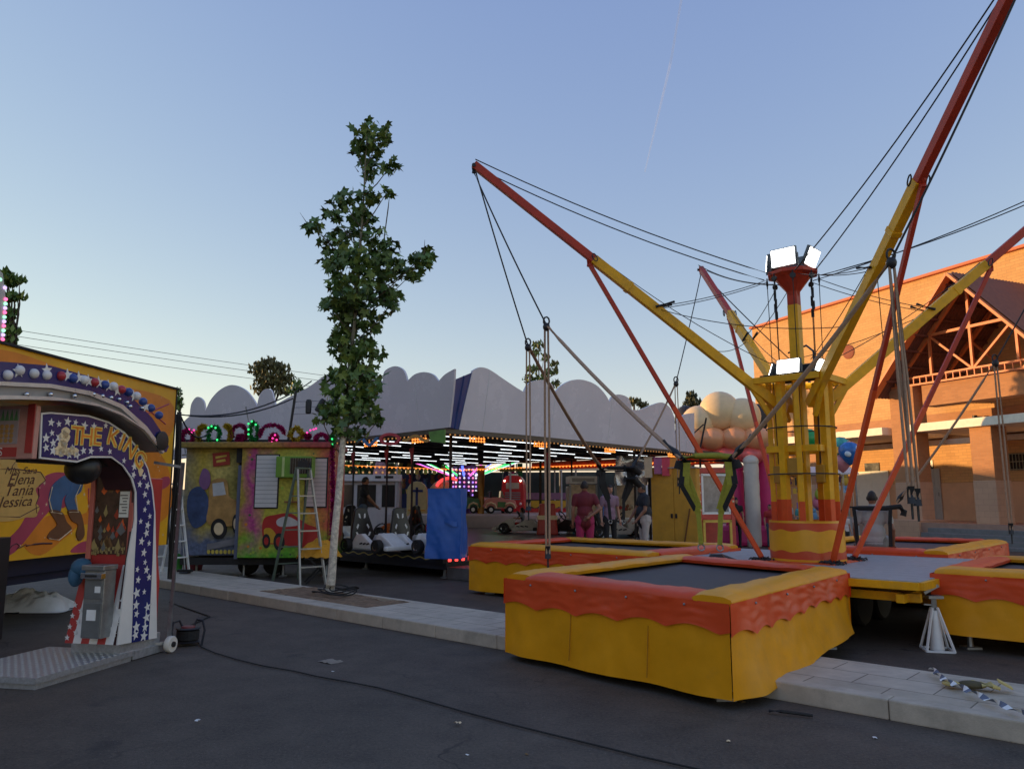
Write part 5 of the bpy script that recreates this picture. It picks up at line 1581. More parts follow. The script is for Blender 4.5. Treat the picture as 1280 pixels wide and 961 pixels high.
for i in range(7):
    y = 1.0 + i * 1.6; m_ = MB(); m_.bar((0.02, y, 3.05), (0.3, y, 4.1), 0.04); m_.bar((-.9, y, 3.1), (.2, y, 3.9), .03); m_.build("crown_brace", DARK, kr)
for i in range(7):
    x = -1.0 - i * 1.6; m_ = MB(); m_.bar((x, -.02, 3.05), (x, -.26, 4.0), 0.04); m_.build("crown_brace", DARK, kr)
# hipped tarpaulin roof
m_ = MB()
xs, ys = (XL + .3, -.4), (0.4, YB - .3)
a, b2, c, d = (xs[0], ys[0], 3.12), (xs[1], ys[0], 3.12), (xs[1], ys[1], 3.12), (xs[0], ys[1], 3.12)
e, f_ = (-7.5, YB / 2, 4.75), (-4.2, YB / 2, 4.75)
m_.add([a, b2, c, d, e, f_], [(0, 1, 5, 4), (1, 2, 5), (2, 3, 4, 5), (3, 0, 4)])
m_.build("tarpaulin_roof", mat("brown tarpaulin", (0.14, 0.075, 0.055), 0.7, var=0.2, bump=.3, bscale=3), kr)

# ------------------------------------------------------------ karts (local +x forward)
def make_kart(name, label, loc, rz, body, seatm, group="karts on the ride platform", tall=True, pod=WHITE):
    t_ = thing(name, label, "kart", loc, rz, group)
    m_ = MB(); m_.box((0.05, 0, 0.13), (1.35, 0.40, 0.05)); m_.bar((-.55, -.3, .12), (-.55, .3, .12), .04); m_.bar((.5, -.3, .12), (.5, .3, .12), .04); m_.build("chassis", BLACK, t_)
    # nose cone
    m_ = MB(); m_.prism([(0.28, 0.10), (0.84, 0.08), (0.86, 0.16), (0.66, 0.27), (0.42, 0.40), (0.30, 0.42), (0.24, 0.30)], (0, 0.20, 0), X3, Z3, 0.40); m_.build("nose_cone", body, t_, bevel=0.03)
    m_ = MB(); m_.box((0.80, 0, 0.12), (0.12, 0.78, 0.10)); m_.build("front_bumper", body, t_, bevel=0.03)
    for s_ in (-1, 1):
        m_ = MB(); m_.prism([(-0.42, 0.08), (0.30, 0.07), (0.36, 0.15), (0.12, 0.27), (-0.10, 0.40), (-0.30, 0.38), (-0.44, 0.22)], (0, s_ * 0.26 + 0.06, 0), X3, Z3, 0.12); pd_ = m_.build("side_pod", pod, t_, bevel=0.025)
        m_ = MB(); yy = s_ * 0.325
        for k_ in range(3): m_.prism([(-.15 + k_ * .12, .17), (-.05 + k_ * .12, .19), (-.07 + k_ * .12, .22), (-.16 + k_ * .12, .20)], (0, yy if s_ < 0 else yy + .004, 0), X3, Z3, 0.004 if s_ < 0 else -.004)
        m_.build("pod_marking", BLACK, pd_)
    for x in (-.56, .52):
        for s_ in (-1, 1):
            m_ = MB(); m_.lathe([(0.07, -0.065), (0.135, -0.07), (0.15, -0.05), (0.15, 0.05), (0.135, 0.07), (0.07, 0.065)], (x, s_ * .37, 0.15), 18, M=Matrix.Rotation(R(90), 3, 'X')); w_ = m_.build("wheel", RUBBER, t_, smooth=True)
            m_ = MB(); m_.lathe([(0.02, -.04), (0.075, -0.068), (0.075, 0.068), (0.02, .04)], (x, s_ * .37, 0.15), 12, M=Matrix.Rotation(R(90), 3, 'X')); m_.build("rim", CHROME, w_, smooth=True)
    hh = 0.95 if tall else 0.62
    # seat: high shell with slits
    m_ = MB()
    prof = [(-0.26, 0.17), (0.26, 0.17), (0.30, 0.34), (0.27, 0.52), (0.20, hh * .80), (0.13, hh), (-0.13, hh), (-0.20, hh * .80), (-0.27, 0.52), (-0.30, 0.34)]
    m_.prism(smooth_poly(prof, 3), (-0.40, 0, 0), Y3, (Z3 - X3 * .18).normalized(), -0.07); m_.box((-0.22, 0, 0.20), (0.42, 0.44, 0.08)); st = m_.build("seat", seatm, t_, bevel=0.015)
    m_ = MB()
    vz = (Z3 - X3 * .18).normalized()
    for s_ in (-1, 1):
        for (y, z, an) in ((0.07, hh * .82, -.15), (0.14, hh * .58, .5), (0.16, hh * .40, -.5)):
            if not tall and z > .45: continue
            q = [(-0.022, -.06), (0.022, -.03), (0.016, .06), (-0.02, .045)]
            ca_, sa_ = math.cos(an), math.sin(an)
            for off in (-0.475, -0.398):
                m_.prism([(s_ * (y + a * ca_ - b * sa_), z + a * sa_ + b * ca_) for a, b in q], (off, 0, 0.0), Y3, vz, 0.006)
    m_.build("seat_slits", WHITE, st)
    m_ = MB(); cx = Matrix.Rotation(R(-55), 3, 'Y')
    m_.tube([Vector((0.12, 0, 0.50)) + cx @ Vector((0.14 * math.cos(a), 0.14 * math.sin(a), 0)) for a in [k_ * math.pi / 8 for k_ in range(16)]], 0.017, 6, closed=True)
    m_.tube([(0.12, 0, 0.5), (0.34, 0, 0.25)], 0.018, 6); m_.build("steering_wheel", BLACK, t_, smooth=True)
    m_ = MB(); m_.box((-0.60, 0.17, 0.28), (0.2, 0.2, 0.22)); m_.tube([(-.72, -.3, .2), (-.74, 0, .24), (-.72, .3, .2)], .022, 6); m_.build("engine", DARK, t_)
    return t_
SEATB = mat("black seat shell", (0.014, 0.013, 0.015), 0.35, var=0.2)
ORK = mat("orange kart plastic", (0.55, 0.13, 0.02), 0.35)
REDK = mat("red kart plastic", (0.36, 0.03, 0.02), 0.35)
GREYK = mat("grey white kart plastic", (0.45, 0.45, 0.42), 0.4, dirt=.3)
def kz(px, py): q = onz(px, py, 0.47); q.z = 0.47; return q
kA = make_kart("kart", "white kart with tall black slit-backed seat at the left end of the front row", kz(470, 690), SRZ, WHITE, SEATB)
for (px, py, rz, lab, sw) in (
        (519, 690, SRZ, "white kart half hidden by the blue covered cabinet", {}),
        (424, 676, SRZ, "white kart behind the pale tree trunk on the platform edge", {}),
        (500, 671, R(150), "orange kart beside the man in dark clothes", {WHITE: ORK}),
        (546, 672, R(20), "red kart seen above the white karts left of the blue cabinet", {WHITE: REDK}),
        (440, 666, R(95), "grey kart in the second row behind the standing man in dark clothes", {WHITE: GREYK})):
    dup(kA, kz(px, py), rz, lab, sw)
kB = make_kart("kart", "low grey white kart carrying a child on the far side of the floor", kz(655, 666), R(172), GREYK, BLACK, tall=False, pod=GREYK); kB.scale = (1.2, 1.2, 1.2)
dup(kB, kz(708, 667), R(150), "low black kart between the red barrier and the man in maroon", {GREYK: SEATB})
dup(kB, kz(770, 671), R(10), "low pale kart by the hand of the man in the dark polo shirt", {})
bq = kz(684, 668)
bar_ = thing("barrier", "red and pale plastic barrier block behind the child in the kart", "barrier", bq, 0)
m_ = MB(); m_.prism([(-.35, 0), (.35, 0), (.30, .45), (.25, 1.0), (-.25, 1.0), (-.30, .45)], (0, .2, 0), X3, Z3, .4); m_.build("block", REDK, bar_, bevel=0.04)
m_ = MB(); m_.box((0, 0, .55), (.66, .44, .14)); m_.build("pale_band", CREAM, bar_, bevel=0.02)
# cabinet under a blue tarpaulin
bq = at(558, 650, 15.95); bq.z = 0.42
cbt = thing("covered_cabinet", "control cabinet covered with a bright blue tarpaulin at the platform corner", "cabinet", (bq.x, bq.y + .1, 0.40), R(-8))
BLUE = mat("blue tarpaulin", (0.018, 0.10, 0.42), 0.42, var=0.1, scale=3, bump=0.35, bscale=5)
m_ = MB()
def tarp(u, v):
    a = u * 2 * math.pi
    hx, hy = .365, .30
    # rounded square path
    ca_, sa_ = math.cos(a), math.sin(a)
    k_ = 1 / max(abs(ca_), abs(sa_)) * .9 + .1
    x, y = hx * ca_ * k_, hy * sa_ * k_
    z = 0.02 + 1.40 * v
    n1 = 0.028 * nz((x * 5, y * 5, z * 2.0)) + 0.012 * nz((x * 7 + z * 3, y * 7, z * 5 + x * 6 + 3)) + .006 * nz((x * 16, y * 16, z * 14))
    fl_ = 0.03 * (1 - v) ** 2
    return Vector((x * (1 + fl_) + n1, y * (1 + fl_) + n1, z))
m_.grid(tarp, 72, 40)
m_.grid(lambda u, v: Vector(((u - .5) * .70, (v - .5) * .58, 1.42 + .012 * nz((u * 4, v * 4, 8)))), 12, 10)
m_.build("tarpaulin", BLUE, cbt, smooth=True, angle=50)
m_ = MB(); m_.grid(lambda u, v: Vector((0.02 + .26 * u, -.315 - .04 * math.sin(u * 3.1), .82 - .10 * v - .05 * u + .02 * math.sin(u * 6))), 12, 4); m_.build("flap", BLUE, cbt, smooth=True)
m_ = MB(); m_.box((0, 0, .7), (.62, .48, 1.36)); m_.build("cabinet_box", DARK, cbt)
# crumpled silver sheet hung on a post
q = at(790, 588, 22.5)
sv = MB()
hexp = [(-0.62, -.02), (-0.30, .42), (.38, .36), (.42, -.42), (-.05, -.42), (-.28, -.28)]
def svf(u, v):
    return Vector(((u - .5) * 1.0 * (1 - .25 * abs(v - .5)), 0.05 * nz((u * 3, v * 3, 1)) + .03 * math.sin(u * 9 + v * 4), (v - .5) * .85))
sv.grid(svf, 24, 20); sv.grid(lambda u, v: svf(1 - u, v) + Y3 * .04, 24, 20)
o = sv.build("foil_sheet", mat("silver foil", (0.5, 0.5, 0.5), 0.25, metal=0.8, var=0.1), None, smooth=True); o.location = q
tag(o, "crumpled silver sheet tied to a dark pole above the man in the dark polo", "sheet")
mc_ = MB(); mc_.tube([(q.x + .5, q.y + .03, .0), (q.x + .5, q.y + .03, 2.9)], 0.04, 8)
mc_.bar((q.x + .5, q.y, 2.75), (q.x - .5, q.y, 2.85), .03)
tag(mc_.build("pole", PST), "dark pole carrying the crumpled silver sheet", "pole")

# ------------------------------------------------------------ painted pay booth
BQ = Vector((-5.35, 16.0, 0))
booth = thing("pay_booth", "spray painted pay booth with shuttered windows, car painting and tinsel crest", "booth", BQ, 0)
def spray(name, stops, x0, x1, low, lowz):
    """colours blown across the panel from left to right, another colour over its foot"""
    m = bpy.data.materials.new(name); m.use_nodes = True
    n, l = m.node_tree.nodes, m.node_tree.links
    b = n["Principled BSDF"]; b.inputs["Roughness"].default_value = 0.4
    tc = n.new("ShaderNodeTexCoord"); nt = n.new("ShaderNodeTexNoise"); nt.inputs["Scale"].default_value = 1.7; nt.inputs["Detail"].default_value = 4
    l.new(tc.outputs["Object"], nt.inputs["Vector"])
    sp = n.new("ShaderNodeSeparateXYZ"); l.new(tc.outputs["Object"], sp.inputs[0])
    def mth(op, a, bb):
        q_ = n.new("ShaderNodeMath"); q_.operation = op
        for i_, v_ in enumerate((a, bb)):
            if isinstance(v_, (int, float)): q_.inputs[i_].default_value = v_
            else: l.new(v_, q_.inputs[i_])
        return q_.outputs[0]
    mr = n.new("ShaderNodeMapRange"); mr.inputs["From Min"].default_value, mr.inputs["From Max"].default_value = x0, x1
    l.new(sp.outputs[0], mr.inputs["Value"])
    f_ = mth('ADD', mr.outputs[0], mth('MULTIPLY', mth('SUBTRACT', nt.outputs["Fac"], .5), .55))
    rp = n.new("ShaderNodeValToRGB")
    for i, (p_, c_) in enumerate(stops):
        e_ = rp.color_ramp.elements[i] if i < 2 else rp.color_ramp.elements.new(p_)
        e_.position = p_; e_.color = (*c_, 1)
    l.new(f_, rp.inputs["Fac"])
    zr = n.new("ShaderNodeMapRange"); zr.inputs["From Min"].default_value, zr.inputs["From Max"].default_value = lowz + .35, lowz - .1
    l.new(mth('ADD', sp.outputs[2], mth('MULTIPLY', mth('SUBTRACT', nt.outputs["Fac"], .5), 1.6)), zr.inputs["Value"])
    mz_ = n.new("ShaderNodeMix"); mz_.data_type = 'RGBA'
    l.new(zr.outputs[0], mz_.inputs[0]); l.new(rp.outputs["Color"], mz_.inputs[6]); mz_.inputs[7].default_value = (*low, 1)
    n2 = n.new("ShaderNodeTexNoise"); n2.inputs["Scale"].default_value = 14; n2.inputs["Detail"].default_value = 6; l.new(tc.outputs["Object"], n2.inputs["Vector"])
    r2 = n.new("ShaderNodeMapRange"); r2.inputs["From Min"].default_value, r2.inputs["From Max"].default_value = .3, .65; r2.inputs["To Min"].default_value = .55
    l.new(n2.outputs["Fac"], r2.inputs["Value"])
    mx = n.new("ShaderNodeMix"); mx.data_type = 'RGBA'; mx.blend_type = 'MULTIPLY'; mx.inputs[0].default_value = 1
    l.new(mz_.outputs[2], mx.inputs[6]); l.new(r2.outputs[0], mx.inputs[7])
    l.new(mx.outputs[2], b.inputs["Base Color"])
    return m
SPL = spray("left booth spray", [(0.0, (0.26, 0.24, 0.20)), (0.35, (0.66, 0.50, 0.07)), (0.7, (0.76, 0.62, 0.18)), (1.0, (0.30, 0.26, 0.06))], -1.55, -.4, (0.16, 0.20, 0.32), .75)
SPR = spray("right booth spray", [(0.02, (0.52, 0.36, 0.06)), (0.16, (0.62, 0.08, 0.30)), (0.34, (0.64, 0.58, 0.06)), (0.62, (0.62, 0.60, 0.08)), (0.84, (0.76, 0.34, 0.06)), (1.0, (0.66, 0.07, 0.08))], -.3, 1.6, (0.17, 0.58, 0.04), .5)
def bz(py, Y=16.0): return at(640, py, Y).z
def bxx(px, Y=16.0): return at(px, 600, Y).x - BQ.x
bpn = Plane(BQ, X3)          # N = (0,-1)
zb0, zb1 = bz(697), bz(560)
m_ = MB(); m_.box(((bxx(301) + bxx(411)) / 2, .75, (zb0 + zb1) / 2), (bxx(411) - bxx(301), 1.5, zb1 - zb0)); bw = m_.build("right_wall", SPR, booth, bevel=0.01)
m_ = MB(); m_.box(((bxx(226) + bxx(295)) / 2, .9, (zb0 + zb1) / 2 + .02), (bxx(295) - bxx(226), 1.5, zb1 - zb0 - .04), R(2)); bl = m_.build("left_wall", SPL, booth, bevel=0.01)
m_ = MB(); m_.box((bxx(298), .8, 1.5), (.10, 1.3, 2.2)); m_.box((bxx(298), .1, zb1 - .15), (.16, .1, .3)); m_.build("dark_gap", DARK, booth)
m_ = MB(); m_.box((bxx(298.5), .06, 1.35), (.07, .06, 1.9)); m_.build("blue_post", mat("slate blue post", (0.09, 0.11, 0.18), 0.5), booth)
m_ = MB(); m_.box(((bxx(224) + bxx(413)) / 2, .72, zb1 + .06), (bxx(413) - bxx(224), 1.72, .12)); m_.build("cornice", spray("cornice spray", [(0.0, (0.34, 0.24, 0.05)), (0.55, (0.50, 0.26, 0.04)), (0.75, (0.46, 0.09, 0.04)), (1.0, (0.44, 0.04, 0.06))], -1.5, 1.6, (0.3, 0.2, 0.04), -3), booth, bevel=0.02)
m_ = MB(); m_.box((bxx(318), .8, zb0 - .08), (3.0, 1.3, .14)); m_.build("chassis", DARK, booth)
for px in (240, 300, 350, 405):
    m_ = MB(); m_.tube([(bxx(px), .5, 0.02), (bxx(px), .5, zb0)], .03, 8); m_.box((bxx(px), .5, .015), (.14, .14, .03)); m_.build("jack_leg", STEEL, booth)
for x in (.2, -.35):
    m_ = MB(); m_.lathe([(0.1, -0.08), (0.2, -0.08), (0.22, -0.05), (0.22, 0.05), (0.2, 0.08), (.1, .08)], (x, 1.0, .22), 16, M=Matrix.Rotation(R(90), 3, 'X')); m_.build("wheel", RUBBER, booth, smooth=True)
SHUT = mat("grey white shutter", (0.50, 0.52, 0.55), 0.5, var=0.05)
def bwin(x0, y0, x1, y1, m):
    a, z1 = bpn.uv(x0, y0); b_, z0 = bpn.uv(x1, y1)
    f2 = MB(); f2.box(((a + b_) / 2, -.012, (z0 + z1) / 2), (b_ - a + .05, .02, z1 - z0 + .05)); wo2 = f2.build("window_frame", DARK, booth)
    f2 = MB()
    n = 12
    for i in range(n): f2.box(((a + b_) / 2, -.028, z0 + (i + .5) * (z1 - z0) / n), (b_ - a, .014, (z1 - z0) / n - .006))
    f2.build("shutter", m, wo2)
bwin(322, 569, 346, 634, SHUT); bwin(384, 573, 407, 633, mat("pinkish shutter", (0.48, 0.40, 0.42), 0.5, var=0.06))
a, z1 = bpn.uv(350, 571); b_, z0 = bpn.uv(394, 597)
m_ = MB(); m_.box(((a + b_) / 2, -.13, (z0 + z1) / 2), (b_ - a, .26, z1 - z0)); hb = m_.build("ticket_hatch", mat("lime green paint", (0.12, 0.26, 0.03), 0.4), booth, bevel=0.012)
m_ = MB(); m_.box(((a + b_) / 2 + .14, -.265, (z0 + z1) / 2 + .02), (.44, .012, .32)); m_.build("hatch_grille", GLASS, hb)
m_ = MB()
for i in range(9): m_.box(((a + b_) / 2 - .07 + i * .05, -.274, (z0 + z1) / 2 + .02), (.008, .008, .32))
m_.build("grille_bars", mat("grey bars", (0.12, 0.12, 0.12), 0.5), hb)
m_ = MB(); m_.box(((a + b_) / 2 - .22, -.264, (z0 + z1) / 2), (.05, .01, .4)); m_.build("hatch_edge", mat("pale lime", (0.4, 0.5, 0.2), 0.4), hb)
pt = MB()
def bart(pts, lift, mi, sm=True, off=0.0):
    q = bpn.poly(pts); pt.prism(smooth_poly(q, 4) if sm else q, (0, off, 0), X3, Z3, lift, mi)
# red car painting, plain and faceless
bart([(328, 668), (330, 648), (345, 643), (362, 641), (374, 648), (384, 655), (396, 660), (397, 674), (392, 682), (372, 684), (350, 680), (334, 679)], .004, 0)
bart([(346, 650), (358, 645), (370, 650), (374, 656), (350, 658)], .007, 1)
bart([(330, 662), (338, 660), (345, 668), (343, 678), (333, 676)], .007, 2)
for cx, cy, rx, ry in ((349, 677, 7, 11), (333, 676, 5, 9)):
    bart([(cx + rx * math.cos(t), cy + ry * math.sin(t)) for t in [k_ * math.pi / 6 for k_ in range(12)]], .010, 3)
    bart([(cx + rx * .55 * math.cos(t), cy + ry * .55 * math.sin(t)) for t in [k_ * math.pi / 6 for k_ in range(12)]], .013, 0)
pt.build("car_painting", [mat("painted car red", (0.36, 0.025, 0.025), 0.35), mat("painted pale grey", (0.45, 0.47, 0.5), 0.35), mat("painted flame yellow", (0.5, 0.3, 0.03), 0.35), BLACK], bw)
pt = MB()
LO = 0.13
bart([(261, 602), (280, 599), (284, 620), (294, 628), (294, 655), (258, 655), (258, 632)], .022, 0, True, LO)
bart([(263, 604), (277, 602), (280, 618), (264, 620)], .026, 1, False, LO)
for cx, cy, rx, ry in ((271, 661, 10, 13), (292, 655, 4, 12)):
    bart([(cx + rx * math.cos(t), cy + ry * math.sin(t)) for t in [k_ * math.pi / 6 for k_ in range(12)]], .029, 2, True, LO)
    bart([(cx + rx * .6 * math.cos(t), cy + ry * .6 * math.sin(t)) for t in [k_ * math.pi / 6 for k_ in range(12)]], .032, 3, True, LO)
bart([(231, 640), (234, 615), (248, 608), (258, 625), (256, 650), (240, 660)], .021, 4, True, LO)
bart([(247, 596), (252, 585), (259, 590), (260, 604), (254, 612), (247, 606)], .024, 5, True, LO)
bart([(263, 566), (284, 564), (285, 580), (264, 583)], .021, 6, False, LO)
bart([(256, 680), (296, 672), (296, 680), (256, 688)], .022, 7, False, LO)
for i in range(7): bart([(258 + i * 5.2 + 2 * math.cos(t), 690 + 2.6 * math.sin(t)) for t in [k_ * math.pi / 4 for k_ in range(8)]], .024, 8, True, LO)
bart([(267, 570), (281, 568), (281, 570), (267, 573)], .025, 8, False, LO); bart([(268, 575), (279, 573), (280, 576), (268, 578)], .025, 8, False, LO)
pt.build("truck_painting", [mat("painted tan truck", (0.36, 0.22, 0.08), 0.4, var=.3), mat("painted sky glass", (0.42, 0.46, 0.50), 0.35), BLACK, CREAM, mat("painted dark blue", (0.04, 0.07, 0.17), 0.4, var=.4), mat("painted mauve", (0.18, 0.09, 0.22), 0.4), mat("painted sign red", (0.30, 0.04, 0.03), 0.4), mat("painted grey road", (0.16, 0.17, 0.2), 0.5), mat("painted yellow dots", (0.5, 0.42, 0.08), 0.4)], bl)
dt = MB()
rb = random.Random(4)
for _ in range(46):
    px, py = rb.uniform(303, 409), rb.uniform(566, 694)
    u, z = bpn.uv(px, py); r_ = rb.uniform(.012, .035)
    dt.prism([(u + r_ * math.cos(t), z + r_ * math.sin(t)) for t in [k_ * math.pi / 4 for k_ in range(8)]], (0, 0, 0), X3, Z3, .003, rb.randrange(3))
dt.build("spray_dots", [mat("dot lime", (0.3, 0.42, 0.05), 0.4), mat("dot orange", (0.5, 0.2, 0.03), 0.4), mat("dot dark green", (0.06, 0.12, 0.04), 0.4)], bw)
a, z0 = bpn.uv(366, 627); m_ = MB(); m_.box((a, -.1, z0), (.24, .2, .03)); m_.bar((a, -.02, z0 + .02), (a + .03, -.1, z0 + .3), .02); m_.build("pay_shelf", mat("shelf brown", (0.2, 0.08, 0.03), 0.5), booth)
# crest ornaments of tinsel with small lamps
TG, TM, TGR = mat("gold tinsel", (0.55, 0.42, 0.05), 0.3, metal=0.1, var=0.5, scale=40), mat("magenta tinsel", (0.42, 0.03, 0.20), 0.3, metal=0.1, var=0.6, scale=40), mat("green tinsel", (0.03, 0.32, 0.09), 0.3, metal=0.1, var=0.6, scale=40)
LPK, LGN = mat("pink lamp", (1.0, 0.05, 0.35), emit=1.3), mat("green lamp", (0.05, 1.0, 0.25), emit=1.1)
def garland(path, r, m, lamps=None, par=None):
    t_ = MB(); rg = random.Random(len(path) + int(path[0][0] * 100))
    P3 = [Vector((x, .02, z)) for x, z in path]
    for i in range(len(P3) - 1):
        n = max(2, int((P3[i + 1] - P3[i]).length / .035))
        for k_ in range(n):
            c = P3[i].lerp(P3[i + 1], k_ / n)
            for _ in range(5):
                d = Vector((rg.uniform(-1, 1), rg.uniform(-1, 1), rg.uniform(-1, 1))).normalized() * r * 1.15
                e_ = d.cross(Vector((rg.random(), rg.random(), .3))).normalized() * r * .35
                t_.add([c + d * 1.25, c - d * .8 + e_ * 1.5, c - d * .8 - e_ * 1.5, c + e_ * 1.4 - d * .2], [(0, 1, 2), (0, 3, 1), (0, 2, 3), (1, 3, 2)])
    o_ = t_.build("tinsel_ornament", m, booth)
    if lamps:
        pts_, lm = lamps
        for (x, z) in pts_:
            l_ = MB(); l_.ell((x, -.07, z), .022, 8, 6); l_.build("lamp", lm, o_)
def cpath(px, py, rx, ry, n=14, a0=0, a1=2 * math.pi):
    return [bpn.uv(px + rx * math.cos(a0 + (a1 - a0) * i / n), py - ry * math.sin(a0 + (a1 - a0) * i / n)) for i in range(n + 1)]
def lpts(L_): return [bpn.uv(*q) for q in L_]
garland(cpath(234, 547, 7, 9), .07, TM, (lpts([(238, 537), (241, 541), (244, 538)]), LPK))
garland(cpath(254, 544, 7, 11, a0=1.2, a1=5.0), .07, TG)
garland(cpath(267, 544, 7, 11), .065, TGR, (lpts([(262, 535), (266, 533), (271, 535), (262, 555), (268, 556), (273, 550)]), LGN))
garland(cpath(282, 543, 6, 11, a0=-1.6, a1=1.8), .07, TG)
garland(cpath(299, 543, 9, 12, a0=-.4, a1=3.5), .055, TM); garland(cpath(300, 548, 4, 4), .06, TM)
garland(cpath(317, 540, 4.5, 12), .06, TGR, (lpts([(312, 530), (316, 527), (321, 531), (312, 537), (312, 543)]), LGN))
garland(cpath(340, 543, 15, 12, a0=.1, a1=3.4), .055, TM, (lpts([(342, 548), (345, 544), (341, 553), (347, 550)]), LPK)); garland(cpath(342, 548, 4, 5), .06, TM)
garland(cpath(370, 543, 9, 9, 4, a0=0), .07, TG)
garland(cpath(384, 545, 3, 2), .05, TM, (lpts([(385, 541), (389, 538), (393, 537), (396, 536)]), LPK))
garland(cpath(402, 550, 8, 7), .065, TM)
garland(cpath(415, 551, 2, 7), .05, TGR, (lpts([(416, 549), (417, 555)]), LGN))
m_ = MB(); m_.box((bxx(320), .05, zb1 + .15), (3.1, .08, .06)); m_.build("crest_rail", DARK, booth)
garland([bpn.uv(415, 560), bpn.uv(416, 620), bpn.uv(414, 690)], .06, TM)

q = onz(374, 722, 0)
ladder("stepladder", "tall wooden and green A frame stepladder in front of the pay booth", (-4.15, 15.35, 0), R(40), 2.2, 1.25, .52, .26, 6, GREYW, mat("faded green ladder", (0.10, 0.14, 0.11), 0.6, var=.2), thick=0.035)
tp_q = at(393, 587, 15.3)
tl = MB(); tl.box((0, 0, .06), (.2, .12, .12)); tl.tube([(-.08, 0, .1), (0, 0, .16), (.08, 0, .1)], .012, 6)
o = tl.build("tool_box", BLACK); o.location = (-4.15, 15.35, 2.235); tag(o, "small black tool bag on top of the tall stepladder", "tool bag")
# yellow cloth heaped on a stool
q = at(399, 715, 15.35)
stl = thing("stool", "dark folding stool under a heap of yellow cloth beside the pale tree trunk", "stool", (q.x, q.y, 0), R(20))
for sx_ in (-1, 1):
    for sy_ in (-1, 1):
        m_ = MB(); m_.bar((sx_ * .26, sy_ * .18, 0), (-sx_ * .2, sy_ * .18, .46), .03); m_.build("leg", DARK, stl)
m_ = MB(); m_.box((0, 0, .47), (.6, .42, .03)); m_.build("seat", DARK, stl)
yc = MB()
def ycf(u, v):
    a, r_ = u * 2 * math.pi, v
    h_ = .30 * math.cos(r_ * 1.45) + .07 * nz((math.cos(a) * r_ * 3, math.sin(a) * r_ * 3, 2)) - .06 * (r_ > .8) * (1 + nz((a, 1, 1)))
    return Vector((.44 * r_ * math.cos(a) * (1 + .2 * nz((math.cos(a), math.sin(a), 4))), .30 * r_ * math.sin(a), max(h_, -.12) + .0 + .03 * nz((math.cos(a) * r_ * 9, math.sin(a) * r_ * 9, 7))))
yc.grid(ycf, 60, 22)
o = yc.build("yellow_cloth", mat("crumpled yellow cloth", (0.50, 0.24, 0.01), 0.7, var=.15, bump=.3, bscale=12), None, smooth=True); o.location = (q.x, q.y, .52)
tag(o, "crumpled yellow cloth heaped on the dark stool by the tree", "cloth")

# low steel entry step along the open side of the kart ride
m_ = MB(); m_.box((1.55, 3.2, .12), (2.9, 6.4, .24)); es = m_.build("entry_step", mat("worn steel step", (0.10, 0.10, 0.11), .5, metal=.2, var=.25), kr, bevel=.01)
for i, (px, c, nm, h_) in enumerate(((810, (.45, .36, .26), "cream", .55), (822, (.30, .10, .22), "mauve", .45), (832, (.50, .06, .10), "pinkish red", .5), (841, (.55, .22, .04), "orange", .48))):
    q = at(px, 572, 21.5)
    m_ = MB(); m_.grid(lambda u, v: Vector(((u - .5) * .22, .02 * math.sin(v * 6 + u * 4), -h_ * v)), 5, 8); m_.bar((-.13, 0, .01), (.13, 0, .01), .02)
    o = m_.build("hanging_cloth", mat(nm + " hanging cloth", c, .8), None, smooth=True); o.location = q
    tag(o, nm + " cloth hanging under the right end of the kart ride canopy", "cloth", None)
# ------------------------------------------------------------ children's carousel and stalls behind the kart ride
cq = at(592, 640, 35.0)
CC = Vector((cq.x + .3, 36.0, 0))
car2 = thing("carousel", "small children's carousel with pale round base and neon tubes, seen beyond the kart floor", "carousel", CC, 0)
CZ = 1.02
m_ = MB(); m_.lathe([(4.6, 0.42), (4.65, 0.5), (4.65, 0.95), (4.55, CZ), (0.1, CZ)], (0, 0, 0), 40); m_.build("base_platform", mat("pale mauve platform", (0.36, 0.33, 0.35), 0.5, var=.15, scale=2), car2, smooth=True)
m_ = MB(); m_.lathe([(4.3, 0.0), (4.3, .42)], (0, 0, 0), 32); m_.build("plinth", DARK, car2)
m_ = MB(); m_.lathe([(.55, CZ), (.55, 3.0), (.3, 3.2)], (-.6, -2.6, 0), 16); ct = m_.build("centre_column", mat("column violet", (0.10, 0.05, 0.22), 0.4), car2)
for i in range(7):
    for j in range(8):
        m_ = MB(); a = R(-90 - 60 + i * 20); m_.ell((-.6 + .56 * math.cos(a), -2.6 + .56 * math.sin(a), 1.6 + j * .18), .045, 6, 4); m_.build("led", [mat("violet led", (0.45, 0.25, 1.0), emit=1.2), mat("pink led", (1.0, 0.3, 0.6), emit=1), mat("white led", (0.9, 0.9, 1), emit=.9)][(i + j) % 3], ct)
m_ = MB(); m_.lathe([(5.0, 3.55), (5.0, 3.7), (0.3, 4.4)], (0, 0, 0), 32); m_.build("roof", mat("violet canopy", (0.07, 0.045, 0.13), 0.5, var=.3), car2)
NEON = [mat("neon green", (0.1, 1.0, 0.3), emit=1.0), mat("neon white", (0.9, 0.95, 1.0), emit=1.0), mat("neon magenta", (1.0, 0.2, 0.7), emit=1.0), mat("neon blue", (0.15, 0.25, 1.0), emit=1.2)]
for i in range(14):
    a = 2 * math.pi * i / 14 + .2
    m_ = MB(); m_.tube([(-.6 + .6 * math.cos(a), -2.6 + .6 * math.sin(a), 2.6), (-.6 + 2.6 * math.cos(a), -2.6 + 2.0 * math.sin(a), 3.3)], .045, 6); m_.build("neon_tube", NEON[(1, 0, 3, 2)[i % 4]], car2)
for i in range(10):
    a = 2 * math.pi * i / 10
    m_ = MB(); m_.tube([(4.4 * math.cos(a), 4.4 * math.sin(a), CZ), (4.4 * math.cos(a), 4.4 * math.sin(a), 3.6)], .04, 8); m_.build("pole", mat("pale pole", (0.4, 0.42, 0.45), 0.4), car2)
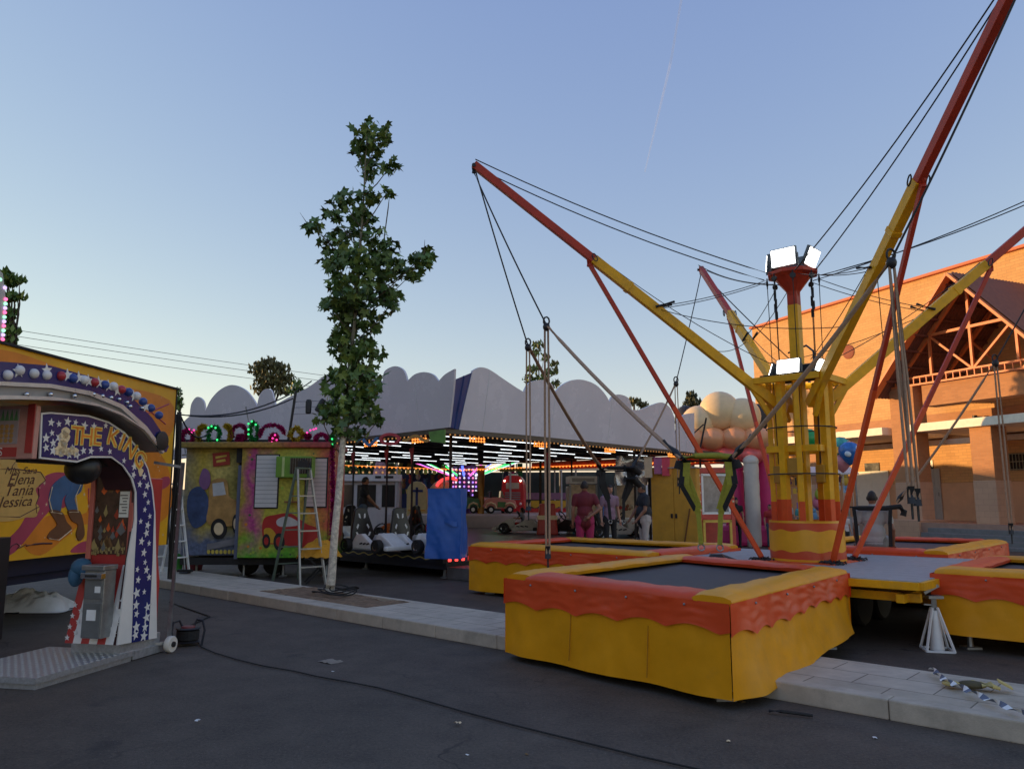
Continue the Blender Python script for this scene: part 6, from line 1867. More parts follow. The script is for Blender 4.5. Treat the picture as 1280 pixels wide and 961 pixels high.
def toy_car(name, label, loc, rz, body, trimm, fend, L_=1.25, truck=False):
    t_ = thing(name, label, "ride car", loc, rz, "toy vehicles on the children's carousel")
    m_ = MB()
    m_.prism(smooth_poly([(-L_ / 2, .22), (L_ / 2, .22), (L_ / 2 + .04, .38), (L_ / 2 - .04, .55), (.15, .60), (.05, .66), (-.3, .66), (-.4, .62), (-L_ / 2 + .05, .60), (-L_ / 2 - .03, .4)], 2), (0, .3, 0), X3, Z3, .6); m_.build("car_body", body, t_, bevel=.03)
    m_ = MB(); m_.prism([(.02, .66), (.20, .62), (.10, .92), (.04, .92)], (0, .26, 0), X3, Z3, .52); m_.build("windscreen", GLASS, t_)
    m_ = MB(); m_.box((-.2, 0, .68), (.3, .46, .08)); m_.box((-.36, 0, .78), (.08, .46, .28)); m_.build("seat", BLACK, t_, bevel=.02)
    for s_ in (-1, 1):
        m_ = MB(); m_.prism([(-.12, .26), (.22, .26), (.28, .34), (.22, .48), (-.10, .48)], (0, s_ * .303 + (.01 if s_ > 0 else 0), 0), X3, Z3, .012); m_.build("door_panel", fend, t_)
        for x in (-.38, .40):
            m_ = MB(); m_.tube([(x - .22, s_ * .31, .22), (x - .17, s_ * .31, .38), (x, s_ * .31, .44), (x + .17, s_ * .31, .38), (x + .22, s_ * .31, .22)], .045, 7); m_.build("mudguard", trimm, t_, smooth=True)
            m_ = MB(); m_.lathe([(.05, -.05), (.15, -.05), (.16, 0), (.15, .05), (.05, .05)], (x, s_ * .31, .17), 16, M=Matrix.Rotation(R(90), 3, 'X')); w_ = m_.build("wheel", RUBBER, t_, smooth=True)
            m_ = MB(); m_.lathe([(.02, -.055), (.08, -.06), (.08, .06), (.02, .055)], (x, s_ * .31, .17), 12, M=Matrix.Rotation(R(90), 3, 'X')); m_.build("rim", WHITE, w_, smooth=True)
    for s_ in (-1, 1):
        m_ = MB(); m_.ell((L_ / 2, s_ * .2, .45), (.04, .06, .06), 10, 6); m_.build("headlight", WHITE, t_, smooth=True)
    return t_
PINK = mat("pink car paint", (0.50, 0.20, 0.18), 0.35, var=.1)
tc1 = toy_car("toy_car", "pink toy car with cream mudguards and green door in front of the red bus", at(624, 640, 32.0) * 1, R(8), PINK, CREAM, mat("dull green door", (0.05, 0.16, 0.05), 0.4)); tc1.location.z = CZ
GRN = mat("green car paint", (0.06, 0.17, 0.09), 0.4)
t2_ = dup(tc1, (0, 0, 0), R(160), "small green toy car at the left end of the carousel row", {PINK: GRN}); q = at(585, 638, 32.3); t2_.location = (q.x, q.y, CZ)
t3_ = dup(tc1, (0, 0, 0), R(190), "second pink toy car partly hidden by the ochre round column", {}); q = at(601, 636, 33.4); t3_.location = (q.x, q.y, CZ)
# red toy bus
q = at(641, 640, 33.0)
bus = thing("toy_bus", "tall red toy bus with bright roof lamps and grey grille on the carousel", "ride car", (q.x, q.y, CZ), R(-6), "toy vehicles on the children's carousel")
BUSR = mat("bus red", (0.45, 0.02, 0.03), 0.3)
m_ = MB(); m_.prism(smooth_poly([(-.46, .1), (.46, .1), (.48, .6), (.46, 1.2), (.36, 1.48), (.2, 1.58), (-.2, 1.58), (-.36, 1.48), (-.46, 1.2), (-.48, .6)], 3), (0, 1.2, 0), X3, Z3, 1.3); m_.build("bus_body", BUSR, bus, bevel=.02)
m_ = MB(); m_.box((0, -.125, 1.15), (.56, .03, .26)); m_.build("windscreen", mat("pale bus glass", (0.35, 0.34, 0.28), 0.2), bus, bevel=.01)
m_ = MB()
for i in range(4): m_.box((0, -.12, .86 - i * .09), (.66, .03, .05))
m_.build("grille", mat("grey grille", (0.18, 0.2, 0.22), 0.4), bus)
m_ = MB(); m_.box((0, .3, 1.62), (.4, .3, .08)); m_.build("roof_box", WHITE, bus, bevel=.02)
for x in (-.34, .34):
    m_ = MB(); m_.ell((x, -.12, 1.36), .04, 8, 6); m_.build("roof_lamp", mat("bright roof lamp", (1, .75, .5), emit=6), bus)
    m_ = MB(); m_.lathe([(.05, -.06), (.15, -.06), (.15, .06), (.05, .06)], (x * 1.3, .2, .15), 14, M=Matrix.Rotation(R(90), 3, 'Y')); m_.build("wheel", RUBBER, bus, smooth=True)
    m_ = MB(); m_.ell((x, -.12, .4), .06, 8, 6); m_.build("headlight", WHITE, bus)
for x, y, c in ((q.x - .6, q.y + 1.2, NAVY), (q.x - .05, q.y + 1.3, mat("magenta banner", (0.30, 0.02, 0.18), .6)), (q.x + .5, q.y + 1.25, mat("green banner", (0.02, 0.22, 0.09), .6))):
    pass
# dark tarpaulin screen behind
tw = thing("tarpaulin_screen", "long dark green tarpaulin screen with white top rail closing the fairground behind", "screen", (5.0, 41.5, 0), R(-4))
TARP = mat("dark green tarp", (0.030, 0.042, 0.038), 0.55, var=.5, scale=.6)
for i in range(8):
    x0 = -7 + i * 2.3
    m_ = MB(); m_.grid(lambda u, v: Vector((x0 + .06 + 2.18 * u, .05 * nz((u * 4 + i, v * 3, 1)), .7 + 2.35 * v)), 10, 8); m_.build("tarp_panel", TARP, tw, smooth=True)
    m_ = MB(); m_.tube([(x0, 0, 0), (x0, 0, 3.2)], .05, 8); m_.build("post", [WHITE, mat("magenta post", (0.28, .03, .18), .5), YCOL, mat("blue post", (0.04, .12, .35), .5)][i % 4], tw)
m_ = MB(); m_.box((2.0, -.03, 3.2), (18.6, .06, .16)); m_.build("top_rail", CREAM, tw)
m_ = MB(); m_.box((2.0, -.02, .62), (18.6, .06, .14)); m_.build("bottom_rail", mat("mauve rail", (0.25, .12, .25), .5), tw)
for i, (px, c) in enumerate(((628.5, NAVY), (635.5, mat("magenta banner", (0.30, 0.02, 0.18), .6)), (645.5, mat("green banner", (0.02, 0.22, 0.09), .6)))):
    q = at(px, 610, 39.0)
    bn = thing("banner", "%s vertical banner hanging behind the red toy bus" % ("blue", "magenta", "green")[i], "banner", (q.x, q.y, 0), 0)
    m_ = MB(); m_.grid(lambda u, v: Vector((.05 + .26 * u, .03 * math.sin(v * 7 + u * 3), 1.9 + 1.5 * v)), 4, 12); m_.build("cloth", c, bn, smooth=True)
    m_ = MB(); m_.tube([(0, 0, 0), (0, 0, 3.45)], .03, 6); m_.build("pole", STEEL, bn)
# red counter with yellow scalloped edge
q = onz(688, 662, 0.0); q = at(682, 650, 36.0)
rc = thing("counter", "red stall counter with yellow scalloped border beyond the low black kart", "counter", (q.x, q.y, 0), R(-3))
m_ = MB(); m_.box((0, 0, .6), (2.4, .6, 1.2)); m_.build("counter_front", BUSR, rc, bevel=.02)
m_ = MB()
sc = [(-1.25, 1.55), (1.25, 1.55)] + [(1.25 - 2.5 * i / 40, 1.28 - .07 * abs(math.sin(i * math.pi / 5))) for i in range(41)]
m_.prism(sc, (0, -.32, 0), X3, Z3, .03); m_.build("scalloped_border", mat("bright yellow border", (0.55, .36, .03), .5), rc)
m_ = MB(); m_.box((0, -.33, .35), (2.42, .03, .22)); m_.build("cream_band", CREAM, rc)
m_ = MB(); m_.box((0, .0, 1.75), (2.4, .5, .3)); m_.build("mauve_shelf", mat("mauve shelf", (0.24, .12, .24), .5), rc)
# claw machines
def claw(px, Y, w_, label, side):
    q = at(px, 640, Y); t_ = thing("claw_machine", label, "arcade machine", (q.x, q.y, 0.0), R(side))
    h = 2.35
    m_ = MB(); m_.box((0, 0, .62), (w_, .8, .75)); m_.box((0, 0, h - .1), (w_, .8, .26)); m_.box((0, .36, 1.5), (w_, .06, 1.1)); m_.build("cabinet", WHITE, t_, bevel=.02)
    m_ = MB(); m_.box((0, 0, .12), (w_ - .1, .7, .24)); m_.build("base", DARK, t_)
    m_ = MB(); m_.box((0, -.39, 1.55), (w_ - .12, .012, 1.08)); m_.build("glass_front", mat("lit interior beige", (0.45, .38, .28), .2, var=.5, scale=3), t_)
    for sx_ in (-1, 1):
        m_ = MB(); m_.box((sx_ * (w_ / 2 - .03), -.38, 1.5), (.06, .06, 1.2)); m_.build("corner_post", STEEL, t_)
    m_ = MB()
    rg = random.Random(int(px))
    for _ in range(14): m_.ell((rg.uniform(-w_ / 2 + .15, w_ / 2 - .15), -.33 + rg.uniform(-.03, .03), 1.1 + rg.uniform(0, .35)), rg.uniform(.05, .09), 8, 6, rg.randrange(3))
    m_.build("plush_toys", [mat("toy brown", (.2, .1, .05), .8), mat("toy red", (.35, .04, .04), .8), mat("toy cream", (.5, .45, .35), .8)], t_)
    m_ = MB(); m_.box((0, -.405, .62), (w_ * .8, .01, .5)); m_.build("front_picture", mat("sky blue print", (.06, .22, .36), .4, var=.6, scale=4), t_)
    m_ = MB(); m_.box((0, -.405, h - .1), (w_ * .8, .01, .12)); m_.build("header", mat("grey header", (.32, .34, .36), .4), t_)
claw(727, 26.5, .95, "white claw machine with blue lower front behind the man in maroon", 5)
claw(783, 26.0, .75, "narrow white machine with dark smears behind the low pale kart", -6)
# pay cabin and prize stall at the back left
q = at(462, 640, 33.5)
pc = thing("cabin", "white pay cabin with dark windows beyond the standing man in dark clothes", "cabin", (q.x, q.y, 0), R(4))
m_ = MB(); m_.box((0, .8, 1.3), (2.5, 1.6, 2.6)); m_.build("wall", mat("cabin white", (.42, .42, .44), .5, var=.08), pc)
for x, w_ in ((-.15, .8), (.78, .55), (-.95, .5)):
    m_ = MB(); m_.box((x, -.012, 1.75), (w_, .03, .95)); m_.build("window", GLASS, pc)
m_ = MB(); m_.box((0, -.1, 2.52), (2.7, .25, .28)); m_.build("header", mat("header white", (.5, .5, .52), .5), pc)
m_ = MB(); m_.box((.8, -.24, 2.55), (.4, .01, .10)); m_.box((.35, -.24, 2.55), (.25, .01, .10)); m_.build("header_marks", BLACK, pc)
m_ = MB(); m_.prism([(0, 0), (.7, 0), (.5, .5), (.3, .9), (.1, .5)], (.1, -.05, 2.66), X3, Z3, -.05); m_.build("pinnacle", mat("pink lattice", (.4, .25, .3), .5, var=.5, scale=9), pc)
for k_ in range(9):
    m_ = MB(); m_.ell((-1.15 + k_ * .28, -.16, 2.75), .05, 6, 4); m_.build("bulb", WRB, pc)
q = at(540, 640, 35.5)
ps = thing("prize_stall", "prize stall under a yellow and black striped awning left of the neon tubes", "stall", (q.x, q.y, 0), R(3))
m_ = MB(); m_.box((0, .6, .6), (3.2, 1.2, 1.2)); m_.build("counter", mat("stall counter grey", (.25, .25, .27), .5), ps)
m_ = MB(); m_.box((0, 1.3, 1.9), (3.2, .1, 1.9)); m_.build("back_wall", NAVY, ps)
AWY = mat("awning yellow", (.5, .42, .10), .6)
m_ = MB()
for i in range(16):
    x = -1.6 + i * .2
    m_.add([(x, .9, 3.35), (x + .2, .9, 3.35), (x + .2, -.35, 2.95), (x, -.35, 2.95)], [(3, 2, 1, 0)], i % 2)
    m_.add([(x, -.35, 2.95), (x + .2, -.35, 2.95), (x + .17, -.36, 2.72), (x + .03, -.36, 2.72)], [(3, 2, 1, 0)], i % 2)
m_.build("awning", [AWY, mat("awning dark green", (.02, .05, .03), .6)], ps)
m_ = MB()
for i in range(16):
    x = -1.6 + i * .2
    m_.add([(x, -.2, 2.05), (x + .2, -.2, 2.05), (x + .17, -.21, 1.85), (x + .03, -.21, 1.85)], [(3, 2, 1, 0)], i % 2)
m_.build("lower_valance", [AWY, mat("awning dark green", (.02, .05, .03), .6)], ps)
for i in range(9):
    m_ = MB(); rg = random.Random(i); c = Vector((-1.4 + i * .34, .9, 2.25 + .2 * (i % 3)))
    m_.ell(c, (.12, .1, .15), 9, 6); m_.ell(c + Z3 * .2, .1, 9, 6); m_.ell(c + Vector((-.07, 0, .3)), .04, 6, 4); m_.ell(c + Vector((.07, 0, .3)), .04, 6, 4)
    m_.build("plush_toy", [mat("toy brown", (.2, .1, .05), .8), mat("toy red", (.35, .04, .04), .8), mat("toy cream", (.5, .45, .35), .8), mat("toy blue", (.06, .15, .35), .8)][i % 4], ps, smooth=True)
q = at(521, 640, 32.5)
kh_ = thing("ride_tower", "yellow arched kiddie ride front in front of the prize stall", "ride", (q.x, q.y, 0))
m_ = MB(); m_.prism([(-.42, .4), (.42, .4), (.42, 1.9)] + [(.42 * math.cos(a), 1.9 + .45 * math.sin(a)) for a in [k_ * math.pi / 8 for k_ in range(1, 8)]] + [(-.42, 1.9)], (0, .2, 0), X3, Z3, .3); m_.build("arch_front", mat("arch pale yellow", (.42, .36, .18), .5), kh_, bevel=.02)
m_ = MB(); m_.box((0, -.11, 1.7), (.1, .02, .8)); m_.box((0, -.11, 1.95), (.5, .02, .1)); m_.build("blue_trim", NAVY, kh_)
for i in range(3):
    m_ = MB(); m_.box((0, -.12, .75 + i * .2), (.7, .05, .05)); m_.build("rail", YCOL, kh_)
m_ = MB(); m_.box((0, .05, .2), (1.0, .6, .4)); m_.build("base", DARK, kh_)
q = at(553, 640, 33.5)
dm = thing("ride_dome", "tan rounded ride cabin with a red arch lamp beside the blue covered cabinet", "ride", (q.x, q.y, 0))
m_ = MB(); m_.ell((0, 0, 1.3), (.75, .7, 1.15), 20, 12); m_.build("dome", mat("tan plush", (.38, .24, .12), .8, var=.2), dm, smooth=True)
m_ = MB(); m_.tube([(.6 * math.cos(a) + .35, -.5, 2.0 + .5 * math.sin(a)) for a in [k_ * math.pi / 10 for k_ in range(1, 10)]], .07, 8); m_.build("lamp_arch", mat("red lamp arch", (1.0, .08, .08), emit=1.0), dm, smooth=True)
m_ = MB(); m_.ell((.1, -.66, 1.5), (.12, .06, .12), 10, 6); m_.build("dark_knob", BLACK, dm, smooth=True)

# ------------------------------------------------------------ yellow gate, red ticket kiosk, inflatable, toy stall behind the tower
q0, q1 = at(815, 650, 21.8), at(872, 650, 21.2)
gt = thing("cabinet", "tall ochre plywood cabinet with two doors left of the red ticket kiosk", "cabinet", ((q0.x + q1.x) / 2, (q0.y + q1.y) / 2, 0), math.atan2(q1.y - q0.y, q1.x - q0.x))
gw = (q1 - q0).length
OCH = mat("ochre plywood", (0.50, 0.27, 0.03), .5, var=.12, scale=3, dirt=.3)
m_ = MB(); m_.box((0, .4, 1.25), (gw, .76, 2.4)); m_.build("body", OCH, gt)
for i in range(2):
    m_ = MB(); m_.box((-gw / 4 + i * gw / 2, 0, 1.27), (gw / 2 - .012, .03, 2.42)); d2 = m_.build("door", OCH, gt, bevel=.005)
    m_ = MB(); m_.box((.06 - .12 * (1 - i), -.03, 1.15), (.05, .04, .12)); m_.build("handle", BLACK, d2)
m_ = MB(); m_.bar((.25, -.04, .3), (.45, -.05, 1.35), .03); m_.build("prop_stick", mat("brown stick", (.16, .07, .02), .6), gt)
m_ = MB(); m_.box((0, .38, 2.47), (gw + .06, .9, .03)); m_.build("top_board", mat("grey board", (.3, .3, .3), .6), gt)
q0, q1 = at(872, 650, 21.6), at(918, 650, 21.9)
kw = (q1 - q0).length
kk = thing("ticket_kiosk", "red ticket kiosk with white framed window and yellow framed lower opening", "kiosk", ((q0.x + q1.x) / 2, (q0.y + q1.y) / 2, 0), math.atan2(q1.y - q0.y, q1.x - q0.x))
KRD = mat("kiosk red", (0.40, 0.05, 0.04), .45, var=.2, scale=6)
m_ = MB()
for sx_ in (-1, 1): m_.box((sx_ * (kw / 2 - .06), 0, 1.2), (.12, .12, 2.4))
m_.box((0, 0, 1.12), (kw - .24, .1, .14)); m_.box((0, 0, 2.4), (kw, .14, .14)); m_.box((0, .9, 1.2), (kw, .05, 2.4)); m_.box((-kw / 2 + .03, .5, 1.2), (.04, .8, 2.3))
m_.build("frame", KRD, kk, bevel=.006)
m_ = MB()
for x in (-kw / 2 + .16, kw / 2 - .16): m_.bar((x, -.03, 1.22), (x, -.03, 2.28), .06, .04)
m_.bar((-kw / 2 + .13, -.03, 1.22), (kw / 2 - .13, -.03, 1.22), .04, .06); m_.bar((-kw / 2 + .13, -.03, 2.28), (kw / 2 - .13, -.03, 2.28), .04, .06)
wf = m_.build("window_frame", WHITE, kk)
m_ = MB(); m_.box((0, -.01, 1.75), (kw - .34, .012, 1.0)); m_.build("pane", mat("greyish pane", (.20, .21, .22), .12, var=.4, scale=3), wf)
m_ = MB()
for x in (-kw / 2 + .16, kw / 2 - .16): m_.bar((x, -.06, .05), (x, -.06, 1.02), .07, .04)
m_.bar((-kw / 2 + .13, -.06, 1.0), (kw / 2 - .13, -.06, 1.0), .04, .07); m_.build("lower_frame", mat("kiosk yellow", (.5, .36, .06), .5), kk)
m_ = MB()
for i in range(9):
    for sx_ in (-1, 1): m_.ell((sx_ * (kw / 2 - .06), -.07, 1.3 + i * .12), .035, 8, 5, i % 2)
m_.build("painted_dots", [CREAM, mat("dot orange kiosk", (.5, .2, .05), .4)], kk)
# plain inflatable: peach and cream cushions, magenta and white columns, no figure
q = at(905, 560, 27.5)
inf = thing("bouncy_castle", "large inflatable with plain peach and cream cushions, magenta and green columns", "inflatable", (q.x, q.y, 0), R(-12))
PEACH = mat("peach inflatable vinyl", (.66, .30, .15), .35, var=.06)
CRM = mat("cream inflatable vinyl", (.72, .50, .30), .35, var=.06)
MGT = mat("magenta inflatable vinyl", (.50, .03, .16), .45, var=.06)
GRV = mat("green inflatable vinyl", (.03, .30, .12), .45, var=.06)
GRY = mat("white inflatable vinyl", (.50, .49, .46), .5, var=.06)
def cushion(name, c, r_, m):
    m_ = MB(); m_.ell(c, r_, 24, 14); return m_.build(name, m, inf, smooth=True)
def tower(x, y, r_, h, m, cap):
    m_ = MB(); m_.lathe([(r_ * .9, 0), (r_, .1)] + [(r_ * (1 - .05 * (k_ % 2)), .1 + (h - .1) * (k_ + 1) / 10) for k_ in range(10)], (x, y, 0), 20); m_.build("column", m, inf, smooth=True)
    m_ = MB(); m_.ell((x, y, h), (r_ * 1.05, r_ * 1.05, r_ * .9), 18, 10); m_.build("column_cap", cap, inf, smooth=True)
for x, z, r_ in ((-.85, 4.35, .62), (-.1, 4.75, .72), (.68, 4.55, .66)): cushion("roof_lobe", (x, .1, z), (r_, .6, r_), CRM)
for x in (-1.15, -.4, .35, 1.1): cushion("front_cushion", (x, -.2, 3.72), (.52, .55, .42), PEACH)
for x in (-.9, 0, .9): cushion("low_cushion", (x, -.05, 3.15), (.55, .5, .32), mat("rose inflatable vinyl", (.60, .12, .12), .35))
for x in (-1.3, 1.25): cushion("corner_cushion", (x, .6, 4.5), (.4, .4, .55), mat("black inflatable vinyl", (.02, .018, .02), .5))
tower(-1.55, .2, .40, 3.2, MGT, MGT); tower(.30, .1, .34, 2.7, MGT, MGT); tower(1.45, .3, .42, 3.3, MGT, PEACH)
tower(.85, -.5, .26, 2.9, GRY, GRY)
m_ = MB(); m_.box((-.4, .1, 2.2), (1.5, .6, 1.0)); m_.build("green_wall", GRV, inf, bevel=.12)
m_ = MB(); m_.box((0, .5, .35), (3.4, 2.2, .7)); m_.build("inflated_base", MGT, inf, bevel=.15)
# toy stall with hanging goods behind the tower
q = at(1010, 640, 27.0)
ts = thing("toy_stall", "toy stall hung with bright goods behind the bungee tower", "stall", (q.x, q.y, 0), R(-14))
m_ = MB(); m_.box((0, .9, .5), (3.0, .7, 1.0)); m_.build("counter", mat("stall counter grey", (.25, .25, .27), .5), ts)
for x in (-1.6, 1.6):
    for y in (0, 1.6):
        m_ = MB(); m_.tube([(x, y, 0), (x, y, 2.6)], .03, 6); m_.build("post", STEEL, ts)
m_ = MB(); m_.add([(-1.7, -.1, 2.5), (1.7, -.1, 2.5), (1.7, 1.7, 2.8), (-1.7, 1.7, 2.8), (-1.7, -.1, 2.45), (1.7, -.1, 2.45), (1.7, 1.7, 2.75), (-1.7, 1.7, 2.75)], [(0, 1, 2, 3), (7, 6, 5, 4), (0, 4, 5, 1), (1, 5, 6, 2), (2, 6, 7, 3), (3, 7, 4, 0)]); m_.build("canopy", mat("white stall canopy", (.5, .5, .52), .7), ts)
rg = random.Random(21)
TOYM = [mat("toy " + n_, c_, .6) for n_, c_ in (("pinkish", (.5, .15, .25)), ("white", (.5, .5, .5)), ("lime", (.3, .42, .05)), ("violet", (.18, .10, .30)), ("sky", (.10, .25, .45)), ("black", (.02, .02, .02)), ("gold", (.5, .32, .03)))]
for i in range(44):
    x, y, z = rg.uniform(-1.5, 1.5), rg.choice((.0, .1, .6)), rg.uniform(.7, 2.3)
    m_ = MB(); s_ = rg.uniform(.07, .15)
    if i % 3: m_.ell((x, y, z), (s_, s_ * .7, s_ * rg.uniform(.8, 1.6)), 10, 6); m_.ell((x + .02, y - .02, z + s_ * 1.3), s_ * .6, 8, 5)
    else: m_.box((x, y, z), (s_ * 1.6, .05, s_ * 2.4))
    m_.tube([(x, y, z), (x, y, 2.48)], .004, 4)
    m_.build("hanging_toy", TOYM[i % 7], ts, smooth=True)
def balloon(px, py, Y, r_, m, label, m2=None):
    q = at(px, py, Y); t_ = thing("balloon", label, "balloon", (q.x, q.y, q.z), 0)
    m_ = MB(); m_.lathe([(.001, -r_ * 1.25), (r_ * .12, -r_ * 1.2), (r_ * .5, -r_ * .85), (r_ * .88, -r_ * .35), (r_, .1 * r_), (r_ * .85, r_ * .6), (r_ * .45, r_ * .92), (.001, r_)], (0, 0, 0), 18); m_.build("skin", m, t_, smooth=True)
    if m2:
        m_ = MB(); m_.ell((.4 * r_, -.75 * r_, .15 * r_), (.42 * r_, .2 * r_, .42 * r_), 12, 8); m_.ell((-.45 * r_, -.72 * r_, -.2 * r_), (.35 * r_, .2 * r_, .3 * r_), 12, 8); m_.build("print_patch", m2, t_, smooth=True)
    m_ = MB(); m_.tube([(0, 0, -r_ * 1.25), (.05, .05, -1.6), (0, .1, -q.z + .9)], .005, 4); m_.build("string", WHITE, t_)
balloon(1010, 549, 26.0, .36, mat("green balloon", (.02, .28, .08), .25), "plain green balloon seen between the tower posts")
balloon(1050, 560, 24.5, .36, mat("teal balloon", (.05, .30, .28), .25, var=.5, scale=4), "teal balloon of the bunch right of the tower", mat("balloon orange patch", (.45, .2, .05), .3))
balloon(1062, 565, 24.0, .33, mat("blue balloon", (.03, .14, .45), .25, var=.4, scale=5), "blue balloon with pale patches, rightmost of the bunch", mat("balloon pale patch", (.5, .6, .7), .3))
balloon(1053, 578, 24.3, .26, mat("rose balloon", (.5, .2, .25), .25), "small rose balloon lowest in the bunch right of the tower")
# ------------------------------------------------------------ people: one continuous remeshed body each
SKIN = mat("skin", (0.36, 0.19, 0.13), .5, var=.08)
SKIND = mat("tanned skin", (0.22, 0.11, 0.07), .5, var=.08)
HAIRM = mat("dark hair", (0.015, 0.011, 0.009), .6, var=.2, scale=60)
SHOE = mat("shoe black", (0.02, 0.02, 0.022), .6)
SHOEW = mat("shoe white", (0.5, 0.5, 0.5), .6)
def cloth(n_, c): return mat(n_, c, .8, var=.12, scale=8, bump=.3, bscale=14)
DEF = dict(pelvis=(0, 0, .93), waist=(0, 0, 1.08), chest=(0, 0, 1.30), neck=(0, -.01, 1.48), head=(0, .015, 1.63),
           shl=(-.185, 0, 1.41), ell=(-.235, -.02, 1.13), wrl=(-.245, .05, .88), shr=(.185, 0, 1.41), elr=(.235, -.02, 1.13), wrr=(.245, .05, .88),
           hil=(-.095, 0, .91), knl=(-.105, .02, .50), anl=(-.105, -.02, .09), hir=(.095, 0, .91), knr=(.105, .02, .50), anr=(.105, -.02, .09),
           tol=(-.12, .14, .04), tor=(.12, .14, .04))
def person(label, loc, rz, pose=None, height=1.75, mats=None, long_hair=False, long_legs=True, sleeve=.55, build=1.0, vox=.02, belly=0.0, skirt=False, long_shirt=False):
    P_ = {k_: Vector(v) for k_, v in DEF.items()}
    for k_, v in (pose or {}).items(): P_[k_] = Vector(v)
    SK, SH, TR, SO, HA = range(5)
    caps, segs = MB(), []
    def ball(c, r_, tg): 
        caps.ell(c, r_, 12, 8); rr = r_ if not isinstance(r_, tuple) else sum(r_) / 3
        segs.append((c, c + Z3 * .001, rr, rr, tg))
    def limb(a, b, ra, rb, tg):
        n = 8; pr = []
        d, s_, u_ = basis(b - a)
        L_ = (b - a).length
        pts, rs_ = [], []
        for t in (-.8, -.5, 0): pts.append(a + d * ra * t); rs_.append(ra * math.sqrt(max(.05, 1 - t * t)))
        pts.append(a.lerp(b, .5)); rs_.append((ra + rb) / 2 * 1.03)
        for t in (0, .5, .8): pts.append(b + d * rb * t); rs_.append(rb * math.sqrt(max(.05, 1 - t * t)))
        caps.tube(pts, rs_, 12)
        segs.append((a, b, ra, rb, tg))
    B_ = build
    up = (P_["chest"] - P_["pelvis"]).normalized()
    Mt = Z3.rotation_difference(up).to_matrix()
    def torso(c, r_, tg):
        caps.ell(c, tuple(x * (B_ if i < 2 else 1) for i, x in enumerate(r_)), 16, 10, M=Mt); segs.append((c - up * r_[2] * .4, c + up * r_[2] * .4, r_[0] * .8, r_[0] * .8, tg))
    torso(P_["chest"] + up * .02, (.175, .115, .20), SH)
    torso(P_["waist"], (.155, .11 + belly, .18), SH)
    torso(P_["pelvis"] + up * .03, (.165, .12 + belly * .5, .15), SH if True else TR)
    torso(P_["pelvis"] - up * .04, (.172, .132 + belly * .4, .14), SH) if long_shirt else torso(P_["pelvis"] - up * .04, (.165, .125, .12), TR)
    limb(P_["shl"].lerp(P_["neck"], .8) - up * .06, P_["shl"], .075, .065, SH); limb(P_["shr"].lerp(P_["neck"], .8) - up * .06, P_["shr"], .075, .065, SH)
    limb(P_["neck"] - up * .08, P_["head"] - up * .05, .058, .052, SK)
    hd = P_["head"]
    hz = (P_["head"] - P_["neck"]).normalized(); Mh = Z3.rotation_difference(hz).to_matrix()
    caps.ell(hd, (.075, .095, .115), 16, 10, M=Mh); segs.append((hd - hz * .03, hd + hz * .02, .085, .085, SK))
    caps.ell(hd + Mh @ Vector((0, .06, -.06)), (.045, .045, .045), 10, 6); 
    caps.ell(hd + Mh @ Vector((0, .10, -.015)), (.013, .022, .022), 8, 5)
    for s_ in (-1, 1): caps.ell(hd + Mh @ Vector((s_ * .078, 0, -.01)), (.014, .022, .03), 8, 5)
    for sd in "lr":
        sh, el, wr = P_["sh" + sd], P_["el" + sd], P_["wr" + sd]
        mid = sh.lerp(el, sleeve) if sleeve < 1 else el
        limb(sh, mid, .064 * B_, .054 * B_, SH)
        if sleeve < 1: limb(mid, el, .043, .038, SK)
        limb(el, wr, .041, .028, SK if sleeve < 1.5 else SH)
        hn = (wr - el).normalized()
        caps.ell(wr + hn * .045, (.026, .036, .045), 10, 6, M=Z3.rotation_difference(hn).to_matrix()); segs.append((wr, wr + hn * .08, .03, .03, SK))
        hi, kn, an, to = P_["hi" + sd], P_["kn" + sd], P_["an" + sd], P_["to" + sd]
        if long_legs:
            limb(hi, kn, .088 * B_, .062, TR); limb(kn, an, .060, .045, TR)
        else:
            kk_ = hi.lerp(kn, .9)
            limb(hi, kk_, .092 * B_, .078, TR); limb(hi.lerp(kn, .85), kn, .058, .052, SK); limb(kn, an, .052, .034, SK)
        limb(an - Z3 * .03, to, .042, .035, SO)
    if skirt:
        limb(P_["pelvis"], P_["pelvis"].lerp((P_["knl"] + P_["knr"]) / 2, .8), .15, .20, TR)
    me = bpy.data.meshes.new("person")
    me.from_pydata([tuple(v) for v in caps.v], [], caps.f)
    o = bpy.data.objects.new("person", me); COL.objects.link(o)
    rm = o.modifiers.new("remesh", 'REMESH'); rm.mode = 'VOXEL'; rm.voxel_size = vox
    sm2 = o.modifiers.new("smooth", 'SMOOTH'); sm2.factor = .5; sm2.iterations = 2
    bpy.context.view_layer.update()
    ev = o.evaluated_get(bpy.context.evaluated_depsgraph_get())
    m2 = bpy.data.meshes.new_from_object(ev)
    o.modifiers.clear(); o.data = m2; bpy.data.meshes.remove(me)
    n = len(m2.polygons)
    ctr = np.empty(n * 3); m2.polygons.foreach_get("center", ctr); ctr = ctr.reshape(n, 3)
    best = np.full(n, 1e9); tg_ = np.zeros(n, int)
    for a, b, ra, rb, t_ in segs:
        A, D = np.array(a), np.array(b - a)
        tt = np.clip(((ctr - A) @ D) / max(1e-9, D @ D), 0, 1)
        dist = np.linalg.norm(ctr - (A + tt[:, None] * D), axis=1) - (ra + (rb - ra) * tt)
        m_ = dist < best
        best[m_] = dist[m_]; tg_[m_] = t_
    # hair region on the skull
    Hd, Mi = np.array(hd), np.array(Mh.inverted())
    lc = (ctr - Hd) @ Mi.T
    skull = (np.linalg.norm(lc / np.array([.085, .105, .125]), axis=1) < 1.25) & (lc[:, 2] > -.07)
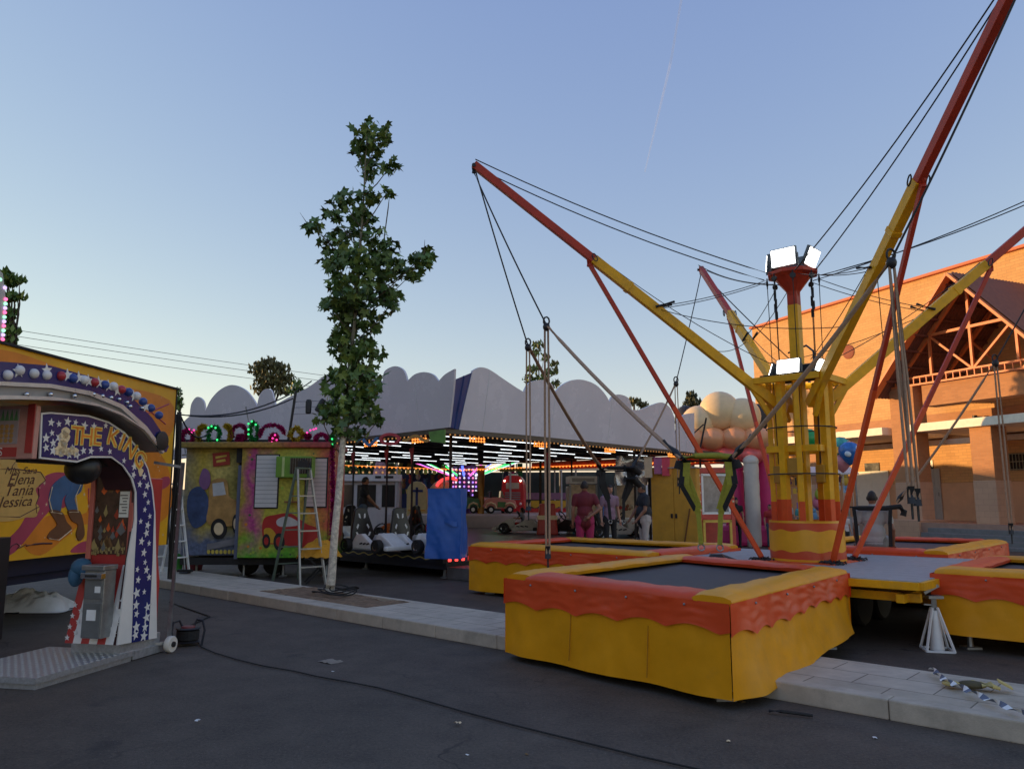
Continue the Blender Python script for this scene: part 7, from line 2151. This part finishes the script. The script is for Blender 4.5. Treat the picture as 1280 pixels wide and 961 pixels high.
    hairm = skull & ((lc[:, 2] > .05) | ((lc[:, 1] < .02) & (lc[:, 2] > -.062) & (lc[:, 2] > -.03 + lc[:, 1] * 1.2))) & (np.abs(lc[:, 0]) < .09)
    tg_[hairm & (tg_ == SK)] = HA
    for m_ in mats: m2.materials.append(m_)
    m2.polygons.foreach_set("material_index", tg_.astype(np.int32))
    m2.polygons.foreach_set("use_smooth", [True] * n)
    # cloth folds
    nv = len(m2.vertices)
    for v in m2.vertices:
        c = v.co
        f2 = nz((c.x * 9, c.y * 9, c.z * 5)) * .006 + nz((c.x * 20, c.y * 20, c.z * 9)) * .003
        if c.z < P_["neck"].z - .02 and c.z > .12: v.co += v.normal * f2
    # fingers and thumb, added to the same mesh
    fm = MB()
    for sd in "lr":
        el, wr = P_["el" + sd], P_["wr" + sd]
        hn, hs, hu = basis(wr - el, Y3)
        for k_, ln in enumerate((.062, .072, .068, .052)):
            b0 = wr + hn * .075 + hs * (-.027 + .018 * k_)
            fm.tube([b0 - hn * .01, b0 + hn * ln * .45, b0 + hn * ln * .8 + hu * .014, b0 + hn * ln + hu * .03], [.0085, .0085, .0075, .006], 6)
        sg = 1 if sd == "l" else -1
        fm.tube([wr + hn * .03 + hs * -.03, wr + hn * .06 - hs * .05 + hu * .01, wr + hn * .09 - hs * .052 + hu * .02], [.011, .0095, .007], 6)
    eyes = MB()
    for s_ in (-1, 1): eyes.ell(hd + Mh @ Vector((s_ * .03, .089, .012)), (.012, .008, .008), 8, 5)
    mo = hd + Mh @ Vector((0, .099, -.058)); eyes.ell(mo, (.022, .006, .006), 8, 4)
    bm = bmesh.new(); bm.from_mesh(m2)
    for src, mi in ((fm, SK), (eyes, HA)):
        vv = [bm.verts.new(v) for v in src.v]
        for f2 in src.f:
            fc = bm.faces.new([vv[i] for i in f2]); fc.material_index = mi; fc.smooth = True
    bm.to_mesh(m2); bm.free()
    s_ = height / 1.75
    o.scale = (s_, s_, s_); o.location = loc; o.rotation_euler = (0, 0, rz)
    tag(o, label, "person")
    if long_hair:
        h2 = MB(); h2.ell(hd + Vector((0, -.03, .02)), (.092, .10, .125), 14, 9); h2.ell(hd + Vector((0, -.07, -.14)), (.075, .045, .17), 12, 8); h2.build("hair", HAIRM, o, smooth=True)
    return o
def std(px, Y, z): q = at(px, 640, Y); return (q.x, Y, z)
MAR, PNK = cloth("maroon cloth", (.11, .012, .02)), cloth("magenta shorts cloth", (.27, .018, .09))
BLK, NVY, GRC = cloth("black cloth", (.012, .012, .014)), cloth("dark navy cloth", (.018, .022, .032)), cloth("grey tee cloth", (.32, .33, .35))
JNS, PLE, WHT, KHK = cloth("jeans cloth", (.05, .08, .13)), cloth("pale grey cloth", (.34, .33, .34)), cloth("white tee cloth", (.42, .40, .42)), cloth("grey skirt cloth", (.17, .17, .18))
RDC, MVE, TQC = cloth("red cloth", (.35, .03, .03)), cloth("mauve cloth", (.22, .14, .20)), cloth("turquoise cloth", (.05, .25, .28))
person("man in maroon shirt and pink shorts seen from behind, one hand behind his back", std(731, 16.4, .24), R(2),
       dict(elr=(.30, -.13, 1.16), wrr=(.07, -.19, 1.0), ell=(-.25, -.03, 1.13), wrl=(-.25, .03, .88)), 1.76, [SKIND, MAR, PNK, SHOE, HAIRM], long_legs=False, build=1.18, belly=.03, vox=.014, long_shirt=True)
person("man in dark polo shirt and pale trousers facing left beside the ochre cabinet", std(805, 17.6, .24), R(100),
       dict(elr=(.24, .10, 1.15), wrr=(.20, .26, .93), ell=(-.24, .06, 1.13), wrl=(-.20, .24, .92), head=(0, .04, 1.62)), 1.74, [SKIND, NVY, PLE, SHOE, HAIRM], build=1.15, belly=.05, vox=.014, long_shirt=True)
person("person in pale top and dark trousers behind the dark padded harness", std(762, 18.6, .24), R(-160), None, 1.72, [SKIN, MVE, BLK, SHOE, HAIRM], vox=.018)
person("man in black shirt and jeans reaching down on the kart floor, left", std(453, 20.3, .47), R(-72),
       dict(elr=(.22, .14, 1.17), wrr=(.16, .34, .97), head=(0, .05, 1.62), chest=(0, .03, 1.30), ell=(-.22, .16, 1.16), wrl=(-.14, .36, .96)), 1.74, [SKIND, BLK, JNS, SHOE, HAIRM], build=1.12, vox=.016)
sit = dict(pelvis=(0, 0, .12), waist=(0, .0, .28), chest=(0, .03, .50), neck=(0, .05, .68), head=(0, .07, .84), shl=(-.19, .03, .61), shr=(.19, .03, .61),
           ell=(-.28, -.02, .34), wrl=(-.27, .10, .12), elr=(.28, -.02, .34), wrr=(.27, .10, .12),
           hil=(-.10, .03, .11), hir=(.10, .03, .11), knl=(-.14, .45, .16), knr=(.14, .45, .16), anl=(-.14, .62, -.22), anr=(.14, .62, -.22), tol=(-.15, .76, -.27), tor=(.15, .76, -.27))
q = RM @ Vector((0.12, 2.42, 0))
sp = person("man in grey T-shirt seated on the far trampoline seen from behind, straps over his shoulders", (q.x, q.y, .79), R(-28), sit, 1.75, [SKIND, GRC, KHK, SHOEW, HAIRM], long_legs=False, build=1.15, vox=.014)
hs_ = thing("harness", "black harness straps worn over the shoulders of the seated man in grey", "harness", (q.x, q.y, .79), R(-28), "jump harnesses")
m_ = MB(); m_.tube([(-.42, -.05, .70), (-.2, -.12, .67), (.2, -.12, .67), (.42, -.05, .70)], .038, 8); m_.build("spreader_bar", WEB, hs_, smooth=True)
for s_ in (-1, 1):
    m_ = MB()
    for a, b in (((s_ * .27, -.12, .67), (s_ * .25, -.17, .45)), ((s_ * .25, -.17, .45), (s_ * .24, -.18, .12)), ((s_ * .24, -.18, .12), (s_ * .22, -.22, -.06))): m_.bar(a, b, .055, .025, up=Y3)
    m_.build("strap", WEB, hs_)
    m_ = MB(); m_.tube([(s_ * .40, -.05, .69), (s_ * .46, -.03, .62), (s_ * .44, -.03, .55)], .05, 8); m_.build("end_padding", WEB, hs_, smooth=True)
# child in the low kart
kq = kz(652, 666)
person("small child in grey and pink sitting in the low grey white kart", (kq.x + .05, kq.y, .47 + .22), R(82), dict(sit, elr=(.24, .16, .40), wrr=(.12, .38, .42), ell=(-.24, .16, .40), wrl=(-.12, .38, .42), anl=(-.14, .78, .06), anr=(.14, .78, .06), tol=(-.15, .84, .16), tor=(.15, .84, .16)), 1.15, [SKIN, cloth("child blue grey cloth", (.16, .20, .28)), RDC, SHOE, HAIRM], long_hair=True, vox=.02)
# passers-by behind the tower, standing on the road
for (px, Y, rz, h, ms, lab, kw_) in (
        (920, 26.5, 170, 1.66, [SKIN, BLK, BLK, SHOE, HAIRM], "woman with red hair band in black clothes walking beside the ticket kiosk", dict(long_hair=True, sleeve=.4)),
        (939, 28.0, 10, 1.72, [SKIN, BLK, KHK, SHOEW, HAIRM], "woman in black top and grey skirt standing left of the tower", dict(long_hair=True, skirt=True, long_legs=False, sleeve=.3)),
        (929, 27.2, 200, 1.05, [SKIN, MVE, TQC, SHOEW, HAIRM], "small child in mauve beside the woman in the grey skirt", dict(long_legs=False)),
        (949, 28.6, 150, 1.18, [SKIN, WHT, RDC, SHOEW, HAIRM], "child in white top and red shorts next to the tower base", dict(long_legs=False)),
        (962, 26.2, 190, 1.45, [SKIN, RDC, JNS, SHOE, HAIRM], "youth in red top half hidden by the tower posts", dict()),
        (984, 25.5, 20, 1.60, [SKIN, WHT, BLK, SHOE, HAIRM], "woman in white top seen through the tower posts", dict(long_hair=True)),
        (1003, 25.2, 170, 1.55, [SKIN, TQC, WHT, SHOEW, HAIRM], "person in turquoise top seen through the tower posts", dict()),
        (1034, 25.8, 30, 1.62, [SKIN, MVE, JNS, SHOE, HAIRM], "person in mauve top right of the tower by the toy stall", dict(long_hair=True)),
        (1056, 24.4, 200, 1.2, [SKIN, WHT, NVY, SHOEW, HAIRM], "child in white top near the balloons behind the seated man", dict())):
    person(lab, std(px, Y, 0), R(rz), None, h, ms, vox=.022, **kw_)
# ------------------------------------------------------------ trees
LEAFM = mat("plane leaf green", (0.060, 0.120, 0.030), .5, var=.5, scale=1.6)
LEAFB = mat("plane leaf bright green", (0.13, 0.20, 0.045), .5, var=.4, scale=1.6)
BARKP = mat("pale mottled bark", (0.46, 0.45, 0.40), .8, var=.45, scale=16, bump=.5, bscale=40)
BARKD = mat("dark bark", (0.07, 0.055, 0.04), .85, var=.35, scale=12)
def leaf_shape():
    pts = []
    L5 = [(90, 1.0), (66, .52), (38, .86), (14, .46), (-16, .62), (-50, .34), (-90, .10)]
    for a, r_ in L5: pts.append((r_ * math.cos(R(a)), r_ * math.sin(R(a)) + .1))
    for a, r_ in L5[-2::-1][:-1] if False else [(180 + 50, .34), (180 + 16, .62), (180 - 14, .46), (180 - 38, .86), (180 - 66, .52)]:
        pts.append((r_ * math.cos(R(a)), r_ * math.sin(R(a)) + .1))
    return pts
LS = leaf_shape()
def add_leaf(mb, c, size, rg, mi, droop=.6):
    n_ = Vector((rg.gauss(0, 1), rg.gauss(0, 1), rg.gauss(.5, .8))).normalized()
    t_ = Vector((rg.gauss(0, 1), rg.gauss(0, 1), rg.gauss(-droop, .6)))
    t_ = (t_ - n_ * t_.dot(n_)).normalized()
    s_ = n_.cross(t_)
    fold = rg.uniform(.05, .3)
    vs_ = [c + n_ * size * .05] + [c + (s_ * x + t_ * y) * size + n_ * (-abs(x) * fold * size) for x, y in LS]
    m = len(LS)
    mb.add(vs_, [(0, 1 + k_, 1 + (k_ + 1) % m) for k_ in range(m)], mi)
def young_tree():
    base = onz(412, 741, .15)
    Yt = base.y
    t_ = thing("street_tree", "tall slender young plane tree with pale trunk in the soil bed of the pavement", "tree", (base.x, base.y, .15))
    def w(px, py, dy=0.0): return at(px, py, Yt + dy) - Vector((base.x, base.y, .15))
    tr_px = [(412, 741), (416, 700), (421, 640), (427, 570), (433, 510), (440, 430), (446, 380), (449, 330), (453, 270), (456, 220), (458, 175), (461, 150)]
    pts = [w(*p_) for p_ in tr_px]
    rs_ = [.074, .063, .056, .050, .046, .040, .034, .028, .022, .016, .011, .005]
    m_ = MB()
    fine, fr = [], []
    for i in range(len(pts) - 1):
        for k_ in range(4):
            t = k_ / 4; fine.append(pts[i].lerp(pts[i + 1], t) + Vector((.012 * nz((i + t, 2, 3)), .012 * nz((i + t, 7, 3)), 0))); fr.append(rs_[i] + (rs_[i + 1] - rs_[i]) * t)
    nt_ = int(len(fine) * .36)
    m_.tube(fine[:nt_ + 1], fr[:nt_ + 1], 12, 0); m_.tube(fine[nt_:], [r_ * .8 if i_ else r_ for i_, r_ in enumerate(fr[nt_:])], 10, 1); tk = m_.build("trunk", [BARKP, mat("grey green upper bark", (.15, .14, .10), .8, var=.35, scale=14)], t_, smooth=True)
    # clusters: (px, py, rx px, ry px, leaves)
    CL = [(462, 165, 30, 18, 60), (447, 187, 14, 14, 22), (470, 180, 22, 14, 36), (488, 208, 14, 10, 22), (462, 210, 18, 16, 34), (484, 240, 8, 12, 14), (464, 245, 14, 14, 26),
          (430, 250, 18, 16, 34), (455, 270, 18, 16, 34), (420, 268, 14, 12, 22), (440, 290, 28, 20, 64), (468, 300, 22, 18, 44), (392, 281, 13, 9, 20), (410, 302, 14, 12, 24),
          (418, 325, 18, 20, 50), (440, 330, 26, 26, 90), (470, 335, 30, 24, 90), (495, 335, 18, 16, 40), (520, 328, 18, 16, 40), (532, 320, 12, 14, 24), (512, 345, 14, 10, 20), (490, 312, 12, 12, 18),
          (445, 365, 28, 20, 80), (478, 365, 26, 20, 66), (490, 380, 14, 12, 22), (420, 355, 16, 14, 30),
          (428, 385, 30, 16, 70), (455, 392, 26, 18, 64), (412, 380, 14, 10, 20), (436, 410, 26, 18, 60), (465, 410, 16, 14, 28),
          (430, 436, 22, 18, 54), (455, 438, 22, 16, 46), (470, 442, 14, 10, 18), (424, 425, 14, 12, 22),
          (436, 462, 28, 16, 64), (460, 468, 20, 16, 42), (415, 470, 12, 10, 16), (474, 480, 10, 10, 12),
          (430, 490, 26, 18, 66), (455, 495, 22, 16, 48), (438, 515, 30, 18, 76), (412, 512, 14, 12, 22), (460, 518, 14, 14, 26), (436, 538, 24, 12, 46), (402, 525, 10, 8, 10), (472, 527, 8, 8, 8)]
    rg = random.Random(77)
    cr = MB(); br = MB()
    sc = Yt / FPX * 1.02
    for px, py, rx, ry, n in CL:
        # anchor on trunk a little lower
        dy = rg.uniform(-1, 1) * rx * sc * .8
        c = w(px, py, dy)
        tgt = min(range(len(fine)), key=lambda i: abs(fine[i].z - (c.z - .35 - .5 * abs(c.x - fine[i].x))))
        a = fine[tgt]
        midp = a.lerp(c, .5) + Z3 * -.05
        br.tube([a, midp, c], [.014, .010, .005], 5)
        for _ in range(int(n * 1.0)):
            d = Vector((rg.gauss(0, .5), rg.gauss(0, .5), rg.gauss(0, .5)))
            if d.length > 1.05: d = d.normalized() * rg.uniform(.7, 1.05)
            p_ = c + Vector((d.x * rx * sc, d.y * rx * sc * .9, d.z * ry * sc))
            add_leaf(cr, p_, rg.choice((.09, .115, .135, .155, .075)), rg, 0 if rg.random() < .72 else 1)
            if rg.random() < .25: br.tube([c, c.lerp(p_, .9)], [.004, .002], 4)
    # bare shoots
    for pl in ([(385, 281), (375, 266)], [(448, 215), (443, 208)], [(480, 300), (485, 262), (487, 244)], [(530, 318), (531, 300)], [(408, 300), (398, 292), (388, 283)], [(420, 470), (412, 468)]):
        br.tube([w(*q) for q in pl], [.010] * (len(pl) - 1) + [.003], 5)
    br.build("branches", BARKD, tk)
    cr.build("crown", [LEAFM, LEAFB], t_)
    return t_
young_tree()
# loops of drip hose round the trunk
b_ = onz(418, 741, .155)
hz_ = MB()
for k_ in range(4):
    hz_.tube([b_ + Vector(((.34 - .04 * k_) * math.cos(a) + .05 * k_, (.30 - .03 * k_) * math.sin(a), .02 + .02 * k_ + .03 * math.sin(a * 2 + k_))) for a in [q * math.pi / 14 for q in range(28)]], .011, 6, closed=True)
tag(hz_.build("drip_hose", RUBBER), "dark looped drip hose round the foot of the young plane tree", "hose")
def far_tree(label, px, py_top, Y, crown, leaf, mats, n, trunk_r, seed, name="tree", zbase=0.0):
    """crown: list of (px, py, rx, ry)"""
    q = at(px, 600, Y); t_ = thing(name, label, "tree", (q.x, Y, zbase))
    o_ = Vector((q.x, Y, zbase)); rg = random.Random(seed); sc = Y / FPX
    tops = [at(a, b, Y) - o_ for a, b, _, _ in crown]
    tz_ = min(p_.z for p_ in tops)
    m_ = MB(); top = max(tops, key=lambda p_: p_.z)
    m_.tube([(0, 0, 0), (0.02, 0, tz_ * .5), tops[0] * .0 + Vector((top.x * .4, 0, tz_)), top], [trunk_r, trunk_r * .85, trunk_r * .6, trunk_r * .15], 8)
    for p_ in tops: m_.tube([Vector((top.x * .35, 0, tz_ * .85)), p_.lerp(Vector((0, 0, tz_)), .4), p_], [trunk_r * .4, trunk_r * .25, trunk_r * .08], 5)
    m_.build("trunk", BARKD, t_, smooth=True)
    c_ = MB()
    for (a, b, rx, ry), p_ in zip(crown, tops):
        k_ = int(n * rx * ry)
        for _ in range(k_):
            d = Vector((rg.gauss(0, .48), rg.gauss(0, .48), rg.gauss(0, .48)))
            if d.length > 1.1: d = d.normalized()
            c = p_ + Vector((d.x * rx * sc, d.y * rx * sc, d.z * ry * sc))
            nn = Vector((rg.gauss(0, 1), rg.gauss(0, 1), rg.gauss(0, 1))).normalized()
            _, s_, u_ = basis(nn)
            l2 = leaf * rg.uniform(.7, 1.4)
            c_.add([c - s_ * l2 * .5, c + u_ * l2 - nn * l2 * .2, c + s_ * l2 * .5, c - u_ * l2 * .8], [(0, 1, 2, 3)], 0 if rg.random() < .6 else 1)
    c_.build("crown", mats, t_)
    return t_
FG1, FG2 = mat("dusty olive leaf", (.085, .085, .035), .7, var=.4), mat("warm olive leaf", (.105, .115, .045), .7, var=.4)
FD1, FD2 = mat("dark cypress leaf", (.030, .042, .020), .7, var=.4), mat("mid cypress leaf", (.06, .065, .03), .7, var=.4)
far_tree("feathery olive tree beyond the crown of the kart ride, left of the plane tree", 340, 448, 46, [(322, 462, 13, 9), (336, 455, 12, 9), (350, 462, 12, 8), (340, 474, 22, 9), (360, 474, 9, 7), (328, 486, 14, 8), (352, 487, 12, 7)], .16, [FG1, FG2], 1.6, .16, 5)
far_tree("dark bushy sapling behind the pay booth crest beside the plane tree", 372, 478, 30, [(370, 480, 6, 7), (366, 489, 8, 5), (375, 487, 5, 6)], .09, [LEAFM, LEAFB], 1.6, .05, 6)
far_tree("thin sapling with pale upper leaves rising behind the kart ride crown", 675, 425, 29, [(673, 432, 8, 7), (668, 442, 7, 6), (680, 446, 7, 6), (692, 455, 7, 5), (690, 465, 9, 6), (668, 462, 9, 6), (660, 474, 10, 6), (678, 474, 13, 6), (695, 480, 8, 5)], .10, [LEAFB, FG2], 1.0, .05, 7)
far_tree("dark evergreen beyond the right end of the kart ride crown", 866, 492, 62, [(864, 496, 7, 6), (866, 506, 12, 9), (862, 518, 17, 10), (872, 520, 14, 9), (866, 534, 20, 9)], .22, [FD1, FD2], 2.2, .2, 8)
far_tree("distant tree tops far beyond the kart ride right of the crown", 795, 500, 90, [(792, 502, 9, 5), (803, 506, 7, 4)], .28, [FG1, FG2], 2.0, .2, 9)
far_tree("dark plane tree rising behind the painted trailer at the left edge", 8, 340, 15.0, [(8, 346, 9, 9), (14, 352, 10, 7), (24, 350, 7, 4), (8, 372, 12, 6), (22, 371, 10, 5), (6, 392, 12, 8), (14, 390, 7, 4), (8, 410, 14, 10), (4, 425, 14, 9), (18, 414, 5, 4)], .085, [LEAFM, LEAFB], 1.1, .07, 10)
far_tree("small dark sapling on the pavement between trailer and booth", 222, 487, 17.0, [(222, 491, 5, 6), (223, 500, 7, 6), (221, 508, 8, 5)], .055, [LEAFM, LEAFB], 1.6, .035, 12, zbase=0.0)
for i, px in enumerate((-120, -60, 20, 90, 160)):
    far_tree("bushy distant tree far off to the left behind the trailer, %s" % ("outermost", "second from outside", "with broad crown", "rounded and low", "nearest the booth")[i], px, 560, 95, [(px, 588, 26, 14), (px + 20, 592, 22, 12), (px - 18, 594, 20, 12)], .5, [FD1, FD2], .5, .3, 30 + i)

for i, (px, lab) in enumerate(((418, "dark leafy tree seen under the canopy between booth and white cabin"), (447, "dark leafy tree seen under the canopy behind the white cabin"), (480, "leafy tree with yellowish crown behind the white cabin's pinnacle"))):
    far_tree(lab, px, 560, 43, [(px, 585, 16, 12), (px - 12, 596, 14, 12), (px + 10, 598, 14, 12), (px, 606, 16, 8)], .2, [FD1, LEAFB] if i < 2 else [FG1, FG2], 1.6, .15, 50 + i)
# ------------------------------------------------------------ overhead wires and lamp mast
for i, (ya, yb, yc) in enumerate(((405, 470, 520), (413, 478, 526), (424, 488, 532))):
    m_ = MB(); A_, B_ = at(-160, ya - 22, 44), at(1010, yc + 6, 86)
    m_.tube(sag(A_, B_, 1.2, 30), .016, 4); tag(m_.build("power_line", WIRE), "%s of the three thin power lines crossing the sky at the left" % ("uppermost", "middle", "lowest")[i], "wire")
q = at(220, 600, 14.6)
pl = thing("cable_post", "dark post with bunched cables between the painted trailer and the pay booth", "post", (q.x, q.y, 0))
m_ = MB(); m_.tube([(0, 0, 0), (-.02, 0, 3.25)], .045, 8); m_.build("post", BLACK, pl)
m_ = MB()
for k_ in range(3): m_.tube([(.04 * k_ - .04, -.06, 3.2), (.05 * k_, -.07, 2.2), (-.05 + .05 * k_, -.08, 1.2), (.02, -.06, .3)], .014, 5)
m_.build("cable_bundle", WIRE, pl)
top = Vector((q.x, q.y, 3.2))
for i, (px, py, Y) in enumerate(((362, 493, 17), (366, 498, 17), (262, 540, 15.9))):
    m_ = MB(); m_.tube(sag(top, at(px, py, Y), .18 if i < 2 else .25), .016, 5); tag(m_.build("cable", WIRE), ("upper dark cable from the cable post to the lamp mast", "lower dark cable from the cable post to the lamp mast", "dark cable from the cable post down to the booth crest")[i], "cable")
q = at(361, 560, 17.0)
lm = thing("lamp_mast", "thin dark lamp mast with three small spot lamps above the pay booth", "lamp mast", (q.x, q.y, 0))
tpz = at(367, 490, 17).z
m_ = MB(); m_.tube([(-.05, 0, 0), (-.05, 0, 2.6), (.10, 0, tpz)], .03, 7); m_.tube([(.1, 0, tpz), (.45, 0, tpz + .25)], .015, 5); m_.build("mast", BLACK, lm)
m_ = MB()
for z in (-.22, -.35, -.5): m_.tube([(.06, 0, tpz + z), (1.05, .1, tpz + z + .05)], .008, 5)
m_.build("cross_wire", STEEL, lm)
for x, z, an in ((.40, -.33, 0), (.66, -.30, .5), (.95, -.28, .2)):
    m_ = MB(); m_.lathe([(.03, -.16), (.065, -.14), (.07, .1), (.05, .16)], (x, 0, tpz + z), 10, M=Matrix.Rotation(an, 3, 'Y')); m_.build("spot_lamp", BLACK, lm, smooth=True)

# ------------------------------------------------------------ small things on pavement and road
PTS = [onz(*p_, .165) for p_ in ((1165, 838), (1172, 846), (1183, 855), (1200, 862), (1222, 872), (1250, 884), (1285, 898))]
tpm = MB(); n = 60
pp = []
for i in range(len(PTS) - 1):
    for k_ in range(10): pp.append(PTS[i].lerp(PTS[i + 1], k_ / 10))
vs_, fs, ms = [], [], []
for i, p_ in enumerate(pp):
    d = (pp[min(i + 1, len(pp) - 1)] - pp[max(i - 1, 0)]).normalized()
    s_ = d.cross(Z3)
    tw_ = i * .35
    wv = s_ * math.cos(tw_) + Z3 * math.sin(tw_) * .6
    c = p_ + Z3 * (.012 + .02 * abs(math.sin(tw_))) + s_ * .01 * nz((i * .3, 1, 1))
    vs_ += [c - wv * .028, c + wv * .028]
for i in range(len(pp) - 1): tpm.add([vs_[2 * i], vs_[2 * i + 1], vs_[2 * i + 3], vs_[2 * i + 2]], [(0, 1, 2, 3)], (i // 2) % 2)
tag(tpm.build("barrier_tape", [WHITE, mat("tape grey blue", (.10, .13, .2), .5)], smooth=True), "twisted white and grey blue barrier tape lying on the pavement at the right", "tape")
q = onz(1212, 860, .15)
gl = thing("work_glove", "crumpled yellow and brown work glove lying on the barrier tape", "glove", q, R(-25))
GY = mat("dull yellow glove", (.42, .36, .14), .8, var=.2, bump=.4, bscale=30)
m_ = MB()
m_.ell((.02, 0, .03), (.10, .06, .03), 16, 8); m_.build("palm", mat("brown glove patch", (.07, .06, .03), .8, var=.3), gl, smooth=True)
m_ = MB()
for k_ in range(4): m_.tube([(.08, -.045 + .03 * k_, .035), (.15, -.05 + .033 * k_, .04), (.20 - .015 * k_, -.045 + .035 * k_, .025)], [.018, .017, .012], 8)
m_.tube([(-.02, .05, .03), (.03, .10, .03), (.07, .12, .022)], [.02, .018, .012], 8)
m_.build("fingers", GY, gl, smooth=True)
m_ = MB(); m_.ell((-.12, -.005, .025), (.07, .065, .022), 14, 7); m_.build("cuff", GY, gl, smooth=True)
m_ = MB(); m_.box((.24, .02, .05), (.10, .10, .012), .4, M=Matrix.Rotation(.5, 3, 'Y')); m_.build("fabric_tag", GY, gl)
q0, q1 = onz(961, 888, .02), onz(1016, 894, .02)
m_ = MB(); m_.tube([q0, q0.lerp(q1, .3) + Z3 * .006, q1], [.012, .014, .012], 7); tag(m_.build("rubber_strip", RUBBER, smooth=True), "short black rubber strip lying on the road in front of the kerb", "strip")
def litter(px, py, w_, label, m, z=0.008):
    q = onz(px, py, z); m_ = MB(); rg = random.Random(int(px))
    m_.grid(lambda u, v: Vector(((u - .5) * w_ * (1 + .4 * nz((u * 3, v * 3, px))), (v - .5) * w_ * .7, .012 + .02 * abs(nz((u * 6, v * 6, py))))), 8, 6)
    o = m_.build("litter", m, None, smooth=True); o.location = q; o.rotation_euler = (0, 0, rg.uniform(0, 3)); tag(o, label, "litter")
litter(498, 784, .16, "crumpled grey and blue wrapper at the foot of the kerb below the slabs", mat("wrapper grey", (.22, .24, .3), .5, var=.4, scale=20))
litter(254, 741, .12, "white paper scrap on the road near the left end of the kerb", WHITE)
litter(369, 761, .10, "small red and white scrap lying at the kerb below the soil bed", mat("scrap red", (.3, .1, .1), .6, var=.5, scale=25))
litter(419, 769, .06, "tiny white scrap at the kerb under the plane tree", WHITE)
litter(572, 905, .05, "tiny pale pebble in the lower middle of the road", CREAM)
litter(247, 902, .04, "tiny pale scrap alone on the lower left asphalt", WHITE)
litter(926, 878, .07, "flattened brown leaf beneath the near corner of the nearest trampoline", mat("brown leaf", (.16, .10, .04), .8))
litter(413, 828, .22, "thin smear of pale plaster dust on the road left of the long cable", mat("plaster dust", (.22, .20, .17), .95), z=-.008)

# thin vapour trail high in the sky
ct_ = MB(); P0, P1, P2 = at(862, -60, 1500), at(838, 80, 1560), at(806, 215, 1640)
vt = bpy.data.materials.new("thin vapour"); vt.use_nodes = True
b_ = vt.node_tree.nodes["Principled BSDF"]; b_.inputs["Base Color"].default_value = (.9, .9, .9, 1); b_.inputs["Alpha"].default_value = .10
ct_.tube([P0, P1, P2], [3.2, 2.8, 1.2], 8)
o = ct_.build("vapour_trail", vt, smooth=True); tag(o, None, None, None, "structure")

rl = random.Random(91)
for i in range(11):
    px, py = rl.uniform(40, 1150), rl.uniform(770, 950)
    if 600 < px < 960 and py < 880: continue
    q = onz(px, py, .002)
    if (q - K0).dot(NV) > -.05: continue
    m_ = MB(); w_ = rl.uniform(.012, .03)
    m_.grid(lambda u, v: Vector(((u - .5) * w_ * 1.5, (v - .5) * w_, .004 + .012 * abs(nz((u * 4, v * 4, i))))), 4, 3)
    o = m_.build("litter", (CREAM, WHITE, mat("brown leaf", (0.16, 0.10, 0.04), .8))[i % 3], None); o.location = q; o.rotation_euler = (0, 0, rl.uniform(0, 3))
    tag(o, "tiny scrap of litter scattered on the dark road in the foreground", "litter", "tiny scraps scattered on the road")
